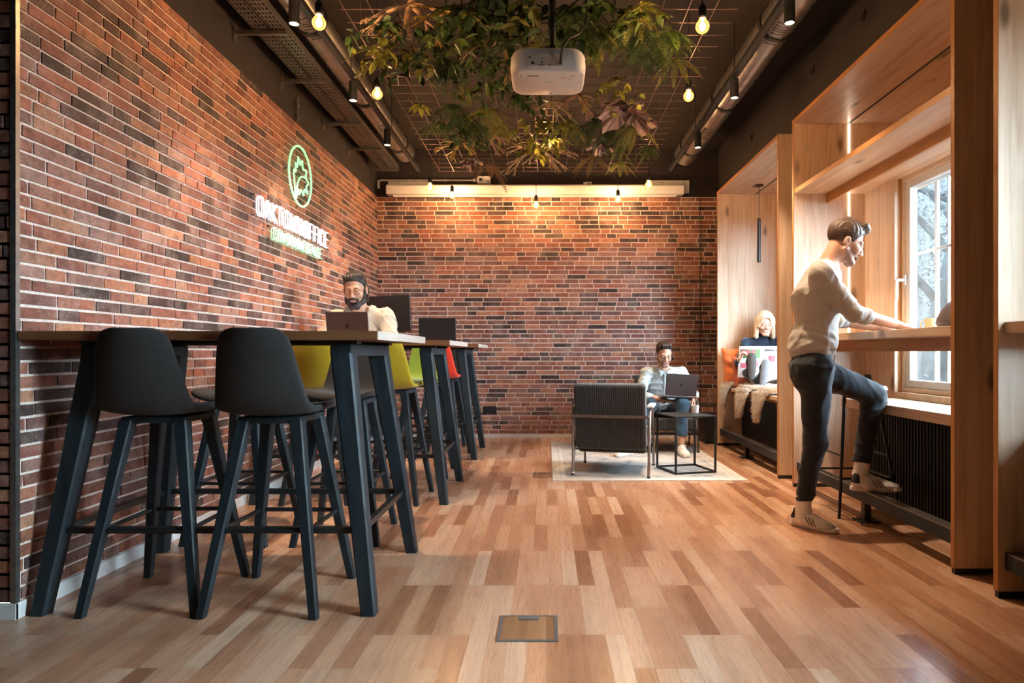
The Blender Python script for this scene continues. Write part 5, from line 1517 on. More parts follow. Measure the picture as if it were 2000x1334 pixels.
class Field:
    def __init__(s, lo, hi, step, fx=(), fy=(), fz=()):
        s.ax = [axis_pts(lo[i], hi[i], step, f) for i, f in enumerate((fx, fy, fz))]
        s.d = np.full([len(a) for a in s.ax], 0.5, dtype=np.float32)
    def sub(s, lo, hi):
        sl = []
        for i in range(3):
            a = int(np.searchsorted(s.ax[i], lo[i])); b = int(np.searchsorted(s.ax[i], hi[i]))
            sl.append(slice(max(a - 1, 0), min(b + 1, len(s.ax[i]))))
        g = np.meshgrid(s.ax[0][sl[0]], s.ax[1][sl[1]], s.ax[2][sl[2]], indexing='ij', sparse=True)
        return tuple(sl), g
    def put(s, fn, lo, hi, k, op='add'):
        m = 0.04 + k
        sl, g = s.sub([v - m for v in lo], [v + m for v in hi])
        if min(x.stop - x.start for x in sl) <= 0: return s
        n = fn(*g); a = s.d[sl]
        if op == 'add':
            if k > 0:
                h = np.clip(0.5 + 0.5 * (a - n) / k, 0, 1); r = a * (1 - h) + n * h - k * h * (1 - h)
            else: r = np.minimum(a, n)
        else:
            n = -n
            if k > 0:
                h = np.clip(0.5 - 0.5 * (a - n) / k, 0, 1); r = a * (1 - h) + n * h + k * h * (1 - h)
            else: r = np.maximum(a, n)
        s.d[sl] = r
        return s
    def cap(s, a, b, ra, rb=None, k=0.02, flat=None, fs=1.0, op='add'):
        """round cone from a to b; along the unit vector flat it is fs times as wide"""
        rb = ra if rb is None else rb
        a, b = np.array(a, dtype=np.float32), np.array(b, dtype=np.float32)
        R = max(ra, rb) * max(1.0, fs); lo = np.minimum(a, b) - R; hi = np.maximum(a, b) + R
        ba = b - a
        if flat is not None:
            f = np.array(nrm(flat), dtype=np.float32); q = 1.0 / fs - 1.0
            ba = ba + f * (ba @ f) * q
        L2 = float(ba @ ba) + 1e-9
        def fn(X, Y, Z):
            x, y, z = X - a[0], Y - a[1], Z - a[2]
            if flat is not None:
                dd = (x * f[0] + y * f[1] + z * f[2]) * q
                x, y, z = x + f[0] * dd, y + f[1] * dd, z + f[2] * dd
            t = np.clip((x * ba[0] + y * ba[1] + z * ba[2]) / L2, 0, 1)
            return np.sqrt((x - ba[0] * t) ** 2 + (y - ba[1] * t) ** 2 + (z - ba[2] * t) ** 2) - (ra + (rb - ra) * t)
        return s.put(fn, lo, hi, k, op)
    def ell(s, c, r, R=None, k=0.02, op='add'):
        """ellipsoid with radii r along the columns of R"""
        c = np.array(c, dtype=np.float32); A = np.eye(3, dtype=np.float32) if R is None else np.array(R, dtype=np.float32)
        m = max(r); lo, hi = c - m, c + m; r = [float(v) for v in r]
        def fn(X, Y, Z):
            x, y, z = X - c[0], Y - c[1], Z - c[2]
            u = [x * A[0][i] + y * A[1][i] + z * A[2][i] for i in range(3)]
            k0 = np.sqrt((u[0] / r[0]) ** 2 + (u[1] / r[1]) ** 2 + (u[2] / r[2]) ** 2)
            k1 = np.sqrt((u[0] / r[0] ** 2) ** 2 + (u[1] / r[1] ** 2) ** 2 + (u[2] / r[2] ** 2) ** 2) + 1e-6
            return k0 * (k0 - 1.0) / k1
        return s.put(fn, lo, hi, k, op)
    def rbox(s, c, h, R, rad, k=0.0, op='add'):
        c = np.array(c, dtype=np.float32); A = np.array(R, dtype=np.float32); m = math.sqrt(sum(v * v for v in h)) + rad
        def fn(X, Y, Z):
            x, y, z = X - c[0], Y - c[1], Z - c[2]
            q = [np.abs(x * A[0][i] + y * A[1][i] + z * A[2][i]) - h[i] for i in range(3)]
            o = np.sqrt(sum(np.maximum(v, 0) ** 2 for v in q)); return o + np.minimum(np.maximum(q[0], np.maximum(q[1], q[2])), 0) - rad
        return s.put(fn, c - m, c + m, k, op)
    def cut(s, p, n, k=0.0):
        """keep the side of the plane that n points away from"""
        g = np.meshgrid(*s.ax, indexing='ij', sparse=True); n = np.array(nrm(n), dtype=np.float32)
        v = (g[0] - p[0]) * n[0] + (g[1] - p[1]) * n[1] + (g[2] - p[2]) * n[2]
        s.d = np.maximum(s.d, v); return s
    def add(s, fn):
        g = np.meshgrid(*s.ax, indexing='ij', sparse=True)
        s.d = s.d + fn(*g).astype(np.float32); return s
    def maxf(s, fn):
        g = np.meshgrid(*s.ax, indexing='ij', sparse=True)
        s.d = np.maximum(s.d, fn(*g).astype(np.float32)); return s
    def mesh(s):
        """surface nets"""
        d = s.d; S = d < 0
        n0, n1, n2 = d.shape
        cnt = np.zeros((n0 - 1, n1 - 1, n2 - 1), dtype=np.uint8)
        offs = [(i, j, k) for i in (0, 1) for j in (0, 1) for k in (0, 1)]
        for i, j, k in offs: cnt += S[i:n0 - 1 + i, j:n1 - 1 + j, k:n2 - 1 + k]
        ijk = np.argwhere((cnt > 0) & (cnt < 8)); idx = np.full(cnt.shape, -1, dtype=np.int64); idx[tuple(ijk.T)] = np.arange(len(ijk))
        V = np.stack([d[ijk[:, 0] + i, ijk[:, 1] + j, ijk[:, 2] + k] for i, j, k in offs], 1)
        acc = np.zeros((len(ijk), 3)); num = np.zeros(len(ijk))
        for a in range(8):
            for b in range(a + 1, 8):
                if sum(x != y for x, y in zip(offs[a], offs[b])) != 1: continue
                m = (V[:, a] < 0) != (V[:, b] < 0)
                t = V[m, a] / (V[m, a] - V[m, b]); oa = np.array(offs[a]); ob = np.array(offs[b])
                acc[m] += oa + t[:, None] * (ob - oa); num[m] += 1
        P = ijk + acc / num[:, None]
        vs = np.stack([np.interp(P[:, i], np.arange(len(s.ax[i])), s.ax[i]) for i in range(3)], 1)
        faces = []
        for axn in range(3):
            o1, o2 = [(1, 2), (2, 0), (0, 1)][axn]
            A = [slice(None)] * 3; B = [slice(None)] * 3
            A[axn] = slice(0, -1); B[axn] = slice(1, None)
            ch = S[tuple(A)] != S[tuple(B)]
            e = np.argwhere(ch); e = e[(e[:, o1] > 0) & (e[:, o2] > 0) & (e[:, o1] < d.shape[o1] - 1) & (e[:, o2] < d.shape[o2] - 1)]
            ins = S[tuple(e.T)]
            def c(p, q):
                z = e.copy(); z[:, o1] -= p; z[:, o2] -= q; return idx[tuple(z.T)]
            q = np.stack([c(1, 1), c(0, 1), c(0, 0), c(1, 0)], 1)
            q[~ins] = q[~ins][:, ::-1]
            faces.append(q)
        F = np.concatenate(faces)
        return vs, F[(F >= 0).all(1)]
    def build(s, name, mats, parent, pick=None, smooth_it=1, lap=0.5, mask=None):
        vs, F = s.mesh()
        # light smoothing of the surface
        ed = np.concatenate([F[:, [0, 1]], F[:, [1, 2]], F[:, [2, 3]], F[:, [3, 0]]])
        for _ in range(smooth_it):
            acc = np.zeros_like(vs); n = np.zeros(len(vs))
            for a, b in ((0, 1), (1, 0)):
                np.add.at(acc, ed[:, a], vs[ed[:, b]]); np.add.at(n, ed[:, a], 1)
            vs = vs * (1 - lap) + lap * acc / np.maximum(n, 1)[:, None]
        off = wloc(parent); o3 = np.array([off.x, off.y, off.z])
        me = bpy.data.meshes.new(name)
        me.from_pydata((vs - o3).tolist(), [], F.tolist())
        mats = mats if isinstance(mats, (list, tuple)) else [mats]
        for m in mats: me.materials.append(m)
        if pick is not None:
            ctr = vs[F].mean(1); me.polygons.foreach_set('material_index', pick(ctr).astype(np.int32))
        if mask is not None:
            a, b_ = mask(vs); ca = me.color_attributes.new('Mask', 'FLOAT_COLOR', 'POINT')
            ca.data.foreach_set('color', np.stack([a, b_, a * 0, a * 0 + 1], 1).astype(np.float32).ravel())
        return finish(name, me, parent, smooth=True, sharp=0)

def folds(amp, seed, freq=34, vert=0.6, dirs=None):
    """creases: warped ridges, amp is their depth"""
    r = random.Random(seed); w = []
    for q in range(5):
        d = Vector((r.gauss(0, 1), r.gauss(0, 1), r.gauss(0, 1) * vert)) if dirs is None else Vector(dirs[q % len(dirs)]) + Vector((r.gauss(0, .25), r.gauss(0, .25), r.gauss(0, .25)))
        d.normalize(); e = d.orthogonal().normalized(); w.append((d, e, freq * r.uniform(0.5, 1.3), r.uniform(0, 6)))
    def fn(X, Y, Z):
        t = 0
        for d, e, f, p in w:
            u = X * d.x + Y * d.y + Z * d.z; v = X * e.x + Y * e.y + Z * e.z
            s_ = 1 - np.abs(np.sin(0.5 * f * u + p + 1.6 * np.sin(f * 0.31 * v + p) + 0.8 * np.sin(f * 0.23 * u + 2 * p)))
            t = t + s_ ** 3 * (0.5 + 0.5 * np.sin(f * 0.19 * v + 3 * p))
        return amp * (0.45 - t * 0.9)
    return fn

def frame(fwd, up):
    f = nrm(fwd); l = nrm(up).cross(f).normalized(); u = f.cross(l).normalized()
    return l, f, u                      # left, forward, up

class Head:
    def __init__(s, c, fwd, up, k=1.0):
        s.c = Vector(c); s.l, s.f, s.u = frame(fwd, up); s.k = k
        s.R = [[s.l[i], s.f[i], s.u[i]] for i in range(3)]
    def P(s, x, y, z): return s.c + (s.l * x + s.f * y + s.u * z) * s.k
    def loc(s, V):
        q = V - np.array(s.c)
        return q @ np.array(s.l) / s.k, q @ np.array(s.f) / s.k, q @ np.array(s.u) / s.k
    def g(s, X, Y, Z):
        x, y, z = X - s.c.x, Y - s.c.y, Z - s.c.z
        return tuple((x * v.x + y * v.y + z * v.z) / s.k for v in (s.l, s.f, s.u))
    def skull(s, F, fem=False):
        k = s.k; E = lambda c, r, kk=0.018, op='add': F.ell(s.P(*c), [v * k for v in r], s.R, kk * k, op)
        Cp = lambda a, b, ra, rb=None, kk=0.012, op='add': F.cap(s.P(*a), s.P(*b), ra * k, (ra if rb is None else rb) * k, kk * k, op=op)
        E((0, -.012, .042), (.0745, .096, .083))
        E((0, .030, -.028), (.0585, .064, .082), 0.02)
        for sx in (-1, 1):
            Cp((sx * .054, .004, -.055), (sx * .020, .066, -.102), .018, .017, 0.02)
            E((sx * .040, .062, -.030), (.024, .026, .024), 0.018)
            E((sx * .031, .099, -.001), (.017, .014, .011), 0.010, 'sub')
        Cp((-.014, .076, -.104), (.014, .076, -.104), .0165 if fem else .019, None, 0.016)
        Cp((-.036, .078, .016), (.036, .078, .016), .012 if not fem else .009, None, 0.016)
        Cp((0, .090, .008), (0, .113, -.034), .0075, .0105, 0.010)
        for sx in (-1, 1): E((sx * .0105, .103, -.040), (.0085, .0095, .0075), 0.006)
        Cp((-.020, .089, -.0645), (.020, .089, -.0645), .0062, None, 0.005)
        Cp((-.016, .089, -.0755), (.016, .089, -.0755), .0072, None, 0.005)
        Cp((-.022, .1015, -.0700), (.022, .1015, -.0700), .0028, None, 0.003, 'sub')
        for sx in (-1, 1):
            E((sx * .031, .0835, -.002), (.0155, .0125, .0125), 0.004)
            Ear = s.P(sx * .0775, -.010, -.014)
            F.ell(Ear, [.0085 * k, .019 * k, .031 * k], s.R, 0.006 * k)
            F.ell(s.P(sx * .0865, -.006, -.012), [.006 * k, .010 * k, .018 * k], s.R, 0.004 * k, 'sub')
    def eyes(s, parent, iris, closed=False):
        for sx in (-1, 1):
            b = MB(); k = s.k
            c = s.P(sx * .031, .0925, -.002)
            for mat, (rx, rz), dy in ((0, (.0120, .0062 if not closed else .0020), 0.0), (1, (.0056, .0056 if not closed else .0019), 0.0012)):
                n = 18; b.cur = mat
                b.add([c + s.f * (dy + .0048) * k] + [c + (s.l * rx * math.cos(2 * PI * i / n) + s.u * (rz * math.sin(2 * PI * i / n) - (0.001 if mat else 0)) + s.f * dy) * k - s.f * 0.0016 * k * (math.cos(2 * PI * i / n) ** 2) for i in range(n)], [(0, 1 + (i + 1) % n, 1 + i) for i in range(n)])
            b.build('eye', [M['eye_white'], iris], parent, smooth=True, sharp=0)
            bw = MB()
            bw.tube([s.P(sx * x, y, z) for x, y, z in ((.014, .0905, .0145), (.026, .0920, .0185), (.038, .0860, .0185), (.048, .0755, .0135))], [.0022 * k, .0032 * k, .0030 * k, .0014 * k], 7)
            bw.build('eyebrow', s.brow, parent, smooth=True)
            ld = MB(); ld.tube([s.P(sx * x, y, z) for x, y, z in ((.0185, .0900, .0015), (.025, .0950, .0050 if not closed else -.001), (.033, .0955, .0052 if not closed else -.0015), (.0440, .0870, .0010))], .0011 * k, 6)
            ld.build('eyelash', M['lash'], parent, smooth=True)

M['eye_white'] = plain('eye_white', (0.60, 0.56, 0.52), 0.25, var=0.03)
M['iris_brown'] = plain('iris_brown', (0.05, 0.025, 0.012), 0.2, var=0.1)
M['lash'] = plain('lashes', (0.015, 0.010, 0.008), 0.7, var=0.1)
def skin_mat(name, c):
    t_ = NT(name); co = t_.coords()
    f = t_.noise(co, 14.0, 4)
    at_ = t_.n('Attribute'); at_.attribute_name = 'Mask'; sp_ = t_.n('SeparateColor'); t_.l(at_.outputs['Color'], sp_.inputs[0])
    col = t_.ramp(f, [(0.3, tuple(v * q for v, q in zip(c, (0.94, 0.86, 0.84)))), (0.7, c)])
    hairs = t_.ramp(t_.noise(co, 420.0, 2, 0.7), [(0.3, 0.45), (0.7, 0.85)])
    col = t_.mix(col, (0.13, 0.075, 0.050), t_.math('MULTIPLY', sp_.outputs[0], hairs))
    col = t_.mix(col, (c[0] * 0.78, c[1] * 0.52, c[2] * 0.55), t_.math('MULTIPLY', sp_.outputs[1], 0.8))
    t_.set(col, 0.48, 0, 0.4)
    t_.b.inputs['Subsurface Weight'].default_value = 0.08; t_.b.inputs['Subsurface Radius'].default_value = (0.01, 0.004, 0.002)
    t_.bump(t_.noise(co, 240.0, 2), 0.08, 0.001)
    return t_.m
def hair_mat(name, a, b_, rough=0.5, scale=(1, 1, 1)):
    t_ = NT(name); f = t_.noise(t_.coords((150 * scale[0], 150 * scale[1], 150 * scale[2])), 1.0, 3, 0.6)
    t_.set(t_.ramp(f, [(0.32, a), (0.68, b_)]), rough, 0, 0.45)
    t_.bump(f, 0.5, 0.002)
    return t_.m
SK = skin_mat('skin_light', (0.62, 0.37, 0.26)); SKW = skin_mat('skin_fair', (0.68, 0.43, 0.33))
H_BROWN = hair_mat('brown_hair', (0.035, 0.018, 0.010), (0.12, 0.068, 0.038), scale=(0.35, 1, 1))
H_DARK = hair_mat('dark_hair', (0.010, 0.007, 0.006), (0.040, 0.026, 0.020))
H_BLOND = hair_mat('blond_hair', (0.56, 0.40, 0.24), (0.86, 0.72, 0.54), scale=(1, 1, 0.12))
def knit(name, c, heather=0.25):
    t_ = NT(name); co = t_.coords()
    a = t_.noise(co, 700.0, 2, 0.8); g = t_.noise(co, 120.0, 3, 0.7)
    col = t_.ramp(g, [(0.3, tuple(v * (1 - heather) for v in c)), (0.7, tuple(min(1, v * (1 + heather * 0.5)) for v in c))])
    t_.set(col, 0.92, 0, 0.2); t_.b.inputs['Sheen Weight'].default_value = 0.25; t_.bump(a, 0.35, 0.0015)
    return t_.m
K_GREY = knit('heather_sweater', (0.52, 0.48, 0.44), 0.12); K_CREAM = knit('cream_hoodie', (0.50, 0.43, 0.35), 0.1)
TROUSER = knit('dark_trousers', (0.022, 0.027, 0.034), 0.25); JEANS = knit('blue_jeans', (0.035, 0.085, 0.15), 0.35); LJEANS = knit('pale_jeans', (0.42, 0.50, 0.58), 0.15)
SHIRT = knit('pale_blue_shirt', (0.50, 0.60, 0.64), 0.06); NAVY = knit('navy_jumper', (0.018, 0.032, 0.055), 0.2)
SHOE_W = plain('white_leather', (0.86, 0.83, 0.80), 0.45, var=0.06); SOLE_W = plain('white_rubber', (0.82, 0.78, 0.74), 0.6, var=0.06)
SHOE_D = plain('dark_leather', (0.020, 0.020, 0.022), 0.4, var=0.2); SOLE_G = plain('grey_rubber', (0.16, 0.17, 0.19), 0.7, var=0.15)

def hand(F, w, fwd, back, thumb, curl=(0.2, 0.2, 0.25, 0.3), spread=0.10, size=1.0, thumb_out=0.75, reach=None):
    """palm, five fingers with knuckle bends; fwd along the fingers, back out of the back of the hand, thumb towards the thumb side"""
    w = Vector(w); f = nrm(fwd); b = Vector(back); b = (b - f * b.dot(f)).normalized(); t = Vector(thumb); t = (t - f * t.dot(f) - b * t.dot(b)).normalized()
    z = size
    kn = []
    for i, (q, L) in enumerate(((0.030, .086), (0.010, .089), (-0.010, .084), (-0.029, .076))):
        k_ = w + (f * L + t * q + b * (-0.003 * abs(i - 1))) * z; kn.append(k_)
        F.cap(w + (t * q * 0.55 + f * 0.012) * z, k_, 0.0135 * z, 0.0105 * z, 0.014 * z)
    segs = ((.040, .025, .020), (.044, .028, .021), (.041, .026, .020), (.032, .020, .018))
    for i in range(4):
        ang = curl[i]; p = kn[i]; d = (f + t * spread * (1.4 - i * 0.95)).normalized(); r = 0.0088 * z if i < 3 else 0.0078 * z
        bend = 0
        for j, L in enumerate(segs[i]):
            bend += ang * (1.0 if j == 0 else 1.25 if j == 1 else 0.8)
            dd = (d * math.cos(bend) - b * math.sin(bend)).normalized(); q = p + dd * L * z
            F.cap(p, q, r, r * 0.93, 0.004 * z); p = q; r *= 0.93
    p = w + (t * 0.026 + f * 0.022 - b * 0.008) * z; d = (f * 0.72 + t * thumb_out - b * 0.25).normalized()
    q = p + d * 0.040 * z; F.cap(w + f * 0.012 * z, p, 0.015 * z, 0.014 * z, 0.014 * z); F.cap(p, q, 0.0135 * z, 0.0105 * z, 0.012 * z)
    d2 = (f * 0.95 + t * thumb_out * 0.35 - b * 0.25).normalized(); s_ = q + d2 * 0.030 * z; F.cap(q, s_, 0.0102 * z, 0.0092 * z, 0.004 * z)
    F.cap(s_, s_ + (d2 - b * 0.2).normalized() * 0.022 * z, 0.0092 * z, 0.0076 * z, 0.004 * z)

def sneaker(heel, toe, up, parent, upper, sole, accent=None, heelc=None, h=0.085, wid=0.047, name='shoe', stripes=True, laces=True, step=0.004):
    """a low trainer from heel to toe on its sole"""
    heel, toe = Vector(heel), Vector(toe); f = (toe - heel).normalized(); u = Vector(up); u = (u - f * u.dot(f)).normalized(); s = f.cross(u); L = (toe - heel).length
    P = lambda a, b_, c: heel + f * (a * L) + s * b_ + u * c
    allp = [P(a, b_, c) for a in (-.06, 1.06) for b_ in (-.08, .08) for c in (-.02, h + .05)]
    lo = [min(p[i] for p in allp) for i in range(3)]; hi = [max(p[i] for p in allp) for i in range(3)]
    R = [[s[i], f[i], u[i]] for i in range(3)]
    t = bpy.data.objects.new(name, None); COL.objects.link(t); t.parent = parent; t.location = heel - wloc(parent)
    F = Field(lo, hi, step)
    F.cap(P(.14, 0, .040), P(.30, 0, .040), .030, .033, 0.02, s, 1.05)
    F.cap(P(.30, 0, .038), P(.66, 0.003, .032), .034, .031, 0.02, s, 1.25)
    F.cap(P(.66, 0.003, .030), P(.86, 0.004, .026), .031, .024, 0.02, s, 1.45)
    F.cap(P(.15, 0, .055), P(.18, 0, h), .030, .030, 0.02, s, 1.0)
    F.cap(P(.30, 0, .060), P(.52, 0, .058), .030, .020, 0.025, s, 1.15)
    F.cap(P(.20, 0, h + .012), P(.24, 0, h - .022), .026, .020, 0.006, s, 1.0, 'sub')
    F.cut(P(0, 0, .012), -u)
    def pick(c):
        q = c - np.array(heel); a = q @ np.array(f) / L; z = q @ np.array(u)
        m = np.zeros(len(c))
        if heelc is not None: m[(a < 0.16) & (z > .048)] = 1
        if accent is not None:
            m[(a > 0.80)] = 2
        return m
    F.build('upper', [upper, heelc or upper, accent or upper], t, pick)
    b = MB(); n = 40; rings = []
    out = []
    for i in range(n):
        a = 2 * PI * i / n; x = math.cos(a); y = math.sin(a)
        ww = wid * (0.78 if x < -0.2 else 0.78 + 0.22 * min(1, (x + 0.2) / 0.6)); ww *= 1.0
        out.append((0.5 + 0.5 * math.copysign(abs(x) ** 0.75, x), ww * math.copysign(abs(y) ** 0.72, y)))
    for c, k in ((0.0, .93), (.003, 1.0), (.022, 1.0), (.026, .96)):
        rings.append([P(.5 + (a - .5) * (k * 0.985 + 0.0), y * k, c + .010 * max(0, a - .8) ** 1.0) for a, y in out])
    b.rings(rings); b.build('sole', sole, t, smooth=True, sharp=50)
    def val(p):
        ix = [min(len(F.ax[i]) - 1, int(np.searchsorted(F.ax[i], p[i]))) for i in range(3)]
        return F.d[ix[0], ix[1], ix[2]]
    def side_at(a, c, sd):
        for k in range(60, 8, -1):
            if val(P(a, sd * k * .001, c)) < 0: return P(a, sd * (k * .001 + .0012), c)
        return P(a, sd * .03, c)
    def top_at(a, b_):
        for k in range(int((h + .04) * 1000), 20, -1):
            if val(P(a, b_, k * .001)) < 0: return P(a, b_, k * .001 + .002)
        return P(a, b_, .06)
    if stripes:
        for side in (-1, 1):
            for k in range(3):
                a0 = .42 + k * .065
                st = MB(); st.tube([side_at(a0 + .075 - q * .11, .026 + q * .040, side) for q in (0, .25, .5, .75, 1)], .0030, 5)
                st.build('side_stripe', M['stripe'], t)
    if laces:
        lc = MB()
        for k in range(6):
            a = .37 + k * .05; w_ = .021 - .001 * k
            lc.tube([top_at(a + .01 * (1 - abs(q)), q * w_) for q in (-1, -.5, 0, .5, 1)], .0036, 6)
        for sd in (-1, 1):
            c0 = top_at(.36, 0)
            lc.tube([c0, c0 + s * sd * .016 + u * .012, c0 + s * sd * .034 + u * .006 + f * .01, c0 + s * sd * .022 + f * .02 + u * .002, c0 + f * .004], .0030, 6)
        lc.build('laces', upper, t, smooth=True)
        tg = MB(); tg.rings([[top_at(.40, -.011) + u * q, top_at(.40, .011) + u * q, top_at(.31, .013) + u * (q + .006), top_at(.31, -.013) + u * (q + .006)] for q in (-.002, .003)])
        tg.build('tongue', upper, t, bevel=.002)
    return t
M['stripe'] = plain('dark_stripe', (0.16, 0.12, 0.10), 0.5)

def limbs(F, pairs):
    for a, b, ra, rb, *k in pairs: F.cap(a, b, ra, rb, *(k or [0.02]))

# ---------------- the standing man at the counter
t = thing('person', 'man in a beige sweater standing at the window counter with one foot raised', 'person', (1.55, 3.72, 0))
hipR, hipL = Vector((1.525, 3.675, .915)), Vector((1.56, 3.855, .915))          # his right side is towards the camera
kneR, ankR = Vector((1.528, 3.705, .50)), Vector((1.478, 3.745, .105))
kneL, ankL = Vector((1.955, 3.885, .745)), Vector((1.855, 3.845, .285))
wst = Vector((1.535, 3.77, 1.03)); chs = Vector((1.575, 3.775, 1.30)); nck = Vector((1.638, 3.78, 1.512))
shR, shL = Vector((1.522, 3.605, 1.435)), Vector((1.645, 3.945, 1.425))
elR, elL = Vector((1.690, 3.575, 1.215)), Vector((1.745, 3.985, 1.205))
wrR, wrL = Vector((1.965, 3.66, 1.160)), Vector((1.985, 3.90, 1.155))
hd = Head((1.730, 3.775, 1.642), (1, -0.10, -0.42), (0.42, 0, 1), 1.0); hd.brow = H_BROWN
lat = Vector((0.08, 1, 0)).normalized()
F = Field((1.40, 3.50, .06), (2.24, 4.05, 1.80), 0.0075, fx=((1.60, 1.86, .0036), (1.93, 2.20, .0032)), fy=((3.56, 3.98, .0036),), fz=((1.10, 1.24, .0030), (1.46, 1.79, .0036)))
hd.skull(F)
F.cap(hd.P(0, -.030, -.045), nck + Vector((-.012, 0, -.02)), .053, .060, 0.02)
F.cap(nck, shR + Vector((.0, .04, -.02)), .045, .04); F.cap(nck, shL + Vector((0, -.04, -.02)), .045, .04)
F.cap(chs, nck + Vector((0, 0, -.06)), .085, .06, 0.03, lat, 1.4); F.cap(wst, chs, .085, .09, 0.03, lat, 1.3); F.cap(hipR, hipL, .075, .075); F.cap((hipR + hipL) / 2, wst, .085, .08, 0.03, lat, 1.3)
limbs(F, ((shR, elR, .040, .036), (shL, elL, .040, .036), (elR, wrR, .039, .027), (elL, wrL, .039, .027), (hipR, kneR, .06, .045), (kneR, ankR, .042, .034), (hipL, kneL, .06, .045), (kneL, ankL, .042, .034)))
hand(F, wrR + Vector((.006, 0, -.004)), (1, .10, -.10), (.15, -.25, 1), (0, 1, .15), (0.30, 0.34, 0.38, 0.44), 0.16, 1.0, 0.55)
hand(F, wrL + Vector((.006, 0, -.004)), (1, -.35, -.10), (.1, .15, 1), (0, -1, .1), (0.28, 0.3, 0.34, 0.38), 0.12)
def sstep(x, a, b_):
    q = np.clip((x - a) / (b_ - a), 0, 1); return q * q * (3 - 2 * q)
def face_mask(h, beard=1.0):
    """where stubble grows and where the lips are"""
    def fn(V):
        x, y, z = h.loc(V); ax = np.abs(x)
        top = np.interp(y, [-.01, .02, .05, .09, .12], [-.012, -.034, -.048, -.050, -.050])
        st = sstep(z, top + .010, top - .010) * sstep(y, -.012, .006 + 0.0) * sstep(z, -.135, -.118) * sstep(y, .0, .03 - 0.0) ** 0.5
        st = np.where((z < -.085) & (y < .02), st * 0.3, st)
        lip = sstep((x / .0215) ** 2 + ((z + .0700 + .6 * x * x / .02) / .0088) ** 2, 1.15, .75) * sstep(y, .074, .082)
        return st * beard * (1 - lip), lip
    return fn
F.build('body', SK, t, mask=face_mask(hd))
hd.eyes(t, M['iris_brown'])
# swept back hair, short at the sides
H = Field([v - .15 for v in hd.c], [v + .16 for v in hd.c], .0036)
H.ell(hd.P(0, -.014, .046), (.0805, .1025, .090), hd.R, 0.0)
H.cap(hd.P(-.022, .066, .116), hd.P(.022, .066, .116), .024, .024, .02); H.cap(hd.P(0, .082, .108), hd.P(0, -.03, .128), .026, .020, .02)
def hair_line(h, fx, fz):
    def fn(X, Y, Z):
        x, y, z = h.g(X, Y, Z)
        return (np.interp(y, fx, fz) - z).astype(np.float32) * 0.8
    return fn
H.maxf(hair_line(hd, [-.11, -.06, -.028, -.022, .008, .020, .045, .075, .10], [-.085, -.080, -.060, .016, .016, -.022, .030, .072, .082]))
H.add(lambda X, Y, Z: 0.0022 * np.sin(330 * hd.g(X, Y, Z)[0] + 6 * np.sin(30 * hd.g(X, Y, Z)[1])) * (hd.g(X, Y, Z)[2] > .05))
H.build('hair', H_BROWN, t)
# sweater
S = Field((1.36, 3.48, .94), (1.95, 4.08, 1.60), 0.0058)
S.cap(chs + Vector((0, 0, -.02)), nck + Vector((-.02, 0, -.075)), .118, .085, 0.04, lat, 1.42)
S.cap(Vector((1.588, 3.775, 1.478)), Vector((1.520, 3.770, 1.33)), .062, .092, .05, lat, 1.65)
S.cap(wst + Vector((0, 0, -.06)), chs, .114, .122, 0.04, lat, 1.28)
S.cap(nck + Vector((-.012, 0, -.05)), shR, .055, .062, 0.04); S.cap(nck + Vector((-.012, 0, -.05)), shL, .055, .062, 0.04)
for a, e, w_ in ((shR, elR, wrR), (shL, elL, wrL)):
    cu = e.lerp(w_, .30)
    S.cap(a, e, .064, .051, 0.035); S.cap(e, cu, .050, .043, 0.015)
    n_ = (w_ - e).normalized(); S.cap(cu - n_ * .022, cu - n_ * .006, .048, .046, .008)
S.cap(wst + Vector((.004, 0, -.045)), wst + Vector((.010, 0, .03)), .122, .128, 0.03, lat, 1.26)
def rings_on(S, a, b, amp, wl, seed, R=.09):
    a, b = Vector(a), Vector(b); L = (b - a).length; d = (b - a) / L; r = random.Random(seed); ph = [r.uniform(0, 6) for _ in range(4)]
    def fn(X, Y, Z):
        x, y, z = X - a.x, Y - a.y, Z - a.z; q = x * d.x + y * d.y + z * d.z
        rad2 = x * x + y * y + z * z - q * q
        win = np.clip(q / .03 + 1, 0, 1) * np.clip((L - q) / .03 + 1, 0, 1) * np.clip((R * R - rad2) / (R * R * .5), 0, 1)
        wob = 9 * (x * d.y - y * d.x) + 6 * z
        return -amp * win * (0.3 + 0.7 * np.abs(np.sin(PI * q / wl + 1.4 * np.sin(wob * 3 + ph[0]) + ph[1]))) + amp * win * .5
    S.add(fn)
for a_, e_, w_ in ((shR, elR, wrR), (shL, elL, wrL)):
    rings_on(S, a_.lerp(e_, .55), e_.lerp(w_, .28), .007, .026, 3)
rings_on(S, Vector((1.50, 3.77, .99)), Vector((1.55, 3.77, 1.13)), .006, .045, 8, .30)
S.add(folds(.0085, 5, 44, dirs=((.5, .3, 1), (-.6, .2, 1), (.8, -.3, .5)))); S.add(folds(.0035, 8, 95))
S.maxf(lambda X, Y, Z: (0.975 + 0.10 * (X - 1.535) - Z + 0 * Y))
S.add(lambda X, Y, Z: np.where(Z < 1.012 + 0.10 * (X - 1.535), 0.006, 0.0) + 0 * X + 0 * Y)
S.ell(nck + Vector((.028, 0, .028)), (.068, .074, .062), None, .012, 'sub')
S.build('sweater', K_GREY, t, smooth_it=2)
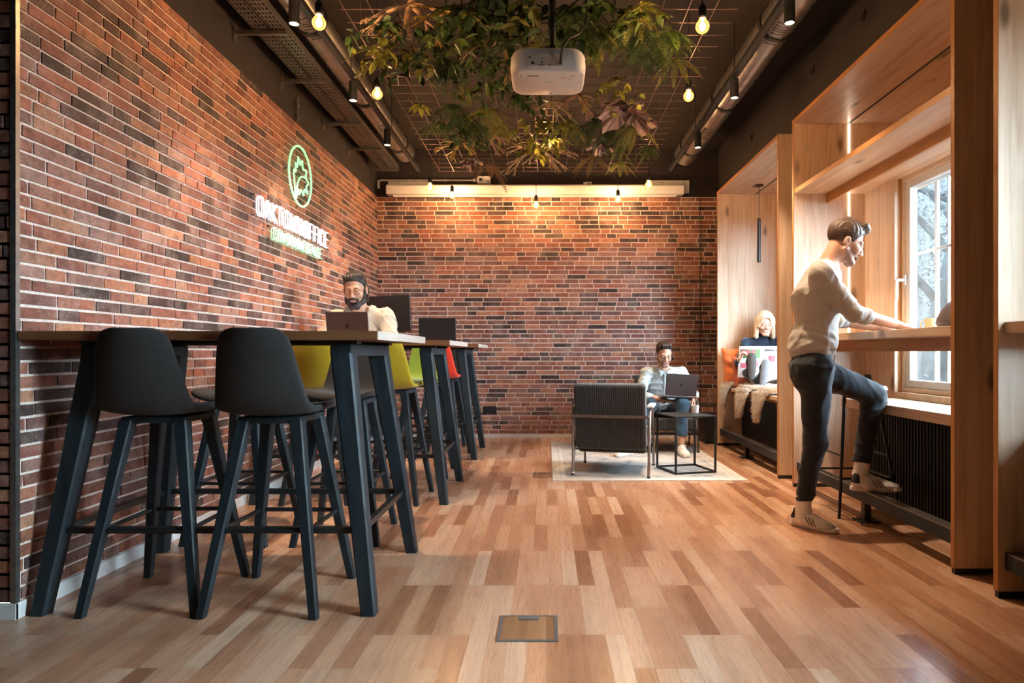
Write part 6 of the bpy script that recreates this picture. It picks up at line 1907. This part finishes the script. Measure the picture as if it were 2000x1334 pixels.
# trousers
T = Field((1.36, 3.54, .08), (2.12, 4.02, 1.06), 0.0058)
T.cap((hipR + hipL) / 2 + Vector((-.01, 0, .01)), wst + Vector((0, 0, -.02)), .112, .104, 0.04, lat, 1.28)
T.ell(hipR + Vector((-.045, .05, -.03)), (.085, .095, .10), None, .05)
T.cap(hipR, kneR, .092, .066, .05); T.cap(kneR, ankR + Vector((.004, 0, .05)), .064, .051, .03)
T.cap(hipL, kneL, .094, .070, .05); T.cap(kneL, ankL + Vector((.006, 0, .055)), .068, .053, .03)
T.add(folds(.0085, 3, 40, dirs=((.7, .2, 1), (-.7, .3, 1), (.2, .5, 1)))); T.add(folds(.003, 4, 90))
nl = (kneL - ankL).normalized(); T.cap(ankL - nl * .048, ankL - nl * .10, .125, .125, 0, op='sub'); T.cap(ankR - Vector((0, 0, .068)), ankR - Vector((0, 0, .12)), .125, .125, 0, op='sub'); T.cut((0, 0, 1.035), (0, 0, 1))
T.build('trousers', TROUSER, t, smooth_it=2)
pk = MB(); pk.tube([Vector((1.595, 3.600, .985)), Vector((1.578, 3.585, .93)), Vector((1.555, 3.582, .865))], .0022, 6); pk.build('pocket_seam', M['lash'], t)
sneaker((1.425, 3.805, 0), (1.612, 3.588, 0), (0, 0, 1), t, SHOE_W, SOLE_W, plain('toe_suede', (0.60, 0.58, 0.56), 0.8), SHOE_D, step=.003)
sneaker((1.785, 3.835, .190), (2.075, 3.80, .190), (0, 0, 1), t, SHOE_W, SOLE_W, bpy.data.materials['toe_suede'], SHOE_D, step=.003)
sk = MB(); sk.tube([ankL + nl * .075, ankL + nl * .03, ankL - nl * .015], [.046, .043, .046], 18); sk.build('sock', SHOE_W, t, smooth=True)
sk = MB(); sk.tube([ankR + Vector((.0, 0, .075)), ankR + Vector((0, 0, .03)), ankR + Vector((0, 0, -.03))], [.044, .042, .046], 18); sk.build('sock', SHOE_W, t, smooth=True)
tag_ = MB(); tag_.obox(ankL + Vector((.030, -.028, .045)), (.8, -.6, 0), (.6, .8, 0), (0, 0, 1), .010, .004, .006); tag_.build('sock_emblem', plain('red_print', (0.6, 0.03, 0.03), 0.7), t)

# ---------------- the bearded man behind the laptop
t = thing('person', 'bearded man in a cream hoodie and round glasses sitting behind a grey laptop', 'person', (-1.5, 5.36, 0))
cx = -1.50
hd = Head((cx - .012, 5.13, 1.505), (0.06, -1, -0.28), (-0.03, -0.28, 1), 1.10); hd.brow = H_DARK
nck = Vector((cx, 5.225, 1.345)); chs = Vector((cx, 5.29, 1.16)); wst = Vector((cx, 5.36, .90))
shL_, shR_ = Vector((cx + .195, 5.255, 1.275)), Vector((cx - .195, 5.255, 1.275))
elL_, elR_ = Vector((cx + .275, 5.13, 1.10)), Vector((cx - .275, 5.13, 1.10))
wrL_, wrR_ = Vector((cx + .085, 5.045, 1.125)), Vector((cx - .085, 5.045, 1.125))
hips = [(Vector((cx + sx * .09, 5.42, .835)), Vector((cx + sx * .13, 5.03, .80)), Vector((cx + sx * .12, 5.16, .40))) for sx in (-1, 1)]
lat = Vector((1, 0, 0))
F = Field((cx - .36, 4.88, .28), (cx + .36, 5.58, 1.68), 0.008, fx=((cx - .14, cx + .14, .0042),), fy=((4.92, 5.26, .0042),), fz=((1.09, 1.18, .0040), (1.34, 1.67, .0042)))
hd.skull(F)
F.cap(hd.P(0, -.030, -.055), nck + Vector((0, .02, -.03)), .055, .062, 0.02); F.cap(chs, nck + Vector((0, .02, -.05)), .08, .06, .03, lat, 1.5); F.cap(wst, chs, .085, .09, .03, lat, 1.35)
for a, e, w_ in ((shL_, elL_, wrL_), (shR_, elR_, wrR_)): limbs(F, ((a, e, .04, .036), (e, w_, .036, .027)))
for sx, w_ in ((1, wrL_), (-1, wrR_)): hand(F, w_, (-sx * .35, -1, -.12), (0, -.1, 1), (-sx, -.2, 0), (0.30, 0.32, 0.34, 0.38), .12)
for h_, k_, a_ in hips: limbs(F, ((h_, k_, .065, .05), (k_, a_, .045, .036)))
F.build('body', SK, t, mask=face_mask(hd, 0.6))
hd.eyes(t, M['iris_brown'], True)
B = Field([v - .17 for v in hd.c], [v + .15 for v in hd.c], .0042); k = hd.k
for sx in (-1, 1):
    B.cap(hd.P(sx * .066, .006, -.022), hd.P(sx * .052, .030, -.080), .011 * k, .020 * k, .02 * k); B.cap(hd.P(sx * .050, .030, -.085), hd.P(sx * .014, .074, -.112), .022 * k, .026 * k, .02 * k)
    B.cap(hd.P(sx * .004, .099, -.0555), hd.P(sx * .028, .088, -.068), .0075 * k, .0075 * k, .006 * k); B.cap(hd.P(sx * .029, .086, -.068), hd.P(sx * .030, .078, -.10), .009 * k, .015 * k, .012 * k)
B.cap(hd.P(-.014, .082, -.112), hd.P(.014, .082, -.112), .024 * k, .024 * k, .02 * k); B.cap(hd.P(0, .082, -.115), hd.P(0, .080, -.132), .022 * k, .016 * k, .02 * k)
B.ell(hd.P(0, .102, -.0715), (.020 * k, .02 * k, .0085 * k), hd.R, .004, 'sub')
B.add(folds(.004, 2, 170, 0.3)); B.build('beard', H_DARK, t)
H = Field([v - .20 for v in hd.c], [v + .17 for v in hd.c], .0044)
H.ell(hd.P(0, -.016, .044), (.0805 * k, .102 * k, .0875 * k), hd.R, 0.0)
H.cap(hd.P(-.040, .060, .085), hd.P(.050, .028, .092), .024 * k, .026 * k, .02); 
for sx in (-1, 1): H.cap(hd.P(sx * .068, -.040, -.01), hd.P(sx * .064, -.045, -.095), .022 * k, .014 * k, .02)
H.ell(hd.P(0, -.065, -.04), (.07 * k, .045 * k, .085 * k), hd.R, .02)
H.maxf(hair_line(hd, [-.11, -.045, -.018, .010, .018, .050, .078, .11], [-.13, -.13, -.10, .020, .012, .045, .068, .070]))
H.add(lambda X, Y, Z: 0.0024 * np.sin(300 * hd.g(X, Y, Z)[0] + 8 * np.sin(28 * hd.g(X, Y, Z)[1] + 20 * hd.g(X, Y, Z)[2])))
H.build('hair', H_DARK, t)
def glasses(hd, parent, mat, round_=True):
    b = MB(); k = hd.k
    for sx in (-1, 1):
        c = (sx * .0335, .1045, -.004); n = 26
        b.tube([hd.P(c[0] + .0235 * math.cos(q), c[1] - .10 * abs(.0235 * math.cos(q) * sx > 0) * max(0, sx * .0235 * math.cos(q)), c[2] + (.0215 if round_ else .0165) * math.sin(q)) for q in np.linspace(0, 2 * PI, n, endpoint=False)], .0017 * k, 6, closed=True)
        b.tube([hd.P(sx * .0565, .1025, .002), hd.P(sx * .072, .088, .002), hd.P(sx * .082, .02, .000), hd.P(sx * .084, -.012, -.004)], .0015 * k, 6)
    b.tube([hd.P(-.010, .1045, -.001), hd.P(0, .1075, .003), hd.P(.010, .1045, -.001)], .0016 * k, 6)
    b.build('glasses', mat, parent, smooth=True)
glasses(hd, t, M['brass'] if 'brass' in M else plain('amber_frame', (0.30, 0.13, 0.03), 0.3, 0.6))
S = Field((cx - .40, 4.96, .76), (cx + .40, 5.60, 1.44), 0.0065)
S.cap(chs, nck + Vector((0, .03, -.07)), .125, .09, .04, lat, 1.45); S.cap(wst, chs, .125, .130, .04, lat, 1.32)
for a, e, w_ in ((shL_, elL_, wrL_), (shR_, elR_, wrR_)):
    S.cap(nck + Vector((0, .03, -.055)), a, .062, .072, .04); S.cap(a, e, .072, .060, .04); S.cap(e, w_, .058, .040, .03)
    n_ = (w_ - e).normalized(); S.cap(w_ - n_ * .04, w_ - n_ * .015, .042, .042, .006)
S.ell(nck + Vector((0, .055, -.02)), (.125, .085, .065), None, .03)
for sx in (-1, 1): S.cap(nck + Vector((sx * .10, .02, .01)), nck + Vector((sx * .035, -.085, -.11)), .034, .028, .02)
S.add(folds(.011, 15, 36, dirs=((.5, .3, 1), (-.6, .2, 1), (.9, -.3, .5)))); S.add(folds(.004, 18, 80))
S.ell(nck + Vector((0, -.04, .03)), (.072, .095, .095), None, .012, 'sub')
S.build('hoodie', K_CREAM, t, smooth_it=2)
ds = MB()
for sx in (-1, 1): ds.tube([nck + Vector((sx * .035, -.105, -.105)), nck + Vector((sx * .04, -.125, -.16)), nck + Vector((sx * .045, -.12, -.24))], .004, 7)
ds.build('drawstring', K_CREAM, t, smooth=True)
T = Field((cx - .26, 4.90, .30), (cx + .26, 5.60, .96), 0.0085)
T.cap(hips[0][0], hips[1][0], .105, .105, .03)
for h_, k_, a_ in hips: T.cap(h_, k_, .088, .068, .03); T.cap(k_, a_ + Vector((0, 0, .02)), .066, .052, .03)
T.add(folds(.005, 33, 26)); T.build('trousers', TROUSER, t)
for (h_, k_, a_), sx in zip(hips, (-1, 1)):
    sneaker((a_.x, a_.y + .05, .335), (a_.x + sx * .02, a_.y - .22, .325), (0, 0, 1), t, SHOE_D, SOLE_G, stripes=False, laces=False, step=.007)

# ---------------- the man in the armchair
t = thing('person', 'man in a pale blue shirt sitting in an armchair, laptop on his lap', 'person', (1.24, 6.85, 0))
hd = Head((1.205, 6.70, .990), (0.10, -1, -0.36), (0.02, -0.36, 1), 1.0); hd.brow = H_DARK
cx = 1.225
nck = Vector((cx - .005, 6.775, .845)); chs = Vector((cx, 6.83, .68)); wst = Vector((cx, 6.86, .45))
shL_, shR_ = Vector((cx + .185, 6.80, .785)), Vector((cx - .185, 6.80, .785))
elL_, elR_ = Vector((cx + .285, 6.70, .565)), Vector((cx - .265, 6.70, .560))
wrL_, wrR_ = Vector((cx + .225, 6.50, .530)), Vector((cx - .035, 6.535, .520))
hL, hR = Vector((cx + .10, 6.86, .405)), Vector((cx - .10, 6.86, .405))
kL, kR = Vector((1.335, 6.40, .50)), Vector((1.02, 6.42, .485))
aL, aR = Vector((1.310, 6.33, .12)), Vector((.79, 6.31, .12))
lat = Vector((1, 0, 0))
F = Field((.70, 6.15, .02), (1.60, 7.05, 1.13), 0.008, fx=((1.11, 1.30, .0042), (1.40, 1.50, .0045)), fy=((6.42, 6.80, .0045),), fz=((.47, .56, .0042), (.86, 1.12, .0042)))
hd.skull(F)
F.cap(hd.P(0, -.030, -.055), nck + Vector((0, .02, -.03)), .054, .06, .02); F.cap(chs, nck + Vector((0, .02, -.05)), .08, .055, .03, lat, 1.5); F.cap(wst, chs, .085, .09, .03, lat, 1.35)
for a, e, w_ in ((shL_, elL_, wrL_), (shR_, elR_, wrR_)): limbs(F, ((a, e, .04, .037), (e, w_, .037, .027)))
hand(F, wrL_, (-.25, -1, -.05), (.25, 0, 1), (-1, -.2, 0), (0.35, 0.38, 0.4, 0.42), .1); hand(F, wrR_, (.75, -.55, .0), (0, -.1, 1), (.2, .9, .1), (0.25, 0.28, 0.3, 0.32), .12)
for h_, k_, a_ in ((hL, kL, aL), (hR, kR, aR)): limbs(F, ((h_, k_, .065, .05), (k_, a_, .045, .034)))
F.build('body', SK, t, mask=face_mask(hd))
hd.eyes(t, M['iris_brown'], True)
H = Field([v - .15 for v in hd.c], [v + .16 for v in hd.c], .0042)
H.ell(hd.P(0, -.014, .046), (.080, .1015, .089), hd.R, 0.0); H.cap(hd.P(-.03, .060, .104), hd.P(.036, .055, .106), .022, .024, .02)
H.maxf(hair_line(hd, [-.11, -.06, -.028, -.022, .008, .020, .045, .075, .10], [-.085, -.080, -.060, .016, .016, -.005, .050, .078, .084]))
H.add(lambda X, Y, Z: 0.002 * np.sin(330 * hd.g(X, Y, Z)[0] + 6 * np.sin(30 * hd.g(X, Y, Z)[1])))
H.build('hair', H_DARK, t)
glasses(hd, t, M['lash'], False)
S = Field((.88, 6.42, .38), (1.60, 7.06, .93), 0.006)
S.cap(chs, nck + Vector((0, .025, -.07)), .112, .08, .04, lat, 1.45); S.cap(wst, chs, .118, .118, .04, lat, 1.32)
for a, e, w_ in ((shL_, elL_, wrL_), (shR_, elR_, wrR_)):
    cu = e.lerp(w_, .35); S.cap(nck + Vector((0, .03, -.055)), a, .05, .062, .04); S.cap(a, e, .062, .054, .03); S.cap(e, cu, .052, .047, .02)
S.add(folds(.009, 41, 50, dirs=((.5, .3, 1), (-.6, .2, 1), (.2, -.3, 1)))); S.add(folds(.004, 42, 100))
S.ell(nck + Vector((0, -.03, .04)), (.060, .07, .07), None, .01, 'sub')
S.build('shirt', SHIRT, t, smooth_it=2)
cl = MB()
for sx in (-1, 1):
    cl.poly([nck + Vector((sx * .010, -.082, -.052)), nck + Vector((sx * .062, -.050, -.015)), nck + Vector((sx * .064, .0, .004)), nck + Vector((sx * .078, -.055, -.062)), nck + Vector((sx * .048, -.098, -.095))], (0, -.004, .003))
cl.build('collar', SHIRT, t, bevel=.0015)
pl_ = MB(); pts = [(nck.x, nck.y - .085, nck.z - .06), (cx, 6.706, .74), (cx, 6.700, .66), (cx, 6.712, .56), (cx, 6.725, .48)]
for i in range(4): pl_.bar(pts[i], pts[i + 1], .013, .004, up=(0, 1, 0))
pl_.build('button_placket', SHIRT, t)
T = Field((.66, 6.20, .08), (1.52, 7.05, .60), 0.0075)
T.cap(hL, hR, .105, .105, .03)
for h_, k_, a_ in ((hL, kL, aL), (hR, kR, aR)): T.cap(h_, k_, .088, .070, .03); T.cap(k_, a_ + (k_ - a_).normalized() * .05, .068, .050, .03)
T.add(folds(.008, 50, 42)); T.add(folds(.003, 51, 90))
for k_, a_ in ((kL, aL), (kR, aR)):
    n_ = (k_ - a_).normalized(); T.cap(a_ - n_ * .04, a_ - n_ * .10, .115, .115, 0, op='sub')
T.build('jeans', JEANS, t, smooth_it=2)
sneaker((1.305, 6.385, RUGZ), (1.325, 6.115, RUGZ), (0, 0, 1), t, SHOE_W, SOLE_W, stripes=False, step=.005)
sneaker((.835, 6.365, RUGZ), (.645, 6.175, RUGZ), (0, 0, 1), t, SHOE_W, SOLE_W, stripes=False, step=.005)
lp = make_laptop('grey laptop with a dark fruit emblem on the lap of the man in the armchair', 0.318, 0.22, 0.215, 12, M['space_grey'], M['laptop_black'])
lp.location = (1.305, 6.34, .562); lp.rotation_euler = (math.radians(-6), math.radians(3), 0.12)

# ---------------- the woman on the window bench
t = thing('person', 'blond woman in a navy jumper and pale jeans reading on the window bench', 'person', (2.24, 6.75, .643))
hd = Head((2.262, 6.74, 1.300), (-0.12, -1, -0.20), (0.0, -0.20, 1), 0.97); hd.brow = plain('light_brow', (0.22, 0.13, 0.07), 0.7)
cx = 2.255
nck = Vector((cx, 6.80, 1.165)); chs = Vector((cx, 6.85, 1.01)); wst = Vector((cx, 6.85, .80))
shL_, shR_ = Vector((cx + .165, 6.83, 1.105)), Vector((cx - .165, 6.83, 1.105))
elL_, elR_ = Vector((cx + .205, 6.69, .89)), Vector((cx - .275, 6.71, .885))
wrL_, wrR_ = Vector((cx + .09, 6.50, .905)), Vector((cx - .345, 6.49, .915))
hL, hR = Vector((cx + .09, 6.82, .745)), Vector((cx - .09, 6.82, .745))
kL, kR = Vector((cx - .03, 6.40, .80)), Vector((cx - .19, 6.40, .775))
aL, aR = Vector((2.005, 6.15, .735)), Vector((1.905, 6.13, .79))
lat = Vector((1, 0, 0))
F = Field((cx - .44, 5.94, .66), (cx + .34, 7.0, 1.45), 0.008, fx=((2.15, 2.38, .0042), (1.86, 1.96, .0045)), fy=((6.38, 6.52, .0045), (6.62, 6.80, .0045)), fz=((.88, .98, .0042), (1.17, 1.43, .0042)))
hd.skull(F, True)
F.cap(hd.P(0, -.030, -.055), nck + Vector((0, .02, -.03)), .044, .052, .02); F.cap(chs, nck + Vector((0, .02, -.05)), .07, .05, .03, lat, 1.5); F.cap(wst, chs, .075, .08, .03, lat, 1.35)
for a, e, w_ in ((shL_, elL_, wrL_), (shR_, elR_, wrR_)): limbs(F, ((a, e, .034, .031), (e, w_, .031, .023)))
hand(F, wrR_, (.1, -.35, .9), (-.9, .3, .1), (.5, -.6, 0), (0.7, 0.75, 0.75, 0.75), .05, .92); hand(F, wrL_, (-.1, -.35, .9), (.9, .3, .1), (-.5, -.6, 0), (0.7, 0.75, 0.75, 0.75), .05, .92)
for h_, k_, a_ in ((hL, kL, aL), (hR, kR, aR)): limbs(F, ((h_, k_, .06, .045), (k_, a_, .04, .03)))
F.build('body', SKW, t, mask=face_mask(hd, 0.0))
hd.eyes(t, M['iris_brown'], True)
H = Field([v - .21 for v in hd.c], [v + .16 for v in hd.c], .0042); k = hd.k
H.ell(hd.P(0, -.014, .046), (.088, .108, .094), hd.R, 0.0)
for sx in (-1, 1):
    H.cap(hd.P(sx * .072, .010, .04), hd.P(sx * .088, .030, -.135), .026, .022, .03); H.cap(hd.P(sx * .075, -.03, .02), hd.P(sx * .085, -.02, -.14), .03, .024, .03)
H.ell(hd.P(0, -.065, -.05), (.085, .05, .10), hd.R, .03)
H.cap(hd.P(-.02, .082, .075), hd.P(-.075, .050, -.02), .016, .012, .02); H.cap(hd.P(.02, .082, .075), hd.P(.075, .050, -.02), .016, .012, .02)
H.ell(hd.P(0, .105, -.035), (.052, .085, .108), hd.R, .012, 'sub')
H.cap(hd.P(0, .02, .150), hd.P(0, .09, .100), .006, .005, .008, op='sub')
H.add(lambda X, Y, Z: 0.0024 * np.sin(260 * hd.g(X, Y, Z)[0] + 5 * np.sin(20 * hd.g(X, Y, Z)[2]) + 120 * hd.g(X, Y, Z)[1]))
H.build('hair', H_BLOND, t)
S = Field((cx - .44, 6.42, .70), (cx + .34, 7.0, 1.24), 0.0065)
S.cap(chs, nck + Vector((0, .02, -.055)), .096, .072, .04, lat, 1.45); S.cap(wst, chs, .10, .10, .04, lat, 1.3)
S.cap(nck + Vector((0, .015, -.04)), nck + Vector((0, .0, .018)), .058, .053, .02)
for a, e, w_ in ((shL_, elL_, wrL_), (shR_, elR_, wrR_)):
    S.cap(nck + Vector((0, .03, -.055)), a, .045, .052, .04); S.cap(a, e, .052, .044, .03); S.cap(e, w_, .043, .033, .02)
S.add(folds(.007, 61, 46)); S.build('jumper', NAVY, t, smooth_it=2)
T = Field((cx - .45, 5.98, .63), (cx + .28, 7.0, 1.0), 0.0075)
T.cap(hL, hR, .095, .095, .03)
for h_, k_, a_ in ((hL, kL, aL), (hR, kR, aR)): T.cap(h_, k_, .080, .060, .03); T.cap(k_, a_ + (k_ - a_).normalized() * .06, .058, .045, .03)
T.maxf(lambda X, Y, Z: (.6435 - Z + 0 * X + 0 * Y)); T.add(folds(.005, 63, 30)); T.build('jeans', LJEANS, t, smooth_it=2)
for a_, h0, tz, sx in ((aR, Vector((1.905, 6.035, .745)), Vector((-.05, -.16, 1)), -1), (aL, Vector((2.005, 6.05, .690)), Vector((.14, -.16, 1)), 1)):
    d = tz.normalized() * .255
    sneaker(h0, h0 + d, (0, 1, .15), t, SHOE_D, SOLE_G if sx > 0 else plain('dark_rubber', (0.05, 0.045, 0.04), 0.7), stripes=False, laces=False, step=.0055)
    an = MB(); an.tube([a_ + (Vector((0, .07, .02))), a_ + Vector((0, .0, .0)), h0 + d * .18 + Vector((0, .05, 0))], [.043, .045, .040], 14); an.build('boot_shaft', SHOE_D, t, smooth=True)
# the magazine she holds
m_ = thing('magazine', 'open magazine held up by the reading woman', 'magazine', (2.12, 6.46, .755))
MC = [plain('magazine_paper', (0.58, 0.57, 0.55), 0.5, var=0.03), plain('magazine_green', (0.07, 0.16, 0.05), 0.5), plain('magazine_pink', (0.45, 0.10, 0.13), 0.5), plain('magazine_grey', (0.40, 0.38, 0.38), 0.5), plain('magazine_mauve', (0.48, 0.36, 0.42), 0.5), plain('magazine_ink', (0.10, 0.10, 0.11), 0.5)]
def page(x0, x1, y0, y1, name, marks):
    b = MB(); zb, zt = .755, 1.065
    def P(u, v, o=0.0):
        x = x0 + (x1 - x0) * u; y = y0 + (y1 - y0) * u - 0.02 * math.sin(PI * u); return Vector((x, y + .05 * (1 - v) - .02 - o, zb + (zt - zb) * v))
    n = 8
    for i in range(n):
        b.add([P(i / n, 0), P((i + 1) / n, 0), P((i + 1) / n, 1), P(i / n, 1)] + [P(i / n, 0, -.004), P((i + 1) / n, 0, -.004), P((i + 1) / n, 1, -.004), P(i / n, 1, -.004)], [(0, 1, 2, 3), (7, 6, 5, 4), (3, 2, 6, 7), (1, 0, 4, 5)], 0)
    for u0, u1, v0, v1, mat in marks:
        for i in range(4):
            a, c = u0 + (u1 - u0) * i / 4, u0 + (u1 - u0) * (i + 1) / 4
            b.add([P(a, v0, .0012), P(c, v0, .0012), P(c, v1, .0012), P(a, v1, .0012)], [(0, 1, 2, 3)], mat)
    b.build(name, MC, m_)
r = random.Random(5)
mk = [(.06, .96, .62, .90, 1), (.08, .80, .78, .88, 2), (.12, .72, .70, .76, 2), (.06, .96, .55, .60, 0), (.10, .34, .30, .46, 2), (.70, .92, .34, .50, 2), (.45, .62, .36, .44, 3)]
for k in range(6): mk.append((.08, .30 + .3 * r.random(), .06 + k * .035, .075 + k * .035, 3))
page(1.905, 2.118, 6.46, 6.44, 'left_page', mk)
mk = [(.14, .55, .84, .90, 5), (.60, .86, .845, .895, 5), (.16, .80, .40, .76, 4), (.30, .60, .50, .70, 2), (.62, .84, .42, .62, 3)]
for k in range(5): mk.append((.15, .60 + .25 * r.random(), .08 + k * .05, .10 + k * .05, 3))
page(2.118, 2.33, 6.44, 6.41, 'right_page', mk)
